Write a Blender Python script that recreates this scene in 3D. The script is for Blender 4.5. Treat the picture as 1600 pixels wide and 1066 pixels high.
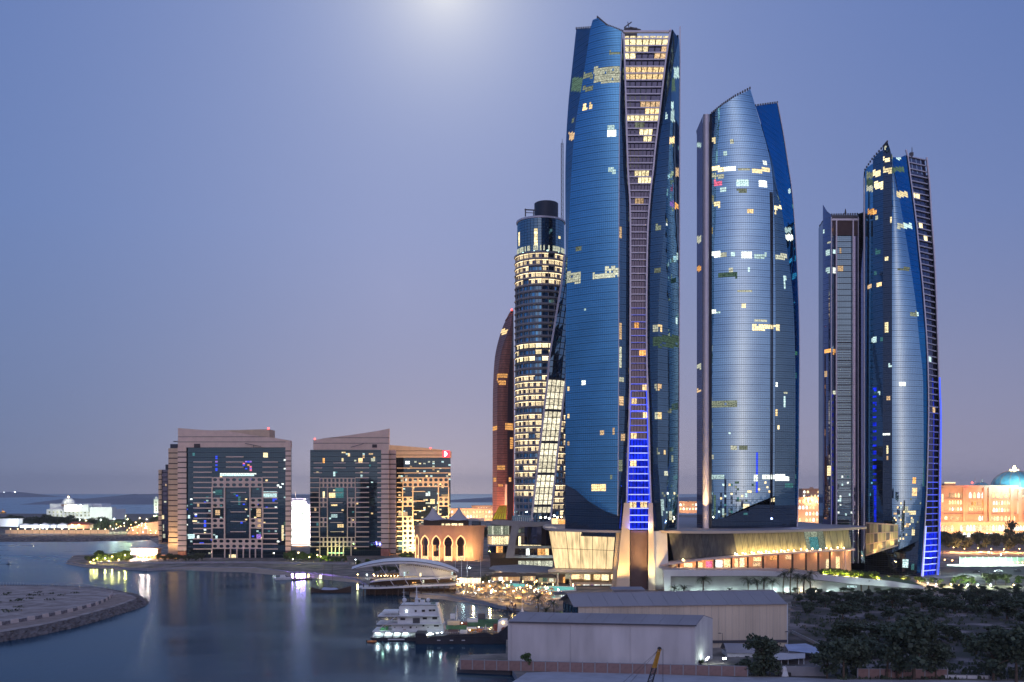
import bpy, math, random
from mathutils import Vector, Matrix, Euler
random.seed(7)
for o in list(bpy.data.objects):
    bpy.data.objects.remove(o, do_unlink=True)
S = bpy.context.scene
COL = S.collection
rad = math.radians

# ---------------------------------------------------------------- camera, sky, light
F, CX, HZ, H = 1555.56, 800.0, 768.0, 53.0        # focal length in photo pixels, horizon row, eye height in metres
cam = bpy.data.cameras.new('camera')
cam.sensor_width = 36; cam.lens = 35; cam.shift_y = (HZ - 533) / 1600
cam.clip_start = 1; cam.clip_end = 120000
co = bpy.data.objects.new('camera', cam); COL.objects.link(co)
co.location = (0, 0, H); co.rotation_euler = (rad(90), 0, 0)
S.camera = co
S.render.engine = 'CYCLES'
S.cycles.use_denoising = True
try: S.cycles.denoiser = 'OPENIMAGEDENOISE'
except Exception: pass
S.cycles.max_bounces = 6; S.cycles.diffuse_bounces = 2; S.cycles.glossy_bounces = 4; S.cycles.transmission_bounces = 4
S.cycles.volume_bounces = 0; S.cycles.transparent_max_bounces = 8
S.cycles.caustics_reflective = False; S.cycles.caustics_refractive = False
S.cycles.sample_clamp_indirect = 6.0
S.cycles.sample_clamp_direct = 0
S.view_settings.view_transform = 'Standard'; S.view_settings.look = 'None'
S.view_settings.exposure = 0; S.view_settings.gamma = 1; S.view_settings.use_curve_mapping = False
S.render.film_transparent = False

W = bpy.data.worlds.new('World'); S.world = W; W.use_nodes = True
nt = W.node_tree; N = nt.nodes; L = nt.links
for n in list(N): N.remove(n)
out = N.new('ShaderNodeOutputWorld')
tc = N.new('ShaderNodeTexCoord')
def wmath(op, a, b=None, clamp=False):
    m = N.new('ShaderNodeMath'); m.operation = op; m.use_clamp = clamp
    for i, x in enumerate((a, b)):
        if x is None: continue
        if isinstance(x, (int, float)): m.inputs[i].default_value = x
        else: L.new(x, m.inputs[i])
    return m.outputs[0]
def wcol(fac, col):
    m = N.new('ShaderNodeVectorMath'); m.operation = 'SCALE'
    m.inputs[0].default_value = col; L.new(fac, m.inputs['Scale']); return m.outputs[0]
def wadd(a, b):
    m = N.new('ShaderNodeVectorMath'); m.operation = 'ADD'; L.new(a, m.inputs[0]); L.new(b, m.inputs[1]); return m.outputs[0]
def glow(direction, degrees, col):          # light scattered round a point of the sky
    d = N.new('ShaderNodeVectorMath'); d.operation = 'DOT_PRODUCT'
    L.new(tc.outputs['Generated'], d.inputs[0]); d.inputs[1].default_value = Vector(direction).normalized()
    ang = wmath('ARCCOSINE', wmath('MINIMUM', d.outputs['Value'], 0.999999))
    return wcol(wmath('EXPONENT', wmath('MULTIPLY', ang, -1 / rad(degrees))), col)
sep = N.new('ShaderNodeSeparateXYZ'); L.new(tc.outputs['Generated'], sep.inputs[0])
el = wmath('MAXIMUM', sep.outputs['Z'], 0.0)
ramp = N.new('ShaderNodeValToRGB'); L.new(el, ramp.inputs[0]); cr = ramp.color_ramp
stops = [(0.0, (.125, .178, .330)), (.045, (.098, .155, .315)), (.13, (.088, .156, .350)), (.25, (.062, .146, .390)),
         (.42, (.035, .115, .37)), (.7, (.020, .075, .26)), (1.0, (.014, .055, .20))]
while len(cr.elements) < len(stops): cr.elements.new(.5)
for e, (p, c) in zip(cr.elements, stops): e.position = p; e.color = (*c, 1)
MOON = Vector(((693 - CX) / F, 1, (HZ + 26) / F)).normalized()
sky = wadd(ramp.outputs[0], glow(MOON, 2.7, (.56, .50, .28)))
sky = wadd(sky, glow(MOON, 17, (.235, .235, .235)))
sky = wadd(sky, glow((.10, -1, .75), 36, (.46, .56, .78)))
sky = wadd(sky, glow((.12, -1, .02), 19, (1.45, .80, .50)))     # twilight arch over the set sun, behind the camera
# warm town light in the low air, none over the sea on the left
mr = N.new('ShaderNodeMapRange'); mr.interpolation_type = 'SMOOTHSTEP'
L.new(sep.outputs['X'], mr.inputs[0]); mr.inputs[1].default_value = -.50; mr.inputs[2].default_value = .02
town = wmath('MULTIPLY', mr.outputs[0], wmath('EXPONENT', wmath('MULTIPLY', el, -1 / .16)))
sky = wadd(sky, wcol(town, (.215, .130, .085)))
low = N.new('ShaderNodeVectorMath'); low.operation = 'SCALE'                 # brightest low over the waterfront
L.new(glow(((620 - CX) / F, 1, 0), 10.5, (.44, .32, .20)), low.inputs[0]); L.new(wmath('EXPONENT', wmath('MULTIPLY', el, -1 / .045)), low.inputs['Scale'])
sky = wadd(wadd(sky, low.outputs[0]), glow(((620 - CX) / F, 1, (HZ - 450) / F), 18, (.088, .068, .066)))
bg = N.new('ShaderNodeBackground'); L.new(sky, bg.inputs[0]); bg.inputs[1].default_value = 1
st = N.new('ShaderNodeTexSky'); st.sky_type = 'NISHITA'; st.sun_disc = False
st.sun_elevation = rad(-5); st.sun_rotation = rad(180); st.altitude = 10; st.air_density = 1; st.dust_density = 1.5
bg2 = N.new('ShaderNodeBackground'); L.new(st.outputs[0], bg2.inputs[0]); bg2.inputs[1].default_value = .05
add = N.new('ShaderNodeAddShader'); L.new(bg.outputs[0], add.inputs[0]); L.new(bg2.outputs[0], add.inputs[1])
L.new(add.outputs[0], out.inputs[0])
sd = bpy.data.lights.new('moonlight', 'SUN'); sd.energy = .05; sd.angle = rad(.5); sd.color = (1, .97, .9)
so = bpy.data.objects.new('moonlight', sd); COL.objects.link(so)
so.rotation_euler = (-MOON).to_track_quat('-Z', 'Y').to_euler()

# ---------------------------------------------------------------- helpers
def P(px, py, Y): return Vector(((px - CX) * Y / F, Y, H - (py - HZ) * Y / F))
def G(px, py, z=0.0):
    Y = (H - z) * F / (py - HZ); return P(px, py, Y)
def pr(v): return CX + v[0] * F / v[1], HZ - (v[2] - H) * F / v[1]
def zat(py, Y): return H - (py - HZ) * Y / F
def xat(px, Y): return (px - CX) * Y / F

class MB:
    def __init__(s): s.v = []; s.f = []; s.m = []
    def face(s, *pts, m=0):
        i = len(s.v); s.v += [tuple(p) for p in pts]; s.f.append(tuple(range(i, i + len(pts)))); s.m.append(m); return s
    def hexa(s, b, t, m=0):                 # bottom ring and top ring of equal length, counter-clockwise from above
        n = len(b); i = len(s.v); s.v += [tuple(p) for p in b] + [tuple(p) for p in t]
        s.f.append(tuple(i + k for k in reversed(range(n)))); s.f.append(tuple(i + n + k for k in range(n))); s.m += [m, m]
        for k in range(n):
            j = (k + 1) % n; s.f.append((i + k, i + j, i + n + j, i + n + k)); s.m.append(m)
        return s
    def box(s, x0, y0, z0, x1, y1, z1, m=0):
        r = [(x0, y0), (x1, y0), (x1, y1), (x0, y1)]
        return s.hexa([(x, y, z0) for x, y in r], [(x, y, z1) for x, y in r], m)
    def obox(s, c, ax, lx, ly, lz, m=0):      # centre of the base, direction of the long side
        c = Vector(c); a = Vector((math.cos(ax), math.sin(ax), 0)) * lx / 2; b = Vector((-math.sin(ax), math.cos(ax), 0)) * ly / 2; z = Vector((0, 0, lz))
        r = [c - a - b, c + a - b, c + a + b, c - a + b]
        return s.hexa(r, [p + z for p in r], m)
    def prism(s, poly, z0, z1, m=0):
        return s.hexa([(x, y, z0) for x, y in poly], [(x, y, z1) for x, y in poly], m)
    def beam(s, a, b, w, h=None, m=0):
        a, b = Vector(a), Vector(b); h = h or w; d = b - a
        if d.length < 1e-6: return s
        d.normalize(); up = Vector((0, 0, 1)) if abs(d.z) < .95 else Vector((0, 1, 0))
        u = d.cross(up).normalized() * w / 2; v = u.cross(d).normalized() * h / 2
        r = [-u - v, u - v, u + v, -u + v]
        return s.hexa([a + q for q in r], [b + q for q in r], m)
    def cyl(s, a, b, r0, r1=None, n=10, m=0):
        a, b = Vector(a), Vector(b); r1 = r0 if r1 is None else r1; d = (b - a).normalized()
        up = Vector((0, 0, 1)) if abs(d.z) < .95 else Vector((0, 1, 0))
        u = d.cross(up).normalized(); v = d.cross(u).normalized()
        if d.z > .95: u, v = Vector((1, 0, 0)), Vector((0, 1, 0))
        c = [(math.cos(2 * math.pi * k / n), math.sin(2 * math.pi * k / n)) for k in range(n)]
        return s.hexa([a + (u * x + v * y) * r0 for x, y in c], [b + (u * x + v * y) * r1 for x, y in c], m)
    def tube(s, pts, r, n=6, m=0):
        for a, b in zip(pts, pts[1:]): s.cyl(a, b, r, r, n, m)
        return s
    def sheet(s, rows, m=0, flip=False):      # grid of points
        i = len(s.v); nc = len(rows[0])
        for r in rows: s.v += [tuple(p) for p in r]
        for a in range(len(rows) - 1):
            for b in range(nc - 1):
                q = (i + a * nc + b, i + a * nc + b + 1, i + (a + 1) * nc + b + 1, i + (a + 1) * nc + b)
                s.f.append(q[::-1] if flip else q); s.m.append(m)
        return s
    def lathe(s, c, prof, n=24, m=0):
        rows = [[(c[0] + r * math.cos(2 * math.pi * k / n), c[1] + r * math.sin(2 * math.pi * k / n), c[2] + z) for k in range(n + 1)] for r, z in prof]
        return s.sheet(rows, m)
    def fb(s, x0, y0, x1, y1, Y, dep, m=0):   # frontal box whose front fills that pixel box at distance Y
        return s.box(xat(x0, Y), Y, zat(y1, Y), xat(x1, Y), Y + dep, zat(y0, Y), m)
    def mesh(s, name, mats, off=(0, 0, 0), smooth=False):
        me = bpy.data.meshes.new(name)
        ox, oy, oz = off
        me.from_pydata([(x - ox, y - oy, z - oz) for x, y, z in s.v], [], s.f)
        for mt in (mats if isinstance(mats, (list, tuple)) else [mats]): me.materials.append(mt)
        if any(s.m): me.polygons.foreach_set('material_index', s.m)
        if smooth: me.polygons.foreach_set('use_smooth', [True] * len(s.f))
        me.update(); return me

def link(name, data, parent=None, loc=(0, 0, 0), rz=0.0, sc=None, **pp):
    o = bpy.data.objects.new(name, data); COL.objects.link(o)
    if parent is not None: o.parent = parent
    o.location = loc
    if rz: o.rotation_euler = (0, 0, rz)
    if sc is not None: o.scale = (sc, sc, sc) if isinstance(sc, (int, float)) else sc
    for k, v in pp.items():
        if v: o[k] = v
    return o
def wl(o):                                   # world place of a thing or part (no turned parents are built this way)
    v = Vector((0, 0, 0))
    while o is not None: v += Vector(o.location); o = o.parent
    return v
def thing(name, label, category, loc=(0, 0, 0), rz=0.0, group=None):
    return link(name, None, None, loc, rz, None, label=label, category=category, group=group)
def build(name, mb, mats, parent=None, smooth=False, local=False, **pp):
    """a part written in world coordinates (or, local=True, in those of its thing)"""
    off = Vector((0, 0, 0))
    if parent is not None and not local: off = wl(parent)
    elif parent is None and 'label' in pp and not local:    # a thing of one mesh: origin at its base
        xs = [v[0] for v in mb.v]; ys = [v[1] for v in mb.v]; zs = [v[2] for v in mb.v]
        off = Vector(((min(xs) + max(xs)) / 2, (min(ys) + max(ys)) / 2, min(zs)))
    me = mb.mesh(name, mats, off, smooth)
    return link(name, me, parent, off if parent is None else (0, 0, 0), 0, None, **pp)
def copies(root, loc, rz=None, sc=None, label=None, group=None):
    def rec(o, par):
        c = o.copy(); COL.objects.link(c); c.parent = par
        for ch in o.children: rec(ch, c)
        return c
    kids = list(root.children)
    r = root.copy(); COL.objects.link(r)
    for ch in kids: rec(ch, r)
    r.location = loc
    if rz is not None: r.rotation_euler = (0, 0, rz)
    if sc is not None: r.scale = (sc, sc, sc) if isinstance(sc, (int, float)) else sc
    if label: r['label'] = label
    if group: r['group'] = group
    return r
def lerp(a, b, t): return a + (b - a) * t
def curve(pts, y):
    """piecewise smooth x(y) through (y, x) pairs sorted by y"""
    if y <= pts[0][0]:
        (a, b), (c, d) = pts[0], pts[1]; return b + (y - a) * (d - b) / (c - a) if y > a - 25 else b
    if y >= pts[-1][0]: return pts[-1][1]
    for i in range(len(pts) - 1):
        (y0, x0), (y1, x1) = pts[i], pts[i + 1]
        if y <= y1:
            t = (y - y0) / (y1 - y0)
            m0 = (x1 - pts[i - 1][1]) / (y1 - pts[i - 1][0]) if i else (x1 - x0) / (y1 - y0)
            m1 = (pts[i + 2][1] - x0) / (pts[i + 2][0] - y0) if i + 2 < len(pts) else (x1 - x0) / (y1 - y0)
            h = y1 - y0
            return (2*t**3-3*t*t+1)*x0 + (t**3-2*t*t+t)*h*m0 + (-2*t**3+3*t*t)*x1 + (t**3-t*t)*h*m1
    return pts[-1][1]

# ---------------------------------------------------------------- materials
def mat(name, col, rough=.7, metal=0.0, vary=.12, scale=.4, bump=0.0, spec=.5, stretch=(1, 1, 1), detail=4):
    m = bpy.data.materials.new(name); m.use_nodes = True; n = m.node_tree.nodes; l = m.node_tree.links
    b = n['Principled BSDF']; b.inputs['Roughness'].default_value = rough; b.inputs['Metallic'].default_value = metal
    b.inputs['Specular IOR Level'].default_value = spec
    t = n.new('ShaderNodeTexCoord'); mp = n.new('ShaderNodeMapping'); mp.inputs['Scale'].default_value = stretch
    l.new(t.outputs['Object'], mp.inputs[0])
    no = n.new('ShaderNodeTexNoise'); no.inputs['Scale'].default_value = scale; no.inputs['Detail'].default_value = detail
    l.new(mp.outputs[0], no.inputs['Vector'])
    r = n.new('ShaderNodeValToRGB'); r.color_ramp.elements[0].position = .3; r.color_ramp.elements[1].position = .7
    r.color_ramp.elements[0].color = (*[c * (1 - vary) for c in col], 1); r.color_ramp.elements[1].color = (*[min(1, c * (1 + vary)) for c in col], 1)
    l.new(no.outputs['Fac'], r.inputs[0]); l.new(r.outputs[0], b.inputs['Base Color'])
    if bump:
        bp = n.new('ShaderNodeBump'); bp.inputs['Strength'].default_value = bump; bp.inputs['Distance'].default_value = .3
        l.new(no.outputs['Fac'], bp.inputs['Height']); l.new(bp.outputs[0], b.inputs['Normal'])
    return m
def emat(name, col, strength, vary=.7, scale=1.7, sample=False, objvary=.35, stretch=(1, 1, 1)):
    """a lit thing: interiors behind windows, lamps, screens"""
    m = bpy.data.materials.new(name); m.use_nodes = True; n = m.node_tree.nodes; l = m.node_tree.links
    for x in list(n): n.remove(x)
    o = n.new('ShaderNodeOutputMaterial'); e = n.new('ShaderNodeEmission'); l.new(e.outputs[0], o.inputs[0])
    e.inputs[0].default_value = (*col, 1)
    t = n.new('ShaderNodeTexCoord'); mp = n.new('ShaderNodeMapping'); mp.inputs['Scale'].default_value = stretch
    l.new(t.outputs['Object'], mp.inputs[0])
    no = n.new('ShaderNodeTexNoise'); no.inputs['Scale'].default_value = scale; no.inputs['Detail'].default_value = 2
    l.new(mp.outputs[0], no.inputs['Vector'])
    mr = n.new('ShaderNodeMapRange'); l.new(no.outputs['Fac'], mr.inputs[0]); mr.inputs[1].default_value = .3; mr.inputs[2].default_value = .7
    mr.inputs[3].default_value = strength * (1 - vary); mr.inputs[4].default_value = strength * (1 + vary)
    oi = n.new('ShaderNodeObjectInfo'); m2 = n.new('ShaderNodeMapRange'); l.new(oi.outputs['Random'], m2.inputs[0])
    m2.inputs[3].default_value = 1 - objvary; m2.inputs[4].default_value = 1 + objvary
    mu = n.new('ShaderNodeMath'); mu.operation = 'MULTIPLY'; l.new(mr.outputs[0], mu.inputs[0]); l.new(m2.outputs[0], mu.inputs[1])
    l.new(mu.outputs[0], e.inputs[1])
    m.cycles.emission_sampling = 'FRONT_BACK' if sample else 'NONE'
    return m
def glassmat(name, tint, body=(.006, .010, .018), refl=.55, rough=.03, wave=.0):
    """coated facade glass: a tinted mirror over a dark room"""
    m = bpy.data.materials.new(name); m.use_nodes = True; n = m.node_tree.nodes; l = m.node_tree.links
    for x in list(n): n.remove(x)
    o = n.new('ShaderNodeOutputMaterial'); mix = n.new('ShaderNodeMixShader'); l.new(mix.outputs[0], o.inputs[0])
    d = n.new('ShaderNodeBsdfDiffuse'); d.inputs[0].default_value = (*body, 1)
    g = n.new('ShaderNodeBsdfGlossy'); g.inputs['Roughness'].default_value = rough
    t = n.new('ShaderNodeTexCoord'); no = n.new('ShaderNodeTexNoise'); no.inputs['Scale'].default_value = .06; no.inputs['Detail'].default_value = 3
    l.new(t.outputs['Object'], no.inputs['Vector'])
    r = n.new('ShaderNodeValToRGB'); r.color_ramp.elements[0].position = .25; r.color_ramp.elements[1].position = .75
    r.color_ramp.elements[0].color = (*[c * .88 for c in tint], 1); r.color_ramp.elements[1].color = (*[min(1, c * 1.1) for c in tint], 1)
    l.new(no.outputs['Fac'], r.inputs[0]); l.new(r.outputs[0], g.inputs[0])
    lw = n.new('ShaderNodeLayerWeight'); lw.inputs[0].default_value = .25
    mr = n.new('ShaderNodeMapRange'); l.new(lw.outputs['Facing'], mr.inputs[0]); mr.inputs[3].default_value = refl; mr.inputs[4].default_value = .95
    l.new(mr.outputs[0], mix.inputs[0]); l.new(d.outputs[0], mix.inputs[1]); l.new(g.outputs[0], mix.inputs[2])
    if wave:
        n2 = n.new('ShaderNodeTexNoise'); n2.inputs['Scale'].default_value = .25; n2.inputs['Detail'].default_value = 1
        l.new(t.outputs['Object'], n2.inputs['Vector'])
        b = n.new('ShaderNodeBump'); b.inputs['Strength'].default_value = wave; b.inputs['Distance'].default_value = .05
        l.new(n2.outputs['Fac'], b.inputs['Height']); l.new(b.outputs[0], g.inputs['Normal'])
    return m
M = dict(
    sail=glassmat('blue_coated_glass', (.20, .57, .88), body=(.008, .016, .03), refl=.66),
    sail2=glassmat('silver_blue_glass', (.47, .75, .96), body=(.01, .015, .02), refl=.74),
    dark=glassmat('dark_blue_glass', (.25, .45, .63), body=(.012, .018, .034), refl=.36),  # dark tint also carries what the side faces mirror
    deep=glassmat('deep_blue_glass', (.04, .33, .72), body=(.0, .014, .045), refl=.62),  # saturated tint also carries the deep sky these faces mirror
    night=glassmat('night_glass', (.35, .45, .60), refl=.22),
    teal=glassmat('teal_glass', (.34, .56, .70), body=(.010, .018, .024), refl=.40),
    mauve=glassmat('mauve_glass', (.52, .53, .74), body=(.014, .013, .022), refl=.46),
    hotel=glassmat('hotel_glass', (.30, .52, .66), body=(.008, .012, .018), refl=.17),
    slot=glassmat('slot_glass', (.35, .36, .50), body=(.018, .014, .020), refl=.25),
    frame=mat('dark_aluminium', (.035, .045, .07), .5, .2),
    rail=mat('pale_metal', (.60, .59, .68), .45, .3, vary=.06),
    cream=mat('cream_stone', (.62, .52, .40), .7, vary=.07, scale=.15),
    white=mat('white_render', (.68, .67, .66), .75, vary=.06, scale=.2),
    roofw=mat('membrane_roof', (.33, .32, .36), .7, vary=.10, scale=.08),
    pink=mat('pink_granite', (.74, .575, .49), .65, vary=.07, scale=.3),
    tan=mat('tan_stone', (.64, .49, .35), .7, vary=.08, scale=.3),
    groove=mat('dark_joint', (.06, .045, .05), .8),
    brown=mat('bronze_cladding', (.36, .155, .115), .38, .35, vary=.25, scale=.5),
    brownd=mat('dark_bronze', (.07, .035, .04), .45, .3),
    louver=mat('brown_louver', (.12, .075, .075), .6),
    grey=mat('grey_concrete', (.32, .32, .34), .8, vary=.12, scale=.25),
    dgrey=mat('dark_grey_metal', (.085, .085, .10), .55, .2),
    sand=mat('sand', (.42, .33, .25), .95, vary=.18, scale=.12, bump=.3),
    trunk=mat('palm_trunk', (.12, .085, .06), .9, vary=.3, scale=3, bump=.5),
    leaf=mat('green_leaves', (.075, .125, .035), .65, vary=.4, scale=1.2),
    leafd=mat('dusty_leaves', (.062, .084, .048), .75, vary=.4, scale=1.0),
    frond=mat('palm_fronds', (.050, .065, .030), .6, vary=.3, scale=2),
    brick=mat('brown_block_wall', (.30, .19, .17), .85, vary=.16, scale=.9, bump=.2),
    whitep=mat('white_paint', (.72, .73, .75), .45, vary=.06, scale=.8),
    hull=mat('navy_hull_paint', (.015, .020, .035), .4, vary=.3, scale=.5),
    deck=mat('green_deck_paint', (.06, .16, .09), .7, vary=.3, scale=.6),
    yellow=mat('yellow_paint', (.55, .28, .03), .5, vary=.15, scale=1.5),
    rust=mat('rusty_red_steel', (.22, .07, .05), .7, vary=.3, scale=1.5),
    orange=mat('orange_paint', (.6, .2, .05), .5),
    black=mat('black_steel', (.02, .02, .023), .5),
    tent=mat('tent_cloth', (.60, .55, .55), .85, vary=.05, scale=.3),
    thatch=mat('straw_thatch', (.50, .36, .20), .9, vary=.2, scale=3, bump=.4),
    palace=mat('pink_sandstone', (.58, .36, .24), .8, vary=.08, scale=.2),
    tarp=mat('pale_blue_tarpaulin', (.40, .45, .62), .6, vary=.15, scale=.25, bump=.2),
    wood=mat('dark_timber', (.09, .06, .045), .7, vary=.3, scale=1.5),
)
E = dict(
    warm=emat('warm_room_light', (1, .70, .34), 1.5),
    warmdim=emat('dim_room_light', (1, .66, .36), .7),
    yellow=emat('yellow_room_light', (1, .82, .46), 1.45),
    pale=emat('pale_room_light', (.95, .97, .74), .62),
    paledim=emat('faint_room_light', (.75, .85, .62), .30),
    white=emat('white_room_light', (.92, 1, .93), 1.7),
    cool=emat('cool_room_light', (.68, .95, .95), .95),
    green=emat('green_room_light', (.40, .70, .52), .2),
    teal=emat('teal_room_light', (.2, .65, .70), .28),
    orange=emat('orange_room_light', (1, .47, .14), 1.2),
    pink=emat('pink_room_light', (1, .2, .35), 1.0),
    purple=emat('purple_room_light', (.45, .25, .9), .7),
    hotel=emat('hotel_room_light', (1, .78, .46), 1.15, vary=.55, scale=1.2),
    atrium=emat('atrium_light', (1, .90, .64), 1.05, vary=.55, scale=.9),
    led=emat('blue_led', (.05, .10, 1), 1.6, vary=.2, sample=True),
    ledweak=emat('faint_blue_led', (.12, .16, 1), .55, vary=.2, sample=True),
    led2=emat('pale_blue_led', (.30, .36, 1), 2.4, vary=.2, sample=True),
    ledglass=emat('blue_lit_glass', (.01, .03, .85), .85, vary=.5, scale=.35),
    red=emat('red_beacon', (1, .06, .05), 8, vary=0, sample=True, objvary=0),
    sign=emat('red_sign', (1, .05, .09), 2.2, vary=.1, objvary=0),
    signw=emat('white_sign', (1, .9, .9), 4, vary=.05, objvary=0),
    lampw=emat('white_lamp', (.85, .95, 1), 26, vary=0, sample=True, objvary=.2),
    strip=emat('added_slab_glow', (1, .78, .45), 2.6, vary=.2, sample=True),
    lampx=emat('restaurant_lamp', (1, .74, .62), 1300, vary=0, sample=True, objvary=.1),
    lampy=emat('warm_lamp', (1, .68, .30), 24, vary=0, sample=True, objvary=.25),
    lampo=emat('sodium_lamp', (1, .50, .17), 30, vary=0, sample=True, objvary=.2),
    screen=emat('backlit_screen', (1, .73, .38), 1.1, vary=.4, scale=.55, stretch=(1, 1, .12), sample=True, objvary=.08),
    glowarch=emat('arch_outline_light', (1, .50, .22), 2.4, vary=.1, sample=True, objvary=0),
    pool=emat('lit_pool_water', (.22, .72, .66), .8, vary=.2, scale=.3, objvary=0),
    flood=emat('flooded_white_wall', (1, .86, .78), 3.2, vary=.35, scale=.12, sample=True, objvary=.1),
)
# ---------------------------------------------------------------- setting: water, land, hills
def water_material():
    m = bpy.data.materials.new('night_water'); m.use_nodes = True; n = m.node_tree.nodes; l = m.node_tree.links
    n.remove(n['Principled BSDF']); df = n.new('ShaderNodeBsdfDiffuse'); df.inputs[0].default_value = (.004, .036, .072, 1)
    b = n.new('ShaderNodeBsdfGlossy'); b.inputs[0].default_value = (.80, .94, 1, 1); fr = n.new('ShaderNodeFresnel'); fr.inputs[0].default_value = 1.33
    sc = n.new('ShaderNodeMath'); sc.operation = 'MULTIPLY'; sc.inputs[1].default_value = .66; l.new(fr.outputs[0], sc.inputs[0])
    mx = n.new('ShaderNodeMixShader'); l.new(sc.outputs[0], mx.inputs[0]); l.new(df.outputs[0], mx.inputs[1]); l.new(b.outputs[0], mx.inputs[2]); l.new(mx.outputs[0], n['Material Output'].inputs[0])
    t = n.new('ShaderNodeTexCoord')
    def noise(scale, stretch, det=3):
        mp = n.new('ShaderNodeMapping'); mp.inputs['Scale'].default_value = stretch; l.new(t.outputs['Object'], mp.inputs[0])
        no = n.new('ShaderNodeTexNoise'); no.inputs['Scale'].default_value = scale; no.inputs['Detail'].default_value = det
        l.new(mp.outputs[0], no.inputs['Vector']); return no.outputs['Fac']
    patch = noise(.012, (1, 2.2, 1), 4)                      # calm and breezy patches
    r = n.new('ShaderNodeMapRange'); l.new(patch, r.inputs[0]); r.inputs[1].default_value = .35; r.inputs[2].default_value = .65
    r.inputs[3].default_value = .12; r.inputs[4].default_value = .24
    sp = n.new('ShaderNodeSeparateXYZ'); l.new(t.outputs['Object'], sp.inputs[0]); f = n.new('ShaderNodeMapRange'); l.new(sp.outputs['Y'], f.inputs[0])   # the open channel beyond the spit is choppier
    f.inputs[1].default_value = 620; f.inputs[2].default_value = 860; f.inputs[3].default_value = 0; f.inputs[4].default_value = .14
    ad = n.new('ShaderNodeMath'); l.new(r.outputs[0], ad.inputs[0]); l.new(f.outputs[0], ad.inputs[1]); l.new(ad.outputs[0], b.inputs['Roughness'])
    bp = n.new('ShaderNodeBump'); bp.inputs['Strength'].default_value = .35; bp.inputs['Distance'].default_value = .12
    l.new(noise(.35, (1, .45, 1), 4), bp.inputs['Height']); l.new(bp.outputs[0], b.inputs['Normal']); l.new(bp.outputs[0], fr.inputs['Normal'])
    return m
M['water'] = water_material()
R0 = 20000
build('water', MB().face((-R0, -3000, 0), (R0, -3000, 0), (R0, R0, 0), (-R0, R0, 0)), M['water'], kind='structure')

def ground_material(name, c0, c1, c2, s=.02):
    m = mat(name, c0, .92, vary=.2, scale=s, bump=.25, detail=8)
    n = m.node_tree.nodes; l = m.node_tree.links; b = n['Principled BSDF']
    t = n.new('ShaderNodeTexCoord'); no = n.new('ShaderNodeTexNoise'); no.inputs['Scale'].default_value = s * 6; no.inputs['Detail'].default_value = 6
    l.new(t.outputs['Object'], no.inputs['Vector'])
    r = n.new('ShaderNodeValToRGB'); r.color_ramp.elements[0].color = (*c1, 1); r.color_ramp.elements[1].color = (*c2, 1)
    r.color_ramp.elements[0].position = .36; r.color_ramp.elements[1].position = .62; e = r.color_ramp.elements.new(.5); e.color = (*c0, 1)
    l.new(no.outputs['Fac'], r.inputs[0]); l.new(r.outputs[0], b.inputs['Base Color']); return m
M['land'] = ground_material('city_ground', (.20, .17, .15), (.12, .11, .09), (.30, .26, .22))
M['lot'] = ground_material('sandy_lot', (.085, .075, .07), (.05, .052, .036), (.26, .215, .21), .012)
M['shore'] = ground_material('rocky_shore', (.13, .11, .10), (.06, .055, .05), (.24, .20, .18), .06)

def slab(name, poly, z, mats, skirt=4.0, **pp):
    """level land with a vertical quay face round it; poly counter-clockwise from above"""
    mb = MB(); mb.face(*[(x, y, z) for x, y in poly])
    for (a, b), (c, d) in zip(poly, poly[1:] + poly[:1]): mb.face((a, b, z - skirt), (c, d, z - skirt), (c, d, z), (a, b, z), m=1 if isinstance(mats, list) else 0)
    return build(name, mb, mats, kind='structure', **pp)
def g2(px, py, z=0.0):
    v = G(px, py, z); return (v.x, v.y)
ZL = 1.6                                       # level of the town's ground above the water
shoreline = [g2(104, 880, .4), g2(130, 884, .6), g2(230, 890, 1), g2(300, 889), g2(400, 890), g2(452, 896), g2(505, 900), g2(560, 908), g2(580, 922), g2(640, 930), g2(700, 934), g2(760, 946), g2(820, 961),
             g2(872, 972), g2(838, 985), (-2, 372), (-2, 316), (-15.5, 313), (-15.5, 292), (0, 288), (2, 270), (4, 200)]
town = shoreline + [(900, 200), (2600, 900), (3200, 2600), (900, 2300), (-150, 2100), (-420, 1500), (-400, 1100), (-330, 940), (-330, 830), (-352, 800)]
slab('ground', town, ZL, [M['land'], M['grey']])
far_town = [g2(-1500, 846), g2(-100, 846), g2(120, 845), g2(205, 843), g2(262, 840), (-330, 1120), (-150, 2105), (-900, 2250), (-2600, 2300)]
slab('far_shore', far_town, 2.5, [M['shore'], M['shore']])
# a low rocky bank in front of the far shore
random.seed(3)
mb = MB(); rows = []
for k in range(90):
    px = -120 + 380 * k / 89
    base = G(px, 847 - max(0, (px - 120) / 140) * 4, 0)
    rows.append([base + Vector((0, -2, -.5)), base + Vector((0, 10 + random.random() * 5, 1.5 + random.random() * 2.2)), base + Vector((0, 40 + random.random() * 10, 3.2 + random.random() * 1.8)), base + Vector((0, 75, 3.5 + random.random()))])
build('rocky_bank', mb.sheet(rows, flip=True), M['shore'], kind='structure', smooth=False)

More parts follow.
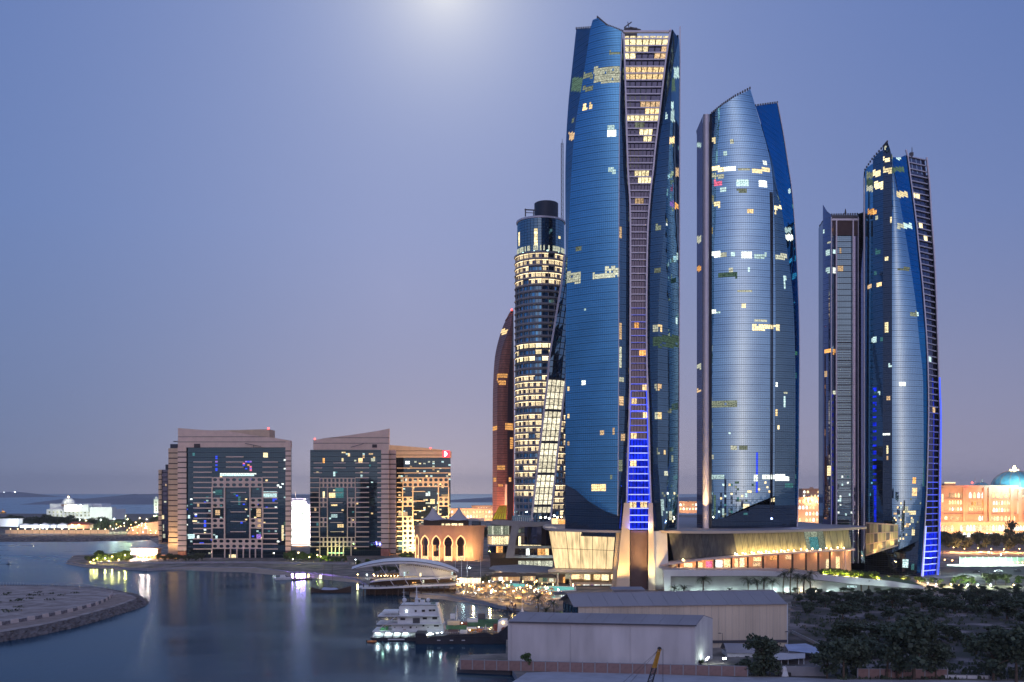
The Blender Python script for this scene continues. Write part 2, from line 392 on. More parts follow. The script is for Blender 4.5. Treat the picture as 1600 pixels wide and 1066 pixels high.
# far islands and the low hills along the horizon
M['hill'] = mat('hazy_hills', (.21, .22, .26), .95, vary=.2, scale=.002)  # distance haze is put into this pale colour
def ridge(name, px0, px1, Y, top, n=60, seed=1, depth=600):
    rnd = random.Random(seed); mb = MB(); rows = []
    for k in range(n + 1):
        t = k / n; px = lerp(px0, px1, t); x = xat(px, Y)
        h = max(.2, (zat(top, Y)) * (min(1, 6 * t, 6 * (1 - t)) ** .7) * (1 + .10 * math.sin(9 * t + seed) + .12 * (rnd.random() - .5)))
        rows.append([Vector((x, Y - depth * .5, -1)), Vector((x, Y - depth * .12, h * .75)), Vector((x, Y + depth * .1, h)), Vector((x, Y + depth, -1))])
    return build(name, mb.sheet(rows, flip=True), M['hill'], kind='structure', smooth=True)
ridge('hill', 55, 330, 4200, 778.5, 80, 2, 400)
ridge('hill', 130, 560, 6200, 772.5, 60, 5, 900)
ridge('hill', -60, 45, 9000, 769.5, 30, 8, 900)
ridge('hill', 690, 1120, 5200, 777, 70, 9, 900)
ridge('hill', 1000, 2300, 7000, 774, 70, 12, 900)

# beaches: sand sloping into the water
def strip(name, front, back, zf, zb, m, **pp):
    mb = MB(); n = len(front)
    rows = []
    for (a, b) in zip(front, back):
        f = G(*a, zf); k = G(*b, zb)
        rows.append([f, f.lerp(k, .35) + Vector((0, 0, .12)), f.lerp(k, .7) + Vector((0, 0, .08)), k])
    return build(name, mb.sheet(rows, flip=True), m, kind='structure', **pp)
strip('beach', [(640, 934), (690, 939), (730, 946), (765, 953), (800, 961), (840, 969), (890, 980)],
      [(640, 925), (690, 922), (740, 918), (790, 920), (840, 924), (890, 930), (930, 934)], -.3, ZL + .03, M['sand'])
strip('beach', [(300, 893), (380, 896), (440, 902), (500, 908), (560, 915), (585, 926)],
      [(300, 884), (380, 883), (440, 885), (500, 886), (570, 889), (640, 895)], -.3, ZL + .03, M['sand'])
strip('beach', [(100, 881), (130, 887), (180, 891), (230, 892), (300, 892)],
      [(112, 878), (135, 880), (180, 882), (230, 883), (300, 884)], -.2, ZL + .03, M['sand'])

# sandy spit in the left foreground: rock armour, gravel road, sand
def spit_poly(off):
    pts = [(-420, 300), (-300, 316), (-240, 327)]
    return pts
edge = [(-60, 1012), (0, 1004), (60, 994), (110, 983), (150, 972), (185, 961), (212, 953), (228, 947), (234, 941), (229, 935), (214, 929), (190, 924), (160, 919), (110, 916), (50, 914.5), (-60, 914), (-200, 914)]
crest = [(-60, 995), (0, 988), (60, 978), (110, 967), (150, 956), (180, 948), (200, 941), (211, 936.5), (214, 934), (208, 931), (196, 927), (178, 923), (152, 919.5), (108, 917), (50, 915.8), (-60, 915.2), (-200, 915.2)]
SZ = 3.0
mb = MB(); rows = []
rnd = random.Random(4)
NS = 240
def along(pts, t):
    s = t * (len(pts) - 1); i = min(int(s), len(pts) - 2); return (lerp(pts[i][0], pts[i + 1][0], s - i), lerp(pts[i][1], pts[i + 1][1], s - i))
for k in range(NS + 1):
    a = G(*along(edge, k / NS), 0); b = G(*along(crest, k / NS), SZ)
    row = []
    for j in range(9):
        t = j / 8; p = a.lerp(b, t); jit = .55 if 0 < j < 8 else .12
        row.append(p + Vector((rnd.uniform(-jit, jit), rnd.uniform(-jit, jit), rnd.uniform(-jit, jit) * .9 - (1.0 if j == 0 else 0))))
    rows.append(row)
M['rock'] = mat('armour_rock', (.14, .125, .125), .9, vary=.45, scale=.5, bump=.5)
build('rock_armour', mb.sheet(rows), M['rock'], kind='structure')
poly = [g2(*p, SZ) for p in crest]
poly = poly + [(-900, 640), (-900, 300)]
mb = MB().face(*[(x, y, SZ) for x, y in poly])
M['spit'] = ground_material('spit_sand', (.36, .29, .26), (.25, .20, .18), (.44, .37, .34), .03)
build('sandy_spit', mb, M['spit'], kind='structure')
# gravel road ring between rock and barrier line
road_out = [(-60, 991), (0, 984.5), (60, 975), (110, 964), (150, 953), (180, 945), (198, 939), (206, 935), (207, 932.5)]
road_in = [(-60, 984), (0, 977), (60, 966), (110, 955), (150, 944), (168, 938), (176, 933), (180, 930), (182, 928)]
mb = MB(); mb.sheet([[G(*a, SZ + .02), G(*b, SZ + .02)] for a, b in zip(road_out, road_in)])
M['gravel'] = mat('brown_gravel', (.30, .225, .19), .95, vary=.25, scale=.3, bump=.3)
build('gravel_road', mb, M['gravel'], kind='structure')

# concrete barriers along the inner side of the road: pale blocks with low dark blocks between them
bar_line = [(-40, 983.5), (0, 977.5), (60, 967), (110, 956.5), (150, 946), (165, 939.5), (173, 934.5), (175, 929.5)]
bm_ = MB().hexa([(-1.9, -.32, 0), (1.9, -.32, 0), (1.9, .32, 0), (-1.9, .32, 0)], [(-1.9, -.14, 1.55), (1.9, -.14, 1.55), (1.9, .14, 1.55), (-1.9, .14, 1.55)])
bm_.box(-1.5, -.4, 0, -1.1, .4, .22); bm_.box(1.1, -.4, 0, 1.5, .4, .22)
M['barrier'] = mat('barrier_concrete', (.60, .52, .49), .85, vary=.12, scale=.8)
M['barrierd'] = mat('stained_barrier_concrete', (.17, .155, .17), .9, vary=.5, scale=1.2)
mA = bm_.mesh('barrier', M['barrier'])
bm_ = MB().hexa([(-1.9, -.30, 0), (1.9, -.30, 0), (1.9, .30, 0), (-1.9, .30, 0)], [(-1.9, -.16, 1.2), (1.9, -.16, 1.2), (1.9, .16, 1.2), (-1.9, .16, 1.2)])
bm_.box(-1.4, -.36, 0, -1.0, .36, .2); bm_.box(1.0, -.36, 0, 1.4, .36, .2)
mB = bm_.mesh('barrier', M['barrierd'])
pts = [G(*along(bar_line, k / 400), SZ) for k in range(401)]
acc = 0; nxt = 0; ib = 0
ordn = ['first', 'second', 'third', 'fourth', 'fifth', 'sixth', 'seventh', 'eighth', 'ninth', 'tenth', 'eleventh', 'twelfth', 'thirteenth', 'fourteenth', 'fifteenth', 'sixteenth', 'seventeenth', 'eighteenth', 'nineteenth', 'twentieth', 'twenty first', 'twenty second', 'twenty third', 'twenty fourth', 'twenty fifth', 'twenty sixth', 'twenty seventh', 'twenty eighth', 'twenty ninth', 'thirtieth']
def nth(i): return ordn[i] if i < len(ordn) else f'{i + 1}th'
bars = []
for a, b in zip(pts, pts[1:]):
    acc += (b - a).length
    if acc >= nxt and pr(a)[0] > -20:
        bars.append((a, math.atan2(b.y - a.y, b.x - a.x))); nxt = acc + 4.15
for i, (p, az) in enumerate(reversed(bars)):
    pale = i % 2 == 0
    link('barrier', mA if pale else mB, None, p, az, None, category='concrete barrier', group='concrete barriers along the spit road',
         label=f'{nth(i // 2)} {"pale tall" if pale else "low dark stained"} concrete barrier from the tip of the sandy spit')
# faint picket fence along the back of the spit
mb = MB()
t = thing('picket_fence', 'thin bluish picket fence along the back edge of the sandy spit', 'fence', G(60, 918, SZ))
mbp = MB().box(-.09, -.05, 0, .09, .05, 2.6).mesh('picket', M['grey'])
fl = [(-30, 917.5), (40, 918), (90, 918.8), (135, 921), (165, 925.5)]
for k in range(64):
    link('picket', mbp, t, G(*along(fl, k / 63), SZ) - wl(t), kind='thing')
rl = MB()
for a, b in zip(fl, fl[1:]):
    for zz in (.6, 2.2): rl.beam(G(*a, SZ) + Vector((0, 0, zz)), G(*b, SZ) + Vector((0, 0, zz)), .08, .12)
build('rail', rl, M['grey'], t)
# scattered low dry shrubs on the spit: one mass of ground cover
rnd = random.Random(8); mb = MB()
for k in range(26):
    c = G(rnd.uniform(-20, 130), rnd.uniform(926, 958), SZ)
    if pr(c)[1] > 985 - pr(c)[0] * .36 - 14: continue
    for q in range(26):
        a = rnd.uniform(0, 6.28); r = rnd.uniform(0, 1.6); p = c + Vector((r * math.cos(a) * 1.6, r * math.sin(a), rnd.uniform(.05, .7)))
        d = Vector((rnd.uniform(-.4, .4), rnd.uniform(-.4, .4), rnd.uniform(-.2, .4))); e = Vector((rnd.uniform(-.3, .3), rnd.uniform(-.3, .3), rnd.uniform(.1, .4)))
        mb.face(p - d, p + e, p + d, p - e)
build('dry_shrubs', mb, M['leafd'], kind='stuff', label='scattered low dry shrubs on the sandy spit')
# ---------------------------------------------------------------- the glass towers
def lin(pts, t):
    if isinstance(pts, (int, float)): return pts
    if t <= pts[0][0]: return pts[0][1]
    for (a, b), (c, d) in zip(pts, pts[1:]):
        if t <= c: return lerp(b, d, (t - a) / (c - a)) if c > a else d
    return pts[-1][1]
class Edge:                                   # one upright arris of a tower
    def __init__(s, D, pts, dep): s.D, s.pts, s.dep = D, sorted(pts), dep
    def __call__(s, z):
        Y = s.D + lin(s.dep, z); py = HZ - (z - H) * F / Y
        return Vector((xat(curve(s.pts, py), Y), Y, z))
class Face:                                   # a curved pane wall between two arrises
    def __init__(s, a, b, bulge=0.0, top=None, bot=None): s.a, s.b, s.bulge, s.top, s.bot = a, b, bulge, top, bot
    def lim(s, spec, u, dflt):
        if spec is None: return dflt
        return lin(spec, u)
    def __call__(s, u, z):
        p = s.a(z).lerp(s.b(z), u)
        p.y -= s.bulge * 4 * u * (1 - u)
        p.x = p.x * p.y / (p.y + s.bulge * 4 * u * (1 - u)); return p
class Lit:
    def __init__(s, x0, y0, x1, y1, m): s.r = (x0, y0, x1, y1); s.m = m; s.cells = []
def curtain(parent, face, z0, z1, nu, gm, pitch=1.25, per=3, lits=(), gu=.035, gv=.045, gf=.17, seed=1, off=.0, sparkle=(), tilt=.0013, fm='frame', core=True, name='glass_pane'):
    rnd = random.Random(seed)
    nz = max(1, int(round((z1 - z0) / pitch))); zs = [lerp(z0, z1, k / nz) for k in range(nz + 1)]
    top = [face.lim(face.top, k / nu, z1) for k in range(nu + 1)]; bot = [face.lim(face.bot, k / nu, z0) for k in range(nu + 1)]
    grid = [[face(i / nu, min(max(z, bot[i]), top[i])) for i in range(nu + 1)] for z in zs]
    mb = MB()
    step = 2
    rows = []
    if core:
        rr = [[face(i / nu, min(max(z, bot[i]), top[i])) + Vector((0, .35, 0)) for i in range(nu + 1)] for z in zs[::step] + ([zs[-1]] if (nz % step) else [])]
        cw = build('curtain_wall', MB().sheet(rr), M[fm], parent)
    for l in lits: l.cells = []
    spk = {}
    for k in range(nz):
        for i in range(nu):
            a, b, c, d = grid[k][i], grid[k][i + 1], grid[k + 1][i + 1], grid[k + 1][i]
            if (d - a).length < .15 and (c - b).length < .15: continue
            if (b - a).length < .05: continue
            cen = (a + b + c + d) / 4; px, py = pr(cen)
            g0 = gu; gl = gv; gt = gf if k % per == per - 1 else gv
            def at(u, v): return a.lerp(b, u).lerp(d.lerp(c, u), v)
            wd = max((b - a).length, .1); hd = max(((d - a).length + (c - b).length) / 2, .1)
            u0 = min(.3, g0 / wd); v0 = min(.3, gl / hd); v1 = min(.35, gt / hd)
            q = [at(u0, v0), at(1 - u0, v0), at(1 - u0, 1 - v1), at(u0, 1 - v1)]
            hit = None
            for l in lits:
                x0, y0, x1, y1 = l.r
                if x0 <= px <= x1 and y0 <= py <= y1: hit = l; break
            if hit and (hit.r[2] - hit.r[0]) * (hit.r[3] - hit.r[1]) > 250 and rnd.random() < .07: hit = False
            if hit is None:
                for x0, y0, x1, y1, pb, ms in sparkle:  # single glowing panes stand in for town lights mirrored in the glass
                    if x0 <= px <= x1 and y0 <= py <= y1 and rnd.random() < pb: hit = spk.setdefault(rnd.choice(ms), Lit(0, 0, 0, 0, None)); break
            if hit: hit.cells.append(q); continue
            t1, t2 = rnd.uniform(-tilt, tilt), rnd.uniform(-tilt, tilt)
            q[0] = q[0] + Vector((0, t1 + t2, 0)); q[1] = q[1] + Vector((0, t1 - t2, 0)); q[2] = q[2] + Vector((0, -t1 - t2, 0)); q[3] = q[3] + Vector((0, -t1 + t2, 0))
            mb.face(*q)
    o = build(name, mb, M[gm], parent, kind='stuff')
    for l in lits:
        if l.cells:
            lb = MB()
            for q in l.cells: lb.face(*[p + Vector((0, .06, 0)) for p in q])
            build('lit_window', lb, E[l.m], parent)
    for mm, l in spk.items():
        lb = MB(); [lb.face(*q) for q in l.cells]; build('mirror_glint', lb, E[mm], parent, kind='stuff')
    return o
def rail(parent, edge, z0, z1, w=.8, d=.9, m='rail', dx=0.0, name='rail', n=60, dy=-.3):
    mb = MB(); pts = [edge(lerp(z0, z1, k / n)) + Vector((dx, dy, 0)) for k in range(n + 1)]
    rows = []
    for p in pts: rows.append([p + Vector((-w/2, d, 0)), p + Vector((-w/2, -d/2, 0)), p + Vector((w/2, -d/2, 0)), p + Vector((w/2, d, 0)), p + Vector((-w/2, d, 0))])
    mb.sheet(rows); mb.face(*rows[-1][:4])
    return build(name, mb, m if not isinstance(m, str) else M[m], parent)
def core(parent, edges, z0, z1, back, m='night', n=24, inset=2.2, name='back_wall'):
    """rear walls and roof that close the tower"""
    mb = MB(); rows = []
    for k in range(n + 1):
        z = lerp(z0, z1, k / n); a, b = edges[0](z), edges[-1](z)
        bk = max(a.y, b.y) + back
        rows.append([b, Vector((lerp(b.x, a.x, .12), bk, z)), Vector((lerp(b.x, a.x, .88), bk, z)), a])
    mb.sheet(rows)
    top = [e(z1) + Vector((0, inset, 0)) for e in edges]
    mb.face(*(top + rows[-1][1:3]))
    return build(name, mb, M[m], parent)
def roof_pegs(parent, pts, n, m='dgrey', s=.5):
    mb = MB()
    for k in range(n):
        t = k / max(1, n - 1) * (len(pts) - 1); i = min(int(t), len(pts) - 2); p = pts[i].lerp(pts[i + 1], t - i)
        mb.box(p.x - s, p.y, p.z - .2, p.x + s, p.y + 1, p.z + .9)
    build('roof_davit', mb, M[m], parent, kind='stuff')
def ladder(parent, e0, e1, z0, z1, pitch, lits, rec=1.3, rung=.62, blue=None, seed=1, npan=7, gm='slot', ledz=0, fullz=0, slope=0.0):
    """the recessed strip of floors between two rails: one pale beam and one window band a floor"""
    rnd = random.Random(seed); k = 0; z = z0
    while z < z1 - .5:
        zt = min(z + pitch, z1)
        a, b = e0(z), e1(z); c, d = e1(zt), e0(zt); b.z += slope; c.z += slope
        r = Vector((0, rec, 0))
        mb = MB(); A, B = a + Vector((0, .2, 0)), b + Vector((0, .2, 0))
        h = Vector((0, 0, rung)); dp = Vector((0, rec + .4, 0))
        mb.hexa([A, B, B + dp, A + dp], [A + h, B + h, B + dp + h, A + dp + h])
        build('floor_beam', mb, M['rail'], parent)
        if z < ledz:
            lb = MB(); q = Vector((0, -.16, .12)); h2 = Vector((0, 0, .26)); d2 = Vector((0, .15, 0))
            lb.hexa([A + q, B + q, B + q + d2, A + q + d2], [A + q + h2, B + q + h2, B + q + d2 + h2, A + q + d2 + h2])
            build('led_strip', lb, E['led2' if z < fullz else 'led' if z < lerp(ledz, fullz, .55) else 'ledweak'], parent)
        band = MB(); lit = {}
        za, zb = Vector((0, rec, rung)), Vector((0, rec, 0))
        for i in range(npan):
            u0, u1 = i / npan + .012, (i + 1) / npan - .012
            q = [(a + za).lerp(b + za, u0), (a + za).lerp(b + za, u1), (d + zb).lerp(c + zb, u1), (d + zb).lerp(c + zb, u0)]
            px, py = pr((q[0] + q[2]) / 2); hit = None
            for l in lits:
                if l[0] <= px <= l[2] and l[1] <= py <= l[3]: hit = l[4]; break
            if hit: lit.setdefault(hit, []).append(q)
            else: band.face(*q)
        if band.f: build('floor_window', band, E['ledglass'] if z < fullz else M[gm], parent)
        for mm, qs in lit.items():
            lb = MB(); [lb.face(*q) for q in qs]; build('lit_window', lb, E[mm], parent)
        z = zt; k += 1
def Ls(rows): return [Lit(*r) for r in rows]
def SP(*a): return [(*a[:5], a[5:])]

# --- the tallest tower
D2 = 527
t2 = thing('glass_tower', 'tallest blue glass skyscraper with a pointed sail top and a blue lit ladder of floors', 'skyscraper', (xat(975, D2 + 10), D2 + 10, ZL), group='blue glass skyscrapers')
E0 = Edge(D2, [(24, 904), (45, 900.5), (105, 894), (168, 887.6), (250, 883.6), (428, 884), (750, 883.4), (806, 883), (840, 883)], 24)
E1 = Edge(D2, [(22, 928.8), (43, 923), (87, 916.5), (147, 907), (197, 899), (250, 894), (349, 889), (428, 886), (490, 884.2), (560, 883.7), (840, 883.2)], [(0, 21), (120, 20), (200, 14), (305, 8)])
E2 = Edge(D2, [(22, 974), (47, 973), (158, 969), (428, 967.7), (550, 967.7), (840, 966)], [(0, 0), (300, 2)])
E3 = Edge(D2, [(46, 973.5), (126, 976), (263, 980), (322, 983.5), (428, 984), (550, 983.5), (619, 983), (700, 980.5), (750, 979), (840, 977)], 3.0)
E4 = Edge(D2, [(46, 1048), (92, 1041), (137, 1035.5), (179, 1030.7), (234, 1024), (268, 1020.8), (291, 1017.6), (349, 1013), (428, 1011), (506, 1010.5), (566, 1011), (645, 1013.7), (724, 1015.5), (770, 1017), (840, 1020)], 3.0)
E5 = Edge(D2, [(40, 1062), (63, 1060), (105, 1051.5), (184, 1048), (263, 1044), (349, 1038.6), (428, 1032), (506, 1028.5), (724, 1028), (750, 1030), (840, 1036)], [(0, 1), (300, -2)])
E6 = Edge(D2, [(40, 1062.5), (270, 1062), (550, 1061.5), (750, 1060.5), (840, 1058.5)], 17)
zr = zat(47, D2)
LB = zat(806, D2)
litsail = Ls([(928, 105, 969.5, 129.5, 'pale'), (911, 114, 927, 122, 'paledim'), (953, 80, 970, 85, 'paledim'), (910, 161, 916.5, 172, 'warm'), (920, 161, 926.5, 170, 'warm'), (950, 194, 960, 201.5, 'cool'), (948, 203, 962, 212.5, 'white'), (949, 263, 961, 270.5, 'cool'),
    (887, 425, 908.6, 442.5, 'pale'), (927, 427, 944.5, 435.5, 'pale'), (946, 417, 968, 434.5, 'pale'), (898, 385.6, 908.6, 393.5, 'paledim'), (909, 594, 916.5, 603, 'white'), (925.7, 758, 945.4, 767, 'warm'), (936, 672.6, 943, 679, 'warmdim'), (956.7, 670, 961, 679, 'warmdim'), (911, 135, 927, 142, 'paledim'),
    (888, 645, 891, 652, 'warm'), (887, 605, 890, 611, 'warm'), (887, 690, 890, 696, 'warmdim'), (912, 480, 915, 484, 'cool'), (953, 742, 957, 748, 'paledim')])
sail = Face(E1, E2, 2.2, top=[(0, zat(21, D2 + 8)), (.15, zat(26, D2 + 5)), (.5, zat(35.5, D2)), (1, zat(47, D2))], bot=[(0, zat(757, D2 + 20)), (.2, zat(766, D2)), (.45, zat(784, D2)), (.75, zat(799, D2)), (1, LB)])
curtain(t2, sail, zat(808, D2), zat(20, D2), 26, 'sail', lits=litsail, seed=2)
under = Face(E0, Edge(D2, [(0, 966), (900, 966)], 2.2), 1.0, top=[(0, zat(757, D2 + 20)), (.2, zat(766, D2)), (.45, zat(784, D2)), (.75, zat(799, D2)), (1, LB)])
curtain(t2, under, zat(840, D2), zat(757, D2 + 20), 20, 'night', seed=3, off=.6)
left = Face(E0, Edge(D2, [(y, x + .1) for y, x in E1.pts], [(0, 22), (120, 21), (200, 16), (305, 11)]), 0, top=[(0, zat(45, D2 + 24)), (1, zat(43.5, D2 + 11))])
curtain(t2, left, zat(480, D2 + 20), zat(43, D2 + 24), 8, 'dark', lits=Ls([(893, 121, 912, 143, 'green'), (889, 207, 904, 218.5, 'warmdim'), (893, 185, 897, 191, 'paledim')]), seed=4)
ret = Face(E2, Edge(D2, [(y, x - 1.2) for y, x in E3.pts], 4), 0)
curtain(t2, ret, zat(840, D2), zr - 1, 4, 'dark', seed=5, lits=Ls([(968, 355, 971, 372, 'warmdim'), (968, 540, 973, 575, 'pale'), (968, 505, 973, 530, 'warmdim'), (968, 590, 974, 596, 'pale'), (969, 620, 976, 632, 'warmdim'), (969, 678, 976, 688, 'warmdim'), (968, 720, 973, 735, 'paledim')]))
bA = Face(Edge(D2, [(y, x + 1.4) for y, x in E4.pts], 3.5), E5, .3, top=[(0, zat(42, D2)), (.15, zat(42.5, D2)), (1, zat(63, D2))])
curtain(t2, bA, zat(836, D2), zat(42, D2), 14, 'dark', seed=6, lits=Ls([(1040, 177, 1043, 186, 'cool'), (1024, 351, 1033, 361, 'paledim'), (1022, 418, 1032, 426, 'paledim'), (1020, 508, 1028, 518, 'pale'), (1020, 525, 1028, 541, 'green'), (1023, 599, 1027, 609, 'pale'), (1023, 644, 1028, 654, 'pale'), (1026, 700, 1029, 711, 'paledim')]))
bB = Face(E5, E6, 1.2, top=[(0, zat(63, D2)), (1, zat(66, D2 + 16))])
curtain(t2, bB, zat(832, D2), zat(60, D2), 11, 'teal', seed=7, sparkle=SP(1020, 765, 1060, 815, .10, 'cool', 'white', 'paledim', 'yellow'), lits=Ls([(1046, 159, 1053, 169.5, 'cool'), (1046, 172, 1054, 190, 'cool'), (1046, 214, 1054, 224, 'warm'), (1053, 105, 1061, 122, 'cool'), (1048, 123, 1055, 143, 'green'), (1046.5, 314, 1053, 322.5, 'purple'), (1054, 318, 1060, 326, 'orange'), (1056, 395, 1060, 404, 'cool'), (1030, 508, 1035, 518, 'warm'),
    (1028, 524, 1062, 543, 'green'), (1028, 599, 1033, 609, 'warmdim'), (1028, 644, 1033, 654, 'warm'), (1036, 702, 1041, 709, 'warm'), (1049, 713, 1053, 721, 'paledim'), (1038, 735, 1043, 745, 'pale'), (1028, 705, 1031, 711, 'pale'), (1022, 782, 1037, 806, 'cool'), (1045, 800, 1051, 812, 'pale'), (1056, 495, 1060, 505, 'cool'), (1040, 345, 1042, 352, 'white'), (1056, 262, 1061, 275, 'warmdim'), (1044, 640, 1048, 645, 'paledim')]))
lad2 = [(974, 54, 1047, 66.5, 'yellow'), (974, 66.5, 1047, 73.5, 'yellow'), (974, 74, 1018, 84, 'yellow'), (1030, 74, 1047, 84, 'warmdim'), (974, 84, 994, 95, 'yellow'), (1020, 86, 1042, 93, 'warmdim'), (974, 106, 1042, 116, 'warm'), (974, 116, 1042, 126, 'warm'),
    (1004, 158, 1031, 165, 'warmdim'), (1004, 165, 1031, 176, 'warm'), (976, 177, 990, 187.5, 'yellow'), (993, 177, 1030, 187.5, 'yellow'), (992, 188.5, 1006, 197, 'paledim'), (1002, 207, 1018, 219, 'yellow'), (992, 263, 1015, 273, 'yellow'), (996, 274, 1016, 284, 'yellow'), (982, 284, 1008, 293, 'warm'), (990, 306, 1006, 315, 'warmdim'),
    (989, 506, 999, 518, 'orange'), (999, 543, 1010, 552, 'orange'), (1002, 600, 1011, 610, 'warm'), (986, 622, 996, 632, 'warm'), (1003, 646, 1012, 655, 'warm'), (985, 678, 996, 690, 'warm'), (985, 703, 996, 711, 'warmdim'), (985, 723, 996, 734, 'warm'), (985, 746, 997, 756, 'warm'), (985, 780, 996, 790, 'warm'), (1003, 780, 1012, 790, 'warm')]
ladder(t2, E3, E4, zat(828, D2), zat(50.5, D2), 3.68, lad2, blue=1, ledz=zat(480, D2), fullz=zat(690, D2))
for e in (E3, E4): rail(t2, e, zat(835, D2), zat(50 if e is E3 else 42, D2), .85, 1.0, dx=.3 if e is E3 else -.2)
rail(t2, Edge(D2, [(y, x - 1) for y, x in E2.pts], E2.dep), zat(806, D2), zat(48, D2), .35, .5, name='sail_edge')
# blue light strips up the lower rails
for e, sx in ((E3, .9), (E4, -.9)):
    rail(t2, e, zat(828, D2), zat(610, D2), .3, .2, dx=sx, m=E['led'], name='rail_light', dy=-.5)
rail(t2, E6, zat(832, D2), zat(42, D2 + 17), .5, .6, name='corner_mast')
mbx = MB(); rf = [e(zr) for e in (E2, E3, E4, E5)]
mbx.beam(E3(zr) + Vector((0, 0, .4)), E4(zr) + Vector((0, 0, .4)), 1.6, .9)
build('roof_beam', mbx, M['rail'], t2)
core(t2, [E0, E1, E2, E3, E4, E5, E6], ZL, zat(54, D2), 18)
mbx = MB(); p = P(984, 46, D2 + 16)
mbx.box(p.x - 3, p.y, p.z - 4, p.x + 4, p.y + 5, p.z + 1).beam(p + Vector((-3, 0, 1)), p + Vector((1, 0, 4)), .5).beam(p + Vector((0, 0, 1)), p + Vector((6, 0, -.5)), .8).beam(p + Vector((0, 1, 0)), p + Vector((-1, 1, 4.5)), .35)
build('roof_crane', mbx, M['dgrey'], t2)
roof_pegs(t2, [sail(.15, zat(26, D2 + 5)), sail(.5, zat(35.5, D2)), sail(1, zat(46.5, D2))], 22, s=.3)
roof_pegs(t2, [left(0, zat(45, D2 + 24)), left(1, zat(43.5, D2 + 11))], 9, s=.3)
# stone fins that carry the tower down through the podium
fin = MB()
def flare(mb, x0, x1, y0, x2, x3, y1, Ya, Yb, dep):
    mb.hexa([P(x2, y1, Yb), P(x3, y1, Yb), P(x3, y1, Yb + dep), P(x2, y1, Yb + dep)], [P(x0, y0, Ya), P(x1, y0, Ya), P(x1, y0, Ya + dep), P(x0, y0, Ya + dep)])
DF = D2 - 6
def part_flare(*a, m='cream', name='stone_fin'):
    mb = MB(); flare(mb, *a); return build(name, mb, M[m], t2)
part_flare(975, 984, 786, 962, 984, 926, DF, DF - 4, 8, m='cream')
part_flare(1013, 1020, 786, 1013, 1024, 926, DF, DF - 4, 8, m='cream')
mb = MB(); flare(mb, 985, 1012, 829, 985, 1012, 926, DF + 3, DF + 3, 6); build('dark_infill', mb, M['louver'], t2)
part_flare(1020.5, 1042, 830, 1024.5, 1046, 926, DF + 4, DF + 2, 30, m='white', name='side_wall')
part_flare(963, 975, 829, 955, 962, 926, DF + 6, DF + 5, 20, m='cream', name='side_wall')

# --- the second tower, beside it
D1 = 556
t1 = thing('glass_tower', 'second tallest tower, pale silver blue glass front under a slanting roof edge', 'skyscraper', (xat(1170, D1), D1, ZL), group='blue glass skyscrapers')
f0 = Edge(D1, [(180, 1089.5), (186, 1089), (830, 1089)], 16)
f1 = Edge(D1, [(175, 1098), (830, 1097.5)], 4)
f2 = Edge(D1, [(175, 1108.5), (830, 1108)], 3)
f3 = Edge(D1, [(175, 1112.5), (830, 1112)], 2)
f4 = Edge(D1, [(138, 1172), (163, 1179.5), (192, 1188), (231, 1199), (270, 1206.5), (340, 1210), (480, 1212), (700, 1211), (830, 1210)], [(0, 1), (280, 1)])
f5 = Edge(D1, [(138, 1173), (163, 1180), (192, 1189), (231, 1200), (250, 1206), (290, 1213.5), (330, 1222), (388, 1230), (454, 1238), (520, 1241.5), (600, 1243), (830, 1242)], [(0, 7), (160, 6), (280, 4)])
f6 = Edge(D1, [(157, 1214), (210, 1224), (249, 1230), (296, 1237), (357, 1242), (428, 1246), (506, 1248.6), (550, 1249), (645, 1248.5), (750, 1247.5), (830, 1245)], [(0, 22), (130, 24), (280, 34)])
main = Face(f3, f4, 4.5, top=[(0, zat(175, D1)), (.25, zat(166, D1)), (.55, zat(155, D1)), (.85, zat(145, D1)), (1, zat(138, D1))], bot=[(0, zat(811, D1)), (.15, zat(811, D1)), (.55, zat(793, D1)), (1, zat(775, D1))])
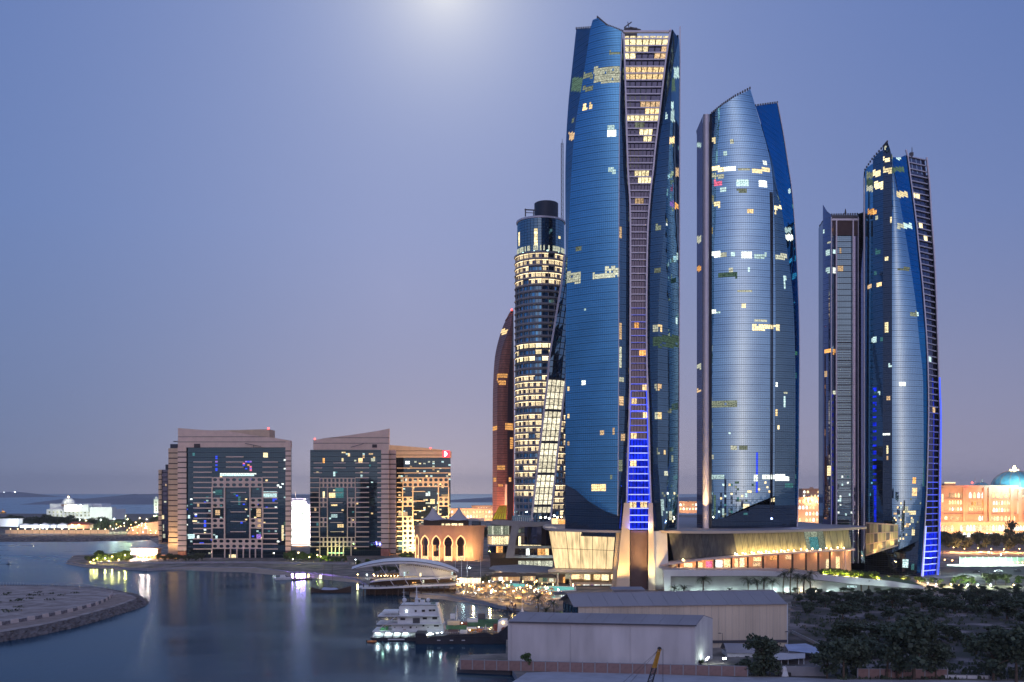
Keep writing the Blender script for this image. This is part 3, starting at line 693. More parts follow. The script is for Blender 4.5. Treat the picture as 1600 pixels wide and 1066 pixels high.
lit1 = [(1113.5, 260, 1130, 267.5, 'yellow'), (1132, 260.5, 1150, 266.5, 'white'), (1152, 262, 1172, 267, 'pale'), (1176, 262.5, 1204, 269.5, 'yellow'), (1113.5, 272, 1130, 278, 'pale'), (1191, 251, 1197.5, 259, 'white'), (1112, 215, 1119, 223, 'yellow'), (1140, 217, 1145.5, 223, 'pale'), (1130, 236, 1136, 243, 'cool'),
    (1115, 282, 1129, 290.5, 'pink'), (1151, 282, 1169, 290.5, 'cool'), (1186, 281, 1197.5, 292, 'white'), (1125, 294, 1134, 299, 'cool'), (1150, 294, 1168, 300, 'paledim'), (1116, 314.5, 1126, 323.5, 'yellow'), (1166, 326.5, 1177, 335, 'warm'), (1113.5, 391.5, 1125, 401.5, 'white'), (1126, 395, 1134, 401, 'pale'), (1142, 393, 1147, 400, 'cool'), (1157, 394.5, 1176, 403, 'white'), (1178, 396, 1199, 403, 'cool'),
    (1123, 425, 1152, 434, 'green'), (1140, 419, 1145, 425, 'pale'), (1167, 419, 1172, 425, 'cool'), (1152, 452, 1174, 457, 'pale'), (1113.5, 482.5, 1119, 491.5, 'white'), (1119, 486, 1127, 491, 'cool'), (1160, 473, 1167, 480, 'yellow'), (1178, 498, 1198, 504, 'pale'), (1177, 507.5, 1217, 515.5, 'yellow'), (1115, 463, 1117, 469, 'pale'), (1115, 497, 1117, 503, 'pale'),
    (1112, 626.5, 1152, 637, 'paledim'), (1142, 697.5, 1150, 703.5, 'pale'), (1155, 697.5, 1168, 703.5, 'paledim'), (1112, 742, 1131, 750.5, 'cool'), (1179, 742, 1184, 751, 'white'), (1190, 742, 1212, 750.5, 'white'), (1113, 711, 1117, 716, 'pale'), (1140, 675, 1143, 679, 'cool'), (1160, 788, 1170, 793, 'yellow'), (1128, 796, 1131, 806, 'cool'), (1116, 775, 1119, 806, 'green'), (1150, 775, 1153, 780, 'teal'), (1165, 770, 1168, 778, 'cool'), (1180, 705, 1183, 770, 'led'), (1140, 765, 1143, 769, 'pink')]
curtain(t1, main, zat(812, D1), zat(136, D1), 30, 'sail2', lits=Ls(lit1), seed=12, sparkle=SP(1122, 752, 1206, 808, .07, 'cool', 'green', 'warm', 'teal', 'yellow', 'paledim'))
side = Face(Edge(D1, [(y, x + .4) for y, x in f4.pts], [(0, 1), (280, 1)]), f5, .5)
curtain(t1, side, zat(790, D1), zat(236, D1), 10, 'teal', seed=13, lits=Ls([(1204, 321, 1222, 327, 'yellow'), (1209, 330, 1213, 336, 'yellow'), (1204, 397, 1230, 405, 'pale'), (1225, 431, 1228, 451, 'cool'), (1211, 507, 1217, 515.5, 'yellow'), (1204, 641, 1214, 650.5, 'warm'), (1226, 743, 1232, 750, 'white'), (1224, 611, 1230, 617, 'pale'), (1225, 620, 1228, 638, 'cool'), (1212, 598, 1215, 604, 'white'), (1214, 665, 1219, 671, 'yellow'), (1208, 673, 1213, 680, 'warmdim'), (1204, 575, 1208, 583, 'pink'), (1212, 742, 1226, 750.5, 'white'), (1226, 754, 1240, 763.5, 'teal')]))
deep = Face(f5, f6, .4, top=[(0, zat(161.5, D1)), (1, zat(157, D1 + 30))])
curtain(t1, deep, zat(790, D1), zat(157, D1 + 30), 12, 'deep', seed=14, lits=Ls([(1226, 356, 1236, 363.5, 'cool'), (1226, 367, 1239, 375.5, 'white'), (1221, 376, 1228, 384.5, 'orange'), (1232, 296, 1236, 302, 'cool'), (1238, 320, 1241, 326, 'teal'), (1241, 742, 1244, 748, 'teal')]))
under1 = Face(f3, f6, 2.0, top=[(0, zat(811, D1)), (.12, zat(811, D1)), (.45, zat(793, D1)), (.75, zat(776, D1)), (1, zat(764, D1))])
curtain(t1, under1, zat(826, D1), zat(764, D1), 22, 'night', seed=15, lits=Ls([(1204, 776, 1222, 784.5, 'yellow'), (1162, 800, 1170, 805, 'teal'), (1186, 790, 1189, 800, 'teal')]))
flank = Face(f0, f1, 0, top=[(0, zat(186, D1)), (1, zat(177, D1))])
curtain(t1, flank, zat(826, D1), zat(177, D1), 4, 'slot', seed=16, lits=Ls([(1089, 224, 1096, 230, 'cool'), (1090, 369, 1096, 379, 'pale'), (1089, 416, 1095, 424, 'orange'), (1089, 569, 1096, 576, 'pale'), (1090, 608, 1096, 612, 'warmdim')]))
mb = MB(); rows = []
for k in range(41):
    z = lerp(zat(826, D1), zat(176, D1), k / 40); a, b = f1(z), f2(z); r = (b.x - a.x) / 2; c = (a + b) / 2
    rows.append([Vector((c.x - r * math.cos(q * math.pi / 10), c.y - r * math.sin(q * math.pi / 10) * .9, z)) for q in range(11)])
mb.sheet(rows); mb.face(*rows[-1])
build('pilaster', mb, M['rail'], t1, smooth=True)
mb = MB().sheet([[f2(zat(826, D1)), f3(zat(826, D1))], [f2(zat(175, D1)), f3(zat(175, D1))]]); build('dark_reveal', mb, M['frame'], t1)
rail(t1, f6, zat(826, D1), zat(157, D1 + 30), .4, .5, name='corner_mast')
core(t1, [f0, f1, f3, f4, f5, f6], ZL, zat(186, D1), 14)
roof_pegs(t1, [main(0, zat(175, D1)), main(.25, zat(165, D1)), main(.55, zat(154, D1)), main(1, zat(137, D1))], 20, s=.35)
roof_pegs(t1, [f5(zat(161, D1)), f6(zat(156.5, D1 + 30))], 10, s=.35)
# dark strips on the front stand in for the next tower mirrored in it
for px, w in ((1204.5, .7), (1207.5, .5)):
    e = Edge(D1, [(270, px), (826, px - 1)], .2); rail(t1, e, zat(800, D1), zat(300, D1), w * .6, .5, m='frame', name='mirror_strip')

# --- the right hand tower
D3 = 601
t3 = thing('glass_tower', 'rightmost glass skyscraper with a bright blue strip and blue lit right edge', 'skyscraper', (xat(1410, D3), D3, ZL), group='blue glass skyscrapers')
g0 = Edge(D3, [(265, 1352), (830, 1351), (910, 1352)], 22)
g1 = Edge(D3, [(245, 1364), (910, 1363.5)], [(0, 12), (250, 12)])
g2e = Edge(D3, [(231, 1380), (910, 1379)], [(0, 4), (250, 5)])
g3 = Edge(D3, [(221, 1386.5), (238, 1392), (271, 1393.5), (910, 1394)], [(0, 1), (250, 2)])
g4 = Edge(D3, [(232, 1393), (271, 1398.4), (308, 1405), (338, 1410), (372, 1415.7), (411, 1422), (474, 1431), (528, 1436), (582, 1441.6), (625, 1442.7), (724, 1443), (781, 1440), (823, 1437), (905, 1432)], [(0, 1), (250, 6)])
g5 = Edge(D3, [(231, 1413.5), (240, 1416.8), (271, 1421), (303.6, 1425.4), (349, 1431), (390, 1435), (441.6, 1440.5), (480, 1443.7), (528, 1447), (571, 1449), (640, 1450), (724, 1448.5), (781, 1446.5), (823, 1444), (905, 1439)], [(0, 3), (150, 5), (250, 22)])
g6 = Edge(D3, [(244, 1448), (286, 1452.4), (338, 1455.6), (383, 1459), (429, 1461.7), (485, 1464), (550, 1466), (603, 1467.5), (650, 1469), (724, 1468.4), (809, 1467.5), (865, 1467), (902, 1464)], [(0, 13), (150, 15), (250, 30)])
curtain(t3, Face(g0, g1, 0, top=[(0, zat(265, D3 + 20)), (.5, zat(253, D3 + 14)), (1, zat(245, D3 + 8))]), zat(860, D3), zat(245, D3), 6, 'sail', seed=21, lits=Ls([(1353, 269, 1364, 279, 'paledim'), (1353, 280, 1364, 290, 'green'), (1353, 290.5, 1365, 299, 'pale'), (1355, 327, 1370, 335.5, 'orange'), (1361, 527, 1364, 535, 'cool'), (1355, 444, 1361, 451, 'warmdim')]))
curtain(t3, Face(g1, g2e, 0, top=[(0, zat(245, D3 + 8)), (1, zat(230, D3 + 4))]), zat(862, D3), zat(230, D3), 8, 'dark', seed=22, lits=Ls([(1364, 266, 1376, 275.5, 'yellow'), (1365, 284, 1383, 295, 'yellow'), (1367, 337, 1371, 344, 'pale'), (1364, 327, 1370, 335.5, 'orange'), (1368, 390, 1375, 397, 'teal'), (1370, 441, 1377, 448, 'warm'), (1362, 527, 1369, 535, 'cool'), (1376, 526, 1379, 534, 'teal'), (1366, 612, 1369, 616, 'teal'), (1372, 612, 1375, 616, 'cool'), (1361, 586, 1363, 598, 'pale'), (1366, 425, 1370, 431, 'teal')] + [(1364, y, 1370, y + 4.5, 'ledglass') for y in range(606, 770, 11)] + [(1365, 766, 1369, 815, 'ledglass')]))  # blue panes stand in for the tallest tower's ladder mirrored here
curtain(t3, Face(g2e, g3, 0, top=[(0, zat(230, D3 + 4)), (1, zat(221, D3 + 1))]), zat(864, D3), zat(221, D3), 5, 'night', seed=23, lits=Ls([(1380, 246, 1390, 252, 'yellow'), (1381, 228, 1385, 233, 'pale'), (1380, 262, 1394, 270.5, 'yellow'), (1391, 340, 1395, 348, 'yellow'), (1383, 401, 1387, 406, 'yellow'), (1383, 504, 1388, 520, 'yellow'), (1389, 569, 1393, 573, 'cool'), (1386, 618, 1392, 624, 'warmdim'), (1384, 695, 1389, 708, 'yellow'), (1384, 712, 1389, 720, 'warmdim'), (1380, 676, 1392, 679, 'white')]))  # dark glass stands in for neighbouring towers mirrored in the curved front
lit3 = [(1394, 262, 1410, 270, 'green'), (1393, 242, 1409, 249, 'paledim'), (1401, 298.5, 1418, 308, 'yellow'), (1402, 349, 1419, 357, 'pale'), (1404, 596, 1416, 604, 'white'), (1402, 418, 1421, 424, 'paledim'), (1422, 487, 1432, 493.5, 'paledim'), (1425, 745, 1432, 756, 'orange'), (1425, 763, 1432, 775, 'warm'), (1415, 790, 1420, 800, 'pale'), (1420, 798, 1432, 804, 'yellow'), (1423, 810, 1427, 816, 'pale'), (1416, 818, 1421, 824, 'warmdim'), (1425, 828, 1430, 838, 'yellow'), (1396, 800, 1402, 806, 'warmdim')]
curtain(t3, Face(g3, g4, 2.2, top=[(0, zat(240, D3)), (1, zat(236, D3))], bot=[(0, zat(864, D3)), (1, zat(845, D3))]), zat(866, D3), zat(234, D3), 18, 'sail2', lits=Ls(lit3), seed=24, sparkle=SP(1396, 780, 1445, 845, .06, 'cool', 'yellow', 'warm', 'paledim'))
curtain(t3, Face(g4, g5, 0, top=[(0, zat(240, D3)), (.5, zat(234, D3)), (1, zat(231, D3 + 10))]), zat(896, D3), zat(231, D3 + 8), 9, 'deep', seed=25, lits=Ls([(1399, 242, 1409, 249, 'cool'), (1396, 261, 1412, 268, 'green'), (1405, 299, 1418, 308, 'yellow'), (1412, 349, 1425, 357, 'cool'), (1430, 487, 1435, 493, 'cool'), (1440, 720, 1444, 760, 'teal')]))
curtain(t3, Face(g0, g4, 1, top=[(0, zat(864, D3)), (1, zat(845, D3))]), zat(908, D3), zat(845, D3), 18, 'night', seed=26, lits=Ls([(1412, 873, 1420, 888, 'cool'), (1424, 880, 1428, 890, 'teal')]))
lad3 = [(1424, 301, 1437, 312, 'yellow'), (1433, 350, 1442, 361, 'yellow'), (1442, 371, 1451, 382, 'yellow'), (1448, 556, 1454, 567, 'cool'), (1455, 634, 1463, 645, 'warmdim'), (1437, 252, 1442, 257, 'warmdim')]
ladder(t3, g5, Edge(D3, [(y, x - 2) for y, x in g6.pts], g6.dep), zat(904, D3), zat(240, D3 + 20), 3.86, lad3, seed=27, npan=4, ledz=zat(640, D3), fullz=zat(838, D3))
rail(t3, g5, zat(905, D3), zat(231, D3 + 18), .7, .9, dx=.2)
rail(t3, g6, zat(902, D3), zat(243, D3 + 26), .8, .9, dx=-.2)
rail(t3, g6, zat(902, D3), zat(590, D3 + 14), .55, .35, dx=.1, m=E['led'], name='rail_light', dy=-1)
rail(t3, g5, zat(902, D3), zat(822, D3 + 4), .35, .3, dx=.9, m=E['led2'], name='rail_light', dy=-.8)
rail(t3, Edge(D3, [(278, 1350), (860, 1350)], 20), zat(860, D3), zat(278, D3 + 18), .7, .8, m='rail', name='corner_mast')
core(t3, [g0, g1, g2e, g3, g4, g5, g6], ZL, zat(248, D3), 10)
roof_pegs(t3, [g0(zat(264, D3 + 20)), g1(zat(244, D3 + 8)), g2e(zat(229, D3 + 4)), g3(zat(220, D3))], 14, s=.35)
mb = MB(); p = P(1425, 238, D3 + 24); mb.cyl(p + Vector((0, 0, -3)), p + Vector((0, 0, 3)), .35, .2, 6); mb.box(p.x - 1, p.y, p.z - 2, p.x + 1, p.y + 2, p.z)
build('roof_mast', mb, M['dgrey'], t3)

# --- the narrow tower behind it
D4 = 628
t4 = thing('glass_tower', 'narrow rear tower with horned roof, two white pilasters and a brown louvred head', 'skyscraper', (xat(1318, D4), D4, ZL), group='blue glass skyscrapers')
h0 = Edge(D4, [(315, 1286), (880, 1286)], 6); h1 = Edge(D4, [(315, 1299), (880, 1299)], -1)
h2 = Edge(D4, [(315, 1306), (880, 1306)], 0); h3 = Edge(D4, [(315, 1332), (880, 1332)], 0)
h4 = Edge(D4, [(315, 1341), (880, 1341)], 0); h5 = Edge(D4, [(315, 1352), (880, 1352)], 8)
ZB4 = zat(880, D4)
curtain(t4, Face(h0, h1, .8, top=[(0, zat(315.5, D4)), (.2, zat(321, D4)), (.5, zat(329, D4)), (1, zat(336, D4))]), ZB4, zat(315, D4), 6, 'mauve', seed=31, lits=Ls([(1290, 390, 1296, 399, 'cool'), (1290, 418, 1296, 426, 'cool'), (1288, 545, 1298, 552, 'orange'), (1293, 377, 1298, 381, 'pale'), (1286, 359, 1289, 366, 'cool'), (1289, 580, 1292, 590, 'warmdim'), (1293, 728, 1298, 744, 'yellow')]))
curtain(t4, Face(h1, h2, 0), ZB4, zat(347, D4), 3, 'mauve', seed=32, lits=Ls([(1301, 390, 1306, 396, 'cool'), (1301, 417, 1306, 426, 'white'), (1301, 545, 1306, 553, 'orange'), (1302, 610, 1305, 617, 'pale')]))
curtain(t4, Face(h2, h3, 0), ZB4, zat(368, D4), 9, 'teal', seed=33, per=3, gf=.45, lits=Ls([(1310, 416, 1318, 424, 'warmdim'), (1312, 387, 1316, 395, 'warmdim')]), sparkle=SP(1308, 742, 1331, 808, .10, 'cool', 'teal', 'white'))
curtain(t4, Face(h3, h4, 0), ZB4, zat(347, D4), 4, 'mauve', seed=34)
curtain(t4, Face(h4, h5, .5, top=[(0, zat(334, D4)), (.5, zat(330, D4)), (1, zat(325, D4))]), ZB4, zat(325, D4), 5, 'mauve', seed=35)
mb = MB()
for k in range(14):
    z = lerp(zat(368, D4), zat(346, D4), k / 14); a, b = h1(z), h4(z); mb.box(a.x, a.y + .2, z, b.x, b.y + 1, z + .42)
build('louver_head', mb, M['louver'], t4, kind='stuff')
mb = MB(); z = zat(366, D4); mb.box(h1(z).x, D4 + .9, z, h4(z).x, D4 + 1.4, zat(346, D4)); build('louver_backing', mb, M['groove'], t4)
for e in (h2, h3): rail(t4, e, ZB4, zat(343, D4), .8, 1.2, name='pilaster', dy=-.8)
for px in (1298.5, 1340.5, 1349.5): rail(t4, Edge(D4, [(300, px), (880, px)], -.4), ZB4, zat(340 if px < 1345 else 326, D4), .45, .7, name='mullion_fin', dy=-.5)
mb = MB(); mb.box(h1(50).x, D4 - 1.4, zat(345.5, D4), h4(50).x, D4 + 20, zat(342.5, D4)); build('roof_beam', mb, M['rail'], t4)
mb = MB(); mb.box(h1(50).x, D4 + .5, zat(343, D4), h4(50).x, D4 + 24, zat(336, D4)); build('parapet', mb, M['dgrey'], t4)
core(t4, [h0, h1, h4, h5], ZL, zat(340, D4), 18)
roof_pegs(t4, [P(1300, 336, D4 + 1), P(1340, 335, D4 + 1)], 12, s=.35)
mb = MB(); p = P(1321, 335, D4 + 8); mb.cyl(p, p + Vector((0, 0, 3.5)), .8, .2, 6); build('roof_mast', mb, M['dgrey'], t4)
# slender spacing between the horizontal sun blades on the middle bay
mb = MB(); z = zat(620, D4)
zz = ZB4
while zz < zat(520, D4):
    mb.box(h2(zz).x + .5, D4 - .75, zz, h3(zz).x - .5, D4 - .35, zz + .22); zz += 1.6
build('sun_blade', mb, M['grey'], t4, kind='stuff')
# ---------------------------------------------------------------- other large buildings
def fpoly(mb, pts, Y, dep, m=0):              # outline in photo pixels at distance Y, carried straight back
    f = [P(x, y, Y) for x, y in pts]; b = [p + Vector((0, dep, 0)) for p in f]
    mb.face(*f, m=m); mb.face(*reversed(b), m=m)
    n = len(f)
    for i in range(n):
        j = (i + 1) % n; mb.face(f[i], b[i], b[j], f[j], m=m)
    return mb
def vedge(px, D, dy=0.0): return Edge(D, [(0, px), (1060, px)], dy)
def spot(parent, loc, aim, energy, col, angle=90, size=1.5, blend=.6, name='floodlight'):
    d = bpy.data.lights.new(name, 'SPOT'); d.energy = energy; d.color = col; d.spot_size = rad(angle); d.spot_blend = blend; d.shadow_soft_size = size
    o = bpy.data.objects.new(name, d); COL.objects.link(o); o.parent = parent
    off = wl(parent) if parent else Vector((0, 0, 0)); o.location = Vector(loc) - off
    o.rotation_euler = (Vector(aim) - Vector(loc)).to_track_quat('-Z', 'Y').to_euler(); return o
def point(parent, loc, energy, col, size=.4, name='lamp_light'):
    d = bpy.data.lights.new(name, 'POINT'); d.energy = energy; d.color = col; d.shadow_soft_size = size
    o = bpy.data.objects.new(name, d); COL.objects.link(o); o.parent = parent
    o.location = Vector(loc) - (wl(parent) if parent else Vector((0, 0, 0))); return o
def area(parent, loc, aim, energy, col, sx, sy, name='floodlight'):
    d = bpy.data.lights.new(name, 'AREA'); d.shape = 'RECTANGLE'; d.size = sx; d.size_y = sy; d.energy = energy; d.color = col
    o = bpy.data.objects.new(name, d); COL.objects.link(o); o.parent = parent
    o.location = Vector(loc) - (wl(parent) if parent else Vector((0, 0, 0)))
    o.rotation_euler = (Vector(aim) - Vector(loc)).to_track_quat('-Z', 'Y').to_euler(); return o
WARM = (1, .62, .28); ORANGE = (1, .45, .16); COOL = (.75, .95, 1); GREENW = (.72, 1, .86); BLUE = (.05, .10, 1)

def bands(parent, x0, x1, y0, y1, Y, dep, pitch, m, name='stone_band'):
    """a pier of stone courses with deep dark joints"""
    mb = MB().fb(x0 + .15, y0, x1 - .15, y1, Y + .5, dep - .5); build('pier', mb, M['groove'], parent)
    n = max(1, round((y1 - y0) / pitch)); me = None
    h = (y1 - y0) / n
    one = MB().fb(x0, y0, x1, y0 + h * .80, Y, .8); c = P((x0 + x1) / 2, y0, Y); me = one.mesh(name, M[m], c)
    for k in range(n): link(name, me, parent, P((x0 + x1) / 2, y0 + k * h, Y) - wl(parent))
def bars(parent, x0, x1, ys, Y, m, h=1.7, dep=.8, name='floor_band'):
    c = P((x0 + x1) / 2, 700, Y); me = MB().fb(x0, 700 - h / 2, x1, 700 + h / 2, Y, dep).mesh(name, M[m], c)
    for y in ys: link(name, me, parent, P((x0 + x1) / 2, y, Y) - wl(parent))
def lattice_mesh(w, h, t, m):
    mb = MB(); x, z = w / 2, h / 2
    mb.box(-x, 0, z - t, x, .8, z); mb.box(-x, 0, -z, x, .8, -z + t); mb.box(-x, .05, -z + t, -x + t, .8, z - t); mb.box(x - t, .05, -z + t, x, .8, z - t)
    q = t * .95
    for sx in (-1, 1):
        for sz in (-1, 1):
            a = (sx * (x - t), sz * (z - t)); tri = [(a[0], a[1]), (a[0] - sx * q, a[1]), (a[0], a[1] - sz * q)]
            mb.face(*[(p[0], .1, p[1]) for p in (tri if sx * sz < 0 else tri[::-1])])
    return mb.mesh('lattice_frame', M[m])
def lattice(parent, x0, y0, nc, cw, nr, ch, Y, m, full=(0, 6), lit=None):
    w, h = cw * Y / F, ch * Y / F; me = lattice_mesh(w, h, w * .17, m)
    post = MB().box(-w * .11, -.05, -h, w * .11, .8, h).mesh('lattice_post', M[m])
    for r in range(nr):
        g = r // 2
        for c in range(nc):
            cx, cy = x0 + (c + .5) * cw, y0 + (r + .5) * ch
            if g in full or (g % 2 == 0 and (c < 2 or c >= nc - 2)):
                link('lattice_frame', me, parent, P(cx, cy, Y) - wl(parent))
        if g not in full and r % 2 == 0:
            for c in (0, 2, nc - 2, nc):
                link('lattice_post', post, parent, P(x0 + c * cw, y0 + (r + 1) * ch, Y - .1) - wl(parent))
    return me
def beacon(parent, px, py, Y):
    p = P(px, py, Y); build('beacon', MB().cyl(p + Vector((0, 0, -.6)), p + Vector((0, 0, .6)), .65, .5, 8), E['red'], parent)

# --- left hotel block
DA = 770
ha = thing('hotel_block', 'left banded stone hotel block with dark lattice glass front and one bright white floor', 'hotel', (xat(360, DA), DA, ZL), group='banded stone hotel blocks')
Fa = Face(vedge(290, DA, .6), vedge(447, DA, .6))
litA = Ls([(343, 737.5, 401, 741, 'white'), (345, 741, 398, 745, 'cool'), (412, 769, 434, 777.5, 'cool'), (295, 833.5, 304, 841, 'cool'), (307, 836, 312, 841, 'white'), (335, 836, 341, 841, 'cool'), (410, 708, 417, 714, 'yellow'), (400, 794, 408, 807, 'warmdim'), (400, 810, 407, 825, 'warmdim'), (336, 764, 346, 772, 'teal'), (308, 787, 313, 793, 'warmdim'), (338, 797, 345, 806, 'warmdim'), (371, 776, 375, 790, 'teal'), (318, 812, 322, 823, 'led'),
    (441, 820, 443, 845, 'yellow'), (308, 868, 311, 871, 'white'), (326, 862, 329, 865, 'pale'), (427, 862, 429, 866, 'pale'), (359, 866, 370, 873, 'yellow'), (292, 785, 295, 790, 'teal'), (292, 805, 296, 810, 'cool'), (435, 708, 437, 716, 'cool'), (402, 835, 407, 841, 'purple'), (427, 776, 431, 780, 'led'), (300, 706, 304, 712, 'teal')])
curtain(ha, Fa, zat(874, DA), zat(699, DA), 44, 'hotel', pitch=1.32, lits=litA, seed=41, gf=.3, sparkle=SP(338, 708, 341, 737, .5, 'led', 'led', 'purple') + SP(379, 720, 397, 736, .35, 'purple', 'led', 'pink', 'orange') + SP(291, 775, 334, 850, .06, 'cool', 'yellow', 'white', 'teal', 'led') + SP(430, 700, 446, 850, .05, 'cool', 'white', 'green') + SP(334, 745, 430, 850, .03, 'cool', 'teal', 'warm', 'led'))  # blue and purple sparkle panes imitate signs mirrored in the front
bands(ha, 277.5, 291, 699, 862, DA - 1.4, 30, 8, 'pink'); bands(ha, 446, 454.5, 690, 862, DA - 1.4, 3, 8, 'pink')
mb = MB(); fpoly(mb, [(278, 874), (278, 862), (291, 862), (291, 874)], DA - 1, 25); fpoly(mb, [(446, 874), (446, 862), (454.5, 862), (454.5, 874)], DA - 1, 3); build('plinth', mb, M['brown'], ha, kind='stuff')
def parapet(parent, top, bottom, Y, dep, lines, m):
    """banded parapet: each course its own stone, following the curved top edge"""
    xs = [p[0] for p in top]
    ytop = lambda x: lin(top, x)
    cuts = [None] + lines + [bottom]
    for a, b in zip(cuts, cuts[1:]):
        n = 14; mb = MB(); x0, x1 = xs[0], xs[-1]; rows = []
        up = []; lo = []
        for k in range(n + 1):
            x = lerp(x0, x1, k / n); ya = max(ytop(x), a + .6 if a else -1e9); yb = max(ytop(x), b - .25)
            up.append((x, ya)); lo.append((x, yb))
        if max(q[1] - w[1] for q, w in zip(lo, up)) < .2: continue
        pts = lo + up[::-1]
        fpoly(mb, [p for i, p in enumerate(pts) if i == 0 or (abs(p[0] - pts[i - 1][0]) + abs(p[1] - pts[i - 1][1])) > .01], Y, dep)
        build('parapet_course', mb, M[m], parent)
    mb = MB(); fpoly(mb, [(xs[0] + .3, bottom)] + [(xs[-1] - .3, bottom)] + [(x, ytop(x) + .7) for x in reversed([lerp(xs[0] + .3, xs[-1] - .3, k / 10) for k in range(11)])], Y + .5, dep - 1)
    build('parapet_core', mb, M['groove'], parent)
parapet(ha, [(278, 669), (291, 669.8), (310, 671.5), (327, 672.5), (349, 673), (372, 676), (390, 679.5), (421, 683), (454, 688.5)], 699.5, DA - 1.6, 5, [682.5, 690.5], 'pink')
mb = MB(); fpoly(mb, [(327, 690), (421, 690), (421, 671), (405, 671), (372, 672), (327, 672.6)], DA + 6, 18); build('penthouse', mb, M['tan'], ha)
mb = MB().fb(303, 693.5, 312.5, 699.5, DA - 2.2, 2); build('roof_vent', mb, M['groove'], ha)
mb = MB(); mb.beam(P(383, 693, DA - 3), P(408, 698, DA - 3), .5); mb.beam(P(396, 695.5, DA - 3), P(396, 699, DA - 3), .4); build('cleaning_jib', mb, M['dgrey'], ha)
beacon(ha, 419.5, 669.5, DA + 6)
ysA = [722 + 8 * k for k in range(18)]
bars(ha, 302, 331, ysA, DA - .2, 'pink'); bars(ha, 410, 434, ysA, DA - .2, 'pink'); bars(ha, 353, 380, [714, 722, 730], DA - .2, 'pink'); bars(ha, 360, 384, [769.5, 784, 800, 815, 831], DA - .2, 'pink', h=1.2)
lattice(ha, 331, 745.7, 8, 9.9, 14, 8.0, DA - .4, 'pink')
mb0 = MB().fb(331 - .9, 857.5, 331 + .9, 873.5, DA - .4, .9); c0 = P(331, 857.5, DA - .4); mec = mb0.mesh('ground_column', M['pink'], c0)
for px in (331, 351, 360, 370, 380, 390, 399, 409): link('ground_column', mec, ha, P(px, 857.5, DA - .4) - wl(ha))
mb = MB().fb(291, 699.5, 436, 874, DA + 2, 20); build('core', mb, M['dgrey'], ha)
mb = MB().fb(327, 872.5, 346, 877, DA - 6, 5); build('entrance_block', mb, M['pink'], ha)
# stepped wings on its left
hw = thing('hotel_wing', 'warm lit banded stone wing stepping back beside the left hotel block', 'hotel', (xat(262, DA + 30), DA + 30, ZL), group='banded stone hotel blocks')
bands(hw, 263, 279, 700.5, 849, DA + 22, 30, 8.1, 'tan'); bands(hw, 247.5, 252.5, 734, 846, DA + 42, 30, 8, 'tan')
mb = MB().fb(266, 694, 280, 700.5, DA + 25, 20); build('plant_room', mb, M['frame'], hw)
mb = MB().fb(258.5, 726, 264, 734, DA + 44, 10); build('plant_room', mb, M['frame'], hw)
curtain(hw, Face(vedge(252.5, DA + 43), vedge(262, DA + 43)), zat(848, DA + 43), zat(734, DA + 43), 5, 'slot', pitch=1.9, per=2, gf=.9, seed=43, lits=Ls([(253, 805, 257, 812, 'yellow'), (254, 835, 258, 842, 'pale'), (257, 780, 260, 784, 'pale'), (254, 818, 256, 830, 'pale'), (258, 755, 260, 758, 'warmdim')]))
mb = MB(); mb.fb(248, 735, 263, 850, DA + 46, 24); mb.fb(262.5, 849, 279, 868, DA + 22, 20); build('core', mb, M['tan'], hw, kind='stuff')
mb = MB(); mb.beam(P(271, 690, DA + 22), P(279, 690.5, DA + 22), .6, .8); build('roof_arm', mb, M['dgrey'], hw)
# --- middle hotel block
DB = 795
hb = thing('hotel_block', 'middle banded stone hotel block whose curved parapet rises to the right', 'hotel', (xat(545, DB), DB, ZL), group='banded stone hotel blocks')
litB = Ls([(543, 707, 548, 712.5, 'warm'), (504, 716, 508.5, 723, 'orange'), (552, 718, 557, 722, 'pale'), (560, 717, 565, 723, 'warm'), (578, 715, 585, 722, 'pale'), (577, 707, 583, 711, 'warmdim'), (567, 707, 570, 711, 'cool'), (519, 737, 524, 745, 'cool'), (524, 736, 527, 739, 'teal'), (504, 768, 509, 777, 'yellow'), (515, 771, 524, 777, 'warm'), (524, 763, 537, 777, 'teal'), (516, 787, 526, 792, 'warm'), (517, 803, 526, 808, 'cool'), (528, 819, 537, 824, 'warm'), (490, 793, 494, 798, 'warmdim'), (493, 816, 498, 823, 'teal'), (533, 716, 536, 720, 'yellow'), (562, 743, 565, 746, 'cool'), (566, 711, 569, 715, 'warmdim'), (571, 806, 575, 810, 'paledim'), (502, 872, 504, 876, 'pale')])
curtain(hb, Face(vedge(484.5, DB, .6), vedge(596, DB, .6)), zat(876, DB), zat(703, DB), 34, 'hotel', pitch=1.32, lits=litB, seed=44, gf=.3, sparkle=SP(485, 705, 590, 860, .012, 'cool', 'yellow', 'warm', 'teal'))
bands(hb, 595.5, 607.5, 703, 858, DB - 1.5, 4, 7.75, 'pink')
mb = MB().fb(595, 858, 608, 872, DB - 1, 20); build('plinth', mb, M['brown'], hb)
parapet(hb, [(489.5, 688), (510, 684.3), (530, 682.2), (560, 678), (590, 673.5), (607.7, 669.8)], 703.2, DB - 1.7, 5, [684, 692.5], 'pink')
mb = MB().fb(581.5, 694.5, 589, 699.5, DB - 2.2, 1); build('roof_vent', mb, M['groove'], hb)
mb = MB(); mb.beam(P(548, 699, DB - 3), P(568, 693.5, DB - 3), .45); build('cleaning_jib', mb, M['dgrey'], hb)
beacon(hb, 492, 686, DB)
ysB = [723.5 + 7.7 * k for k in range(18)]
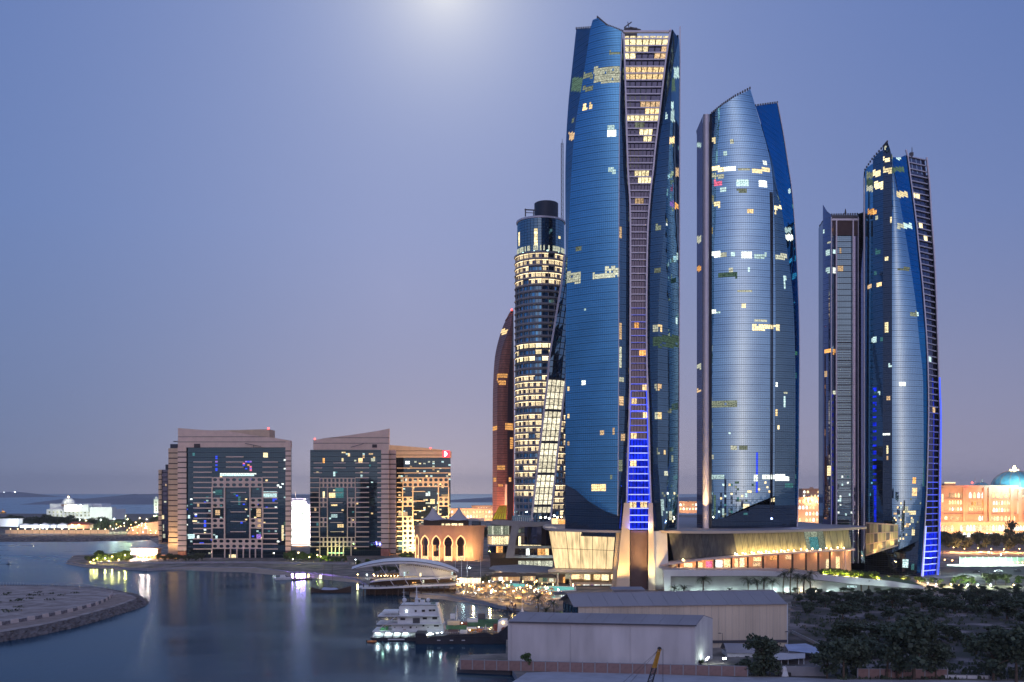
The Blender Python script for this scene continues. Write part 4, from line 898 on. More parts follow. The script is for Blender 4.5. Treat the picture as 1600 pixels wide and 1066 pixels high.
bars(hb, 484, 499, ysB[3:], DB - .2, 'pink', h=1.4); bars(hb, 490, 503, ysB[:3], DB - .2, 'pink', h=1.4); bars(hb, 555, 576.5, ysB, DB - .2, 'pink', h=1.5); bars(hb, 521, 540, ysB[:2], DB - .2, 'pink', h=1.2); bars(hb, 589.5, 595.5, ysB, DB - .4, 'pink', h=1.6)
bars(hb, 516, 535, [770, 785.5, 801, 816.5, 831], DB - .2, 'pink', h=1.0)
lattice(hb, 499, 746.8, 9, 6.25, 14, 7.7, DB - .4, 'pink')
c0 = P(500, 855, DB - .4); mec = MB().fb(499.2, 855, 500.8, 874, DB - .4, .9).mesh('ground_column', M['pink'], c0)
for px in (499, 511.5, 517.5, 523.5, 529.5, 536, 548): link('ground_column', mec, hb, P(px + .5, 855, DB - .4) - wl(hb))
mb = MB().fb(485, 703.5, 596, 876, DB + 2, 16); build('core', mb, M['dgrey'], hb)
bands(hb, 607.5, 618.5, 703, 866, DB + 6, 3, 7.75, 'pink', name='side_band')
# --- right hotel block, floodlit
DC = 830
hc = thing('hotel_block', 'right floodlit golden hotel block with a red illuminated sign on its parapet', 'hotel', (xat(660, DC), DC, ZL), group='banded stone hotel blocks')
litC = Ls([(633, 720, 639, 726.5, 'white'), (633, 749, 638, 754, 'white'), (645, 750, 651, 755, 'pale'), (665, 770, 671, 775, 'white'), (665, 784, 671, 788, 'pale'), (680, 790, 684, 797, 'pale'), (700, 793, 704, 802, 'yellow'), (624, 844, 632, 860, 'teal'), (634, 848, 640, 856, 'pale'), (672, 780, 680, 788, 'warm'), (624, 800, 636, 808, 'warmdim'), (690, 772, 702, 780, 'warmdim')])
curtain(hc, Face(vedge(619, DC, .6), vedge(704, DC, .6)), zat(872, DC), zat(713, DC), 24, 'hotel', pitch=1.32, lits=litC, seed=45, gf=.3, sparkle=SP(622, 720, 703, 860, .10, 'warm', 'warmdim', 'pale', 'yellow', 'cool'))
parapet(hc, [(606, 695.3), (630, 697), (665, 700), (690, 703), (705, 705.5)], 715.5, DC - 1.5, 5, [704.5, 711], 'tan')
ysC = [731.5 + 7.6 * k for k in range(17)]
bars(hc, 620, 704, ysC[:3], DC - .2, 'tan', h=1.5); bars(hc, 620, 629, ysC, DC - .2, 'tan', h=1.5); bars(hc, 643, 664, [768, 783, 798, 813, 828], DC - .2, 'tan', h=1.1)
lattice(hc, 629, 746, 9, 8.0, 16, 7.6, DC - .4, 'tan', full=(0, 5, 6, 7))
mb = MB().fb(607, 714, 700, 874, DC + 2, 8); build('core', mb, M['tan'], hc)
beacon(hc, 672.5, 700.5, DC - 1)
sg = MB().fb(691.5, 704.3, 702.5, 714.6, DC - 2.2, .6); sgo = build('sign_box', sg, E['sign'], hc)
sp_ = [(694.2, 705.6)] + [(694.2 + 4.6 * math.sin(a * math.pi / 10), 709.5 - 4 * math.cos(a * math.pi / 10)) for a in range(0, 11)] + [(694.2, 713.4)]
mb = MB(); mb.face(*[P(x, y, DC - 2.32) for x, y in sp_[::-1]]); build('sign_emblem', mb, E['signw'], sgo)
for px in (628, 648, 668, 690):
    area(hc, P(px, 861, DC - 20), P(px, 770, DC), 34000, WARM, 9, 1.5)
for px, e in ((271, 3600), (250, 1800)):
    area(hw, P(px - 2, 856, DA + 12), P(px, 760, DA + 30), e, WARM, 5, 1)
area(ha, P(450, 862, DA - 14), P(450, 760, DA), 1500, WARM, 4, 1); area(hb, P(520, 866, DB - 7), P(520, 845, DB), 1800, (.8, .95, .3), 14, 1)

# --- round hotel tower with the leaning lit strip
DR = 657; RR = 17.2; CRX = xat(845, DR)
tr = thing('round_hotel_tower', 'round hotel tower with bands of bright rooms and a leaning lit strip', 'skyscraper', (CRX, DR, ZL))
def cylpt(px, z, r):
    Y = DR - r
    for _ in range(6):
        x = xat(px, Y); dx = max(-r * .999, min(r * .999, x - CRX)); Y = DR - math.sqrt(r * r - dx * dx)
    return Vector((CRX + dx, Y, z))
bw, bh = 4.5, 4.15; RB = RR - .55
def bay(kind):
    mb = MB(); x = bw / 2
    mb.box(-x, -.1, -bh / 2, -x + .45, .7, bh / 2)                     # pier
    mb.box(-x + .45, .05, -bh / 2 + .32, x, .5, -bh / 2 + 1.05)         # parapet panel
    mb.box(-x, -.35, bh / 2 - .42, x, .6, bh / 2 - .05)                 # slab edge
    z0, z1 = -bh / 2 + 1.05, bh / 2 - .42
    sp = {0: (.15, .68), 1: (.05, .5), 2: (.35, .95), 3: (.05, .95)}[kind]
    a, b = lerp(-x + .45, x, sp[0]), lerp(-x + .45, x, sp[1])
    mb.face((a, .55, z0), (b, .55, z0), (b, .55, z1), (a, .55, z1), m=1)
    for u, v in ((-x + .45, a), (b, x)):
        if v - u > .1: mb.face((u, .57, z0), (v, .57, z0), (v, .57, z1), (u, .57, z1), m=2)
    mb.face((-x + .45, -.12, bh / 2 - .75), (x, -.12, bh / 2 - .75), (x, -.12, bh / 2 - .45), (-x + .45, -.12, bh / 2 - .45), m=4)  # glowing strip added to brighten the piers of lit bays
    mb.box((a + b) / 2 - .06, .4, z0, (a + b) / 2 + .06, .54, z1, m=3)
    return mb
bayL = [bay(k).mesh('lit_room', [M['cream'], E['hotel'], M['slot'], M['frame'], E['strip']]) for k in range(4)]
bayD = [bay(k).mesh('dark_room', [M['grey'], M['teal'], M['sail'], M['frame'], M['grey']]) for k in range(4)]
bayB = [bay(3).mesh('lit_room', [M['dgrey'], E['yellow'], M['slot'], M['frame'], E['strip']])]
nb = 24; rnd = random.Random(12)
spL = [(394, 882), (442, 877), (560, 858), (590, 856), (798, 832), (830, 829)]; spR = [(394, 905), (442, 900), (560, 886), (590, 883.5), (800, 861.5), (830, 858)]
kinds = ['L'] * 5 + ['D'] * 9 + ['B'] * 3 + ['D'] * 2 + ['L'] * 5 + ['D'] + ['L'] * 6 + ['D'] + ['L'] * 3 + ['D'] + ['L'] * 2 + ['D'] * 3
fl_z = zat(394, DR - RR)
slabm = MB()
for k in range(nb):
    a0, a1 = 2 * math.pi * k / nb, 2 * math.pi * (k + 1) / nb
    for r0, r1, z0, z1 in ((RR - 1.2, RR + .35, -.2, .12),):
        q = [(r0, a0), (r1, a0), (r1, a1), (r0, a1)]
        slabm.hexa([(r * math.cos(a), r * math.sin(a), z0) for r, a in q], [(r * math.cos(a), r * math.sin(a), z1) for r, a in q])
slabm = slabm.mesh('floor_slab', M['grey'])
for f, kd in enumerate(kinds):
    zc = fl_z - (f + .5) * bh; py = pr((0, DR - RR, zc))[1]
    link('floor_slab', slabm, tr, (0, 0, zc + bh / 2 - wl(tr).z))
    for k in range(nb):
        a = 2 * math.pi * (k + .5) / nb
        if math.sin(a) > .30: continue
        p = Vector((CRX + RB * math.cos(a), DR + RB * math.sin(a), zc)); px = pr(p)[0]
        if lin(spL, py) + 2 < px < lin(spR, py) - 2: continue
        kk = kd
        if px > lin(spR, py) - 2: kk = 'L' if f > 24 and rnd.random() < .6 else 'D'
        if kd == 'B' and rnd.random() < .3: kk = 'D'
        me = {'L': bayL, 'D': bayD, 'B': bayB}[kk]; me = me[rnd.randrange(len(me))]
        if kk == 'L' and rnd.random() < .06: me = bayD[0]
        link('lit_room' if me in bayL or me in bayB else 'dark_room', me, tr, p - wl(tr), a + math.pi / 2)
zb = fl_z - len(kinds) * bh
mb = MB(); mb.cyl((CRX, DR, zat(850, DR)), (CRX, DR, zat(390, DR - RR)), RR - 1.6, n=32); build('core', mb, M['slot'], tr)
mb = MB(); rows = []
for k in range(28):
    y = lerp(394, 828, k / 27); z = zat(y, DR - RR)
    rows.append((y, z))
# leaning strip of atrium glass with its frames
cells = {}
strip_rows = [394 + 9.95 * k for k in range(44)]
for i, (ya, yb) in enumerate(zip(strip_rows, strip_rows[1:])):
    if ya > 815: break
    group_gap = (i % 5 == 4) and ya > 580
    lit = ya > 586 and ya < 800
    panel = MB(); nn = 4
    hw_ = (yb - ya) * (.62 if group_gap else .92)
    for c in range(nn):
        u0, u1 = c / nn + .03, (c + 1) / nn - .02
        q = []
        for u, y in ((u0, ya + hw_), (u1, ya + hw_), (u1, ya + .4), (u0, ya + .4)):
            px = min(lerp(lin(spL, y), lin(spR, y), u), 886.5); q.append(cylpt(px, zat(y, DR - RR), RR + .5))
        panel.face(*q)
    build('atrium_window', panel, E['atrium'] if lit else (M['teal']), tr)
for sp_e, nm in ((spL, 'strip_frame'), (spR, 'strip_frame')):
    pts = [cylpt(min(lin(sp_e, y), 886.6), zat(y, DR - RR), RR + .55) for y in [394 + 10 * k for k in range(43)]]
    fmb = MB()
    for a, b in zip(pts, pts[1:]): fmb.beam(a, b, 1.3, 1.2)
    build(nm, fmb, M['rail'], tr)
bk = MB(); bk.sheet([[cylpt(min(lerp(lin(spL, y), lin(spR, y), c / 5), 886.6), zat(y, DR - RR), RR + .2) for c in range(6)] for y in [824 - 12 * k for k in range(36)]]); build('strip_backing', bk, M['frame'], tr)
# crown
RC = 15.6; z0c, z1c = zat(392, DR - RC), zat(339, DR - RC)
crown = MB(); lits_c = {}
rnd = random.Random(5)
for k in range(40):
    a0, a1 = 2 * math.pi * (k + .04) / 40, 2 * math.pi * (k + .96) / 40
    for j in range(12):
        za, zb_ = lerp(z0c, z1c, (j + .04) / 12), lerp(z0c, z1c, (j + .95) / 12)
        q = [(CRX + RC * math.cos(a), DR + RC * math.sin(a), z) for a, z in ((a0, za), (a1, za), (a1, zb_), (a0, zb_))]
        px, py = pr(Vector(q[0]))
        if math.sin(a0) < 0 and ((831 < px < 838 and 359 < py < 384) or (809.5 < px < 812 and 366 < py < 386) or (870 < px < 875 and 370 < py < 376) or (848 < px < 852 and 370 < py < 378)): lits_c.setdefault('yellow', []).append(q)
        else: crown.face(*q)
build('crown_glass', crown, M['teal'], tr, kind='stuff')
for mm, qs in lits_c.items():
    for q in qs: build('lit_window', MB().face(*q), E[mm], tr)
build('crown_backing', MB().cyl((CRX, DR, z0c), (CRX, DR, z1c), RC - .3, n=40), M['frame'], tr)
build('crown_rim', MB().lathe((CRX, DR, z1c - .4), [(RC - .6, 0), (RC + .6, 0), (RC + .6, 1.2), (RC - .2, 1.2), (0, 1.0)], 48), M['rail'], tr)
mb = MB().lathe((CRX, DR, zat(394, DR - RR)), [(RC, -.3), (RR + .4, -.3), (RR + .4, .7), (RR + .2, .7), (RC + .2, .2), (RC, .2)], 48); build('balcony_ring', mb, M['grey'], tr)
lb = MB()
for k in range(46):
    a0, a1 = math.pi + math.pi * (k + .1) / 46, math.pi + math.pi * (k + .9) / 46
    if rnd.random() < .25: continue
    lb.face(*[(CRX + (RC + .25) * math.cos(a), DR + (RC + .25) * math.sin(a), zat(y, DR - RC)) for a, y in ((a0, 391), (a1, 391), (a1, 383), (a0, 383))])
build('balcony_glow', lb, E['pale'], tr, kind='stuff')
for a in (-2.5, -1.9, -1.3, -.7): point(tr, (CRX + (RC + 1) * math.cos(a), DR + (RC + 1) * math.sin(a), zat(390, DR - RR)), 220, (.9, 1, .7), .5)
zt = zat(339, DR - 4)
mb = MB().lathe((CRX + 3.6, DR, zt), [(7.9, 0), (7.9, 9.6), (7.4, 10), (6.6, 10), (6.5, 9.2), (0, 9.2)], 32); build('roof_drum', mb, M['frame'], tr)
mb = MB(); p = P(821, 338, DR - 9)
mb.box(p.x - .4, p.y, p.z, p.x + .4, p.y + .8, p.z + 5).box(p.x + 5, p.y, p.z, p.x + 5.6, p.y + .8, p.z + 4).beam(p + Vector((-.6, .4, 4.4)), p + Vector((7, .4, 4)), .7).beam(p + Vector((-.4, .4, 2.5)), p + Vector((6, .4, 2.2)), .4); build('roof_hoist', mb, M['dgrey'], tr)
# lattice crane mast rising behind it
cm = thing('lattice_mast', 'thin lattice mast standing up behind the round hotel tower', 'mast', (xat(878.5, DR + 25), DR + 25, ZL))
mb = MB(); x0, Y0 = xat(878.5, DR + 25), DR + 25; zz = zat(360, Y0); ztop = zat(224, Y0); w = .8
for sx in (-w, w):
    for sy in (-w, w): mb.beam((x0 + sx, Y0 + sy, ZL), (x0 + sx * .8, Y0 + sy * .8, ztop), .28)
k = 0; z = zz
while z < ztop - 2:
    s = 1 if k % 2 else -1
    mb.beam((x0 - w * s, Y0 - w, z), (x0 + w * s, Y0 - w, z + 2.2), .22); mb.beam((x0 - w, Y0 - w, z), (x0 + w, Y0 - w, z), .22)
    mb.beam((x0 - w, Y0 - w * s, z), (x0 - w, Y0 + w * s, z + 2.2), .2)
    z += 2.2; k += 1
build('lattice', mb, M['dgrey'], cm); build('mast_tip', MB().cyl((x0, Y0, ztop - 1), (x0, Y0, ztop + 3), .2, .1, 6), M['dgrey'], cm)

# --- bronze tower behind
DN = 800
tb = thing('bronze_tower', 'red brown bronze tower with a curved leaning top behind the round hotel', 'skyscraper', (xat(788, DN), DN, ZL))
b0 = Edge(DN, [(482, 799), (505, 788), (526, 780.4), (553, 774), (577, 771.6), (604, 770.4), (640, 769.8), (830, 769.6)], 14)
b1 = Edge(DN, [(482, 800), (510, 798), (533, 788), (558, 781.7), (580, 778.5), (620, 777), (830, 776.5)], 0)
b2 = Edge(DN, [(480, 803), (830, 793)], 0); b2 = Edge(DN, [(482, 801.5), (520, 801), (560, 797), (600, 794), (640, 793), (830, 793)], 0); b3 = Edge(DN, [(482, 802.5), (830, 803)], 6)
litN = [(783, 514, 793, 523, 'warm'), (777, 583, 793, 590, 'orange'), (777, 593, 790, 600, 'orange'), (770, 665.5, 776.5, 672, 'orange'), (789, 661.5, 794, 673, 'orange'), (777, 728, 790, 735, 'orange'), (771, 746.5, 775.5, 752, 'orange'), (778, 755.5, 786, 762, 'orange'), (795, 660, 803, 674, 'orange'), (796, 684, 803, 700, 'orange'), (794, 746, 798, 752, 'orange')]
for fc, n_, sd_ in ((Face(b0, b1), 5, 51), (Face(b1, b2, .8), 9, 52), (Face(b2, b3), 5, 53)):
    curtain(tb, fc, zat(812, DN), zat(484, DN), n_, 'brown' if sd_ != 53 else 'brownd', pitch=1.9, per=2, gu=.16, gv=.12, gf=.3, lits=Ls(litN), seed=sd_, fm='brownd', tilt=.004)
rail(tb, Edge(DN, [(560, 802.4), (812, 802.4)], 3), zat(812, DN), zat(560, DN), .8, .8, m='rust', name='red_fin')
rail(tb, Edge(DN, [(750, 791), (812, 789.5)], -1.5), zat(812, DN), zat(757, DN), 1.6, .8, m='cream', name='pale_fin')
core(tb, [b0, b1, b2, b3], ZL, zat(500, DN), 18, 'brownd'); beacon(tb, 799.5, 484, DN - .5)
mb = MB().cyl(b1(zat(486, DN)) + Vector((0, -.4, 0)), b0(zat(497, DN)) + Vector((0, -.4, 0)), .5, .3, 6); build('parapet_bar', mb, M['rust'], tb)
point(tb, P(795, 484, DN - 4), 500, (1, .1, .08), .5)
area(tb, P(783, 815, DN - 14), P(783, 600, DN + 6), 26000, (1, .42, .25), 12, 2)
area(tb, P(762, 815, DN - 5), P(772, 640, DN + 10), 15000, (1, .42, .25), 6, 2)
ym = thing('yellow_canopy', 'yellow lit sloping slatted canopy at the foot of the bronze tower', 'canopy', (xat(780, 705), 705, 20))
for k in range(6):
    a = lerp(783, 790, k / 5) if 0 else lerp(781.5, 791.5, k / 5); b = lerp(769, 790.5, k / 5)
    build('slat', MB().beam(P(a, 789.5, 708), P(b, 812, 704), .7, .5), M['yellow'], ym)
for t in (.02, .5, .98): build('slat', MB().beam(P(lerp(781, 768.5, t), lerp(789.5, 812, t), lerp(708, 704, t)), P(792, lerp(789.5, 812, t), lerp(708, 704, t)), .5, .4), M['yellow'], ym)
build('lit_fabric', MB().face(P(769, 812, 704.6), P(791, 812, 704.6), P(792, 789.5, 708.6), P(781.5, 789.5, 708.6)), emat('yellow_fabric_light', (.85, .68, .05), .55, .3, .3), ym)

# --- drum hall with horseshoe arches and peaked tents on its roof
DH = 735
ah = thing('arcaded_hall', 'sandstone drum hall with glowing pointed horseshoe arches under two peaked tents', 'hall', (xat(702, DH + 10), DH + 10, ZL))
bays_px = [(648, 14), (655.5, 5), (672.5, 0), (690.5, -1.5), (710, -1), (729.5, 2.5)]
zt_, zb_ = zat(823, DH), zat(884, DH); zs_ = zat(874, DH)
arch_out = [(-.80, 0), (-.80, .50), (-.74, .55), (-.86, .60), (-1, .68), (-.97, .76), (-.80, .86), (-.45, .945), (-.16, .985), (0, 1.02)]
arch_out = arch_out + [(-x, y) for x, y in arch_out[-2::-1]]
def hall_bay(i, A, B):
    a, b = Vector((xat(A[0], DH + A[1]), DH + A[1], 0)), Vector((xat(B[0], DH + B[1]), DH + B[1], 0))
    d = b - a; n = Vector((-d.y, d.x, 0)).normalized(); n = n if n.y > 0 else -n
    W_ = d.length; at = lambda x, z, r=0: a + d * x / W_ + n * r + Vector((0, 0, z))
    ztop = zat(837.5, DH); hgt = ztop - zs_; c = W_ / 2; hw2 = W_ * .36
    arch = [(c + x * hw2, zs_ + y * hgt) for x, y in arch_out]
    wall = [(0, zb_), (0, zt_), (W_, zt_), (W_, zb_)]
    poly = [(0, zb_), (arch[0][0], zb_)] + arch + [(arch[-1][0], zb_), (W_, zb_), (W_, zt_), (0, zt_)]
    mb = MB().face(*[at(x, z) for x, z in poly])
    ar = [(arch[0][0], zb_)] + arch + [(arch[-1][0], zb_)]
    for (x0, z0), (x1, z1) in zip(ar, ar[1:]): mb.face(at(x0, z0), at(x1, z1), at(x1, z1, 1.4), at(x0, z0, 1.4))
    build('wall_bay', mb, M['palace'], ah)
    build('arch_window', MB().face(*[at(x, z, 1.35) for x, z in ar]), M['slot'], ah)
    pts = [at(x, z, -.12) for x, z in ar]
    mt = MB()
    for p, q in zip(pts, pts[1:]): mt.cyl(p, q, .38, n=6)
    build('arch_light', mt, E['glowarch'], ah)
    lb = MB().face(at(c - hw2 * .78, zs_ - 1, 1.1), at(c + hw2 * .78, zs_ - 1, 1.1), at(c + hw2 * .78, zs_ + 2.2, 1.1), at(c - hw2 * .78, zs_ + 2.2, 1.1)); build('lit_window', lb, E['warm'], ah)
    if i == 2:
        build('hanging_lamp', MB().cyl(at(c - 1.5, zs_ + 6, 1.0), at(c - 1.5, zs_ + 10.5, 1.0), 1.1, n=8), E['orange'], ah)
for i, (A, B) in enumerate(zip(bays_px, bays_px[1:])): hall_bay(i, A, B)
mb = MB()
rows = []
for px, dy, bx in ((729.5, 2.5, 0), (738, 5, 0), (748, 10, 1.5), (757, 16, 3)):
    rows.append([P(px - bx, 884, DH + dy), P(px, 823, DH + dy)])
mb.sheet([[r[0] for r in rows], [r[1] for r in rows]]); build('plain_wall', mb, M['palace'], ah)
ring = [P(px, 823, DH + dy) for px, dy in bays_px] + [P(738, 823, DH + 5), P(748, 823, DH + 10), P(759, 823, DH + 16), P(757, 820, DH + 40), P(652, 820, DH + 40)]
build('roof_terrace', MB().face(*ring), M['tan'], ah)
mb = MB()
for p, q in zip(ring[:9], ring[1:9]): mb.beam(p + Vector((0, 0, .3)), q + Vector((0, 0, .3)), .8, 1.1)
build('cornice', mb, M['palace'], ah)
mb = MB().fb(662, 812, 731, 825, DH + 10, 16); build('roof_pavilion', mb, M['wood'], ah)
for x0, x1 in ((690, 694), (696, 703.5), (705.5, 714.5), (716.5, 723.5)): build('lit_window', MB().fb(x0, 818, x1, 823, DH + 9.7, .2), E['yellow'], ah)
def tent(parent, px, Y, ytop, xl, xr, yb, dep):
    mb = MB(); top = P(px, ytop, Y); rows = []; n = 16
    for k in range(9):
        t = k / 8; r = []
        for q in range(n + 1):
            a = 2 * math.pi * q / n; ex = (xat(xr, Y) - xat(px, Y)) if math.cos(a) > 0 else (xat(px, Y) - xat(xl, Y))
            s = t * (1 + .10 * t * (abs(math.cos(3 * a)) - .5))
            r.append(Vector((top.x + ex * s * math.cos(a), Y + dep * s * math.sin(a), lerp(top.z, zat(yb, Y), 1 - (1 - t) ** 2.1) + .5 * t * math.cos(6 * a) * .5)))
        rows.append(r)
    mb.sheet(rows); mb.cyl(top - Vector((0, 0, .8)), top + Vector((0, 0, .8)), .35, .1, 6)
    return build('tent_roof', mb, M['tent'], parent, smooth=True)
tent(ah, 676, DH + 18, 792.5, 657, 703, 812.5, 11); tent(ah, 717.5, DH + 17, 792.5, 693, 737, 812.5, 11)
mb = MB().fb(731, 811, 756, 814, DH + 12, 20); build('flat_canopy', mb, M['tent'], ah)
mb = MB().fb(737, 814.5, 751, 824, DH + 14, 8); build('glass_room', mb, M['night'], ah)
for px, dy in ((664, -2.5), (681, -4), (700.5, -4), (720, -2)):
    area(ah, P(px, 873, DH + dy - 4), P(px, 835, DH + dy + 2), 2400, ORANGE, 6, 1)
area(ah, P(744, 872, DH - 6), P(744, 840, DH + 8), 7000, WARM, 6, 1)
# ---------------------------------------------------------------- podium buildings at the towers' feet
# --- hall with the big backlit screen
DS = 540
sh = thing('screen_hall', 'round ended hall with a wide glowing golden screen wall under a thin disc roof', 'hall', (xat(908, DS + 15), DS + 15, ZL))
zrf = zat(827.5, DS)
def sx(u, v):                                  # the screen surface, u across, v down
    top = (lerp(857.5, 961.5, u), lerp(830, 832.5, u)); bot = (lerp(867, 957, u), lerp(888, 889.5, u))
    Y = DS + 14 * (1 - u) ** 2.2 + 2.5 * v
    return P(lerp(top[0], bot[0], v), lerp(top[1], bot[1], v), Y)
us = [0, .255, .455, .655, .885, 1]
vs = [0, .46, 1]
for i in range(5):
    for j in range(2):
        mb = MB(); n = 4
        rows = [[sx(lerp(us[i] + .004, us[i + 1] - .004, a / n), lerp(vs[j] + .006, vs[j + 1] - .006, b / 2) - .03 * lerp(us[i], us[i + 1], a / n) * (0 if (b == 0 and j == 0) or (b == 2 and j == 1) else -1)) for a in range(n + 1)] for b in (2, 1, 0)]
        mb.sheet(rows); build('screen_panel', mb, E['screen'], sh)
mb = MB(); mb.sheet([[sx(a / 14, v) + Vector((0, .4, 0)) for a in range(15)] for v in (1.02, .5, -.02)]); build('screen_frame', mb, M['wood'], sh)
def disc(parent, cx, Y, rx, ry, z, th, m, name, n=48, a0=0, a1=2 * math.pi):
    mb = MB(); ring = [(cx + rx * math.cos(lerp(a0, a1, k / n)), Y + ry * math.sin(lerp(a0, a1, k / n))) for k in range(n)]
    mb.prism(ring, z, z + th); return build(name, mb, M[m], parent)
rcx = xat(925, DS + 18)
mb = MB(); ring = []
for px, py in [(848, 822), (852, 824.8), (864, 826.8), (885, 827.8), (920, 828.6), (975, 829.5)]: v = G(px, py, zrf); ring.append((v.x, v.y))
ring += [(xat(978, DS + 40), DS + 42)] + [(G(px, py, zrf).x, G(px, py, zrf).y) for px, py in [(960, 815), (900, 814.5), (868, 816), (852, 819)]]
mb.prism(ring, zrf - 1.1, zrf); build('roof_disc', mb, M['roofw'], sh)
mb = MB(); rows = []
for k in range(15):
    u = k / 14; c = sx(u, 1.02); o = Vector((-.8 * (1 - u) * 5, -2.4 - 3.2 * (1 - u), 0)); rows.append([c + Vector((0, 3, -2.2)), c + o + Vector((0, 1.2, -2.4)), c + o + Vector((0, 0, -1.2)), c + o + Vector((0, .6, .1)), c + Vector((0, .6, .3))])
mb.sheet(rows); build('cream_sill', mb, M['cream'], sh)
area(sh, sx(.3, .9) + Vector((0, -4.5, -1)), sx(.3, .9), 300, WARM, 20, .6)
mb = MB().fb(866, 889, 962, 926, DS + 20, 10); build('ground_floor_wall', mb, M['tan'], sh)
for x0, x1, y0, y1, e in [(913, 922, 897, 906, 'yellow'), (928, 938, 897, 906, 'warm'), (940, 951, 897, 907, 'yellow'), (893, 905, 898, 905, 'warm'), (880, 889, 902, 912, 'orange'), (905, 912, 898, 905, 'warmdim'), (955, 960, 897, 905, 'warm')]:
    build('lit_window', MB().fb(x0, y0, x1, y1, DS + 19.6, .3), E[e], sh)
mb = MB().fb(890, 910, 960, 926, DS + 6, 10); build('shop_block', mb, M['tan'], sh)
for x0, x1, e in ((893, 899, 'pink'), (901, 908, 'warm'), (911, 921, 'white'), (924, 926.5, 'purple'), (928, 937, 'white'), (940, 956, 'white')):
    build('shop_window', MB().fb(x0, 914, x1, 924, DS + 5.7, .2), E[e], sh)
for px in (871.5, 891.5): build('column', MB().cyl(P(px, 925, DS + 3), P(px, 896, DS + 3), .55, n=10), M['cream'], sh)
core_ = MB().fb(872, 831, 958, 890, DS + 16, 14); build('core', core_, M['tan'], sh)
# roof terrace things of the same hall
mb = MB().fb(866, 811, 958, 819.5, DS + 42, 3); build('terrace_wall', mb, M['tan'], sh)
for x0, x1, y0, y1, e in [(862, 872, 810, 819, 'warm'), (874, 884, 813, 819, 'orange'), (886, 892, 814, 819, 'pale'), (905, 909, 810, 817, 'pale'), (938, 946, 815.5, 822.5, 'green'), (948, 956, 816, 822.5, 'pale'), (893, 901, 813.5, 818.5, 'warmdim'), (920, 936, 816, 820, 'warmdim')]:
    build('lit_window', MB().fb(x0, y0, x1, y1, DS + 41.5 if x1 < 935 else DS + 26, .3), E[e], sh)
mb = MB().lathe(P(956, 808, DS + 30), [(0, 1.5), (5, 1.2), (8.5, 0), (8.2, -.5), (0, -.6)], 28); build('terrace_umbrella', mb, M['tent'], sh, smooth=True)
build('terrace_post', MB().cyl(P(956, 808, DS + 30), P(956, 824, DS + 30), .3), M['cream'], sh)
for px, py in ((866, 806), (871, 808.5), (877, 808), (884.5, 805.5), (892, 810), (906.5, 805.5), (852, 808.5), (845, 809), (858, 810)):
    p = P(px, py, DS + 40); build('terrace_lamp', MB().cyl(p + Vector((0, 0, -.4)), p + Vector((0, 0, .4)), .42, n=8), E['lampw' if px % 2 < 1 else 'lampy'], sh)
for px in (862, 900): point(sh, P(px, 815, DS + 36), 500, WARM, .4)

# --- long hall on the right, under the big flat roof
lh = thing('long_hall', 'long low hall with a wide flat grey roof over a curtained glass front', 'hall', (xat(1190, 560), 560, ZL))
ZR = 32.2; ZT = 13.0
front = [(1030, 829.5), (1065, 830.3), (1100, 830.6), (1150, 830.2), (1200, 829.4), (1250, 828), (1300, 826.4), (1353, 823.6)]
rear = [(1356, 822.6), (1310, 819.5), (1250, 815.6), (1200, 812.2), (1150, 810.6), (1110, 809.6), (1060, 808.6), (1020, 811)]
ring = [(G(*p, ZR).x, G(*p, ZR).y) for p in front + rear]
mb = MB().prism(ring, ZR - .95, ZR); build('roof_slab', mb, M['roofw'], lh)
mb = MB()
for a, b in zip(front, front[1:]):
    A, B = G(*a, ZR), G(*b, ZR); mb.beam(A + Vector((0, -.35, -.5)), B + Vector((0, -.35, -.5)), .5, 1.3)
build('roof_fascia', mb, M['cream'], lh)
M['olive'] = mat('olive_curtain', (.44, .42, .22), .9, vary=.35, scale=1.1, stretch=(1, 1, .06))
M['olived'] = mat('unlit_olive_curtain', (.10, .105, .10), .6, vary=.35, scale=1.1, stretch=(1, 1, .06))  # darker copy of the curtain for panels left unlit
def wtop(x): v = G(x, lin(front, x) + .3, ZR); return v + Vector((0, 4.0, -1.2))
def wbot(x):
    v = wtop(x); y = lin([(1030, 878), (1052, 874.5), (1148, 866.5), (1200, 863), (1250, 860), (1300, 857.6), (1330, 856.5)], x)
    return P(x + lin([(1030, 6), (1330, 1)], x), y, v.y + 3.0)
xs = [1047 + 10.1 * k for k in range(29)]
for i, (a, b) in enumerate(zip(xs, xs[1:])):
    mt = M['olived'] if a < 1146 else M['olive']
    if 1256 < a < 1280: mt = E['paledim']
    mb = MB().face(wbot(a + .25), wbot(b - .25), wtop(b - .25), wtop(a + .25)); build('curtain_panel', mb, mt, lh)
mb = MB().sheet([[wbot(x) + Vector((0, .5, 0)) for x in xs], [wtop(x) + Vector((0, .5, 0)) for x in xs]]); build('panel_frame', mb, M['dgrey'], lh)
build('curtain_panel', MB().face(wbot(1265), wbot(1279), wtop(1279).lerp(wbot(1279), .3) + Vector((0, -.25, 0)), wtop(1265).lerp(wbot(1265), .3) + Vector((0, -.25, 0))), E['teal'], lh)
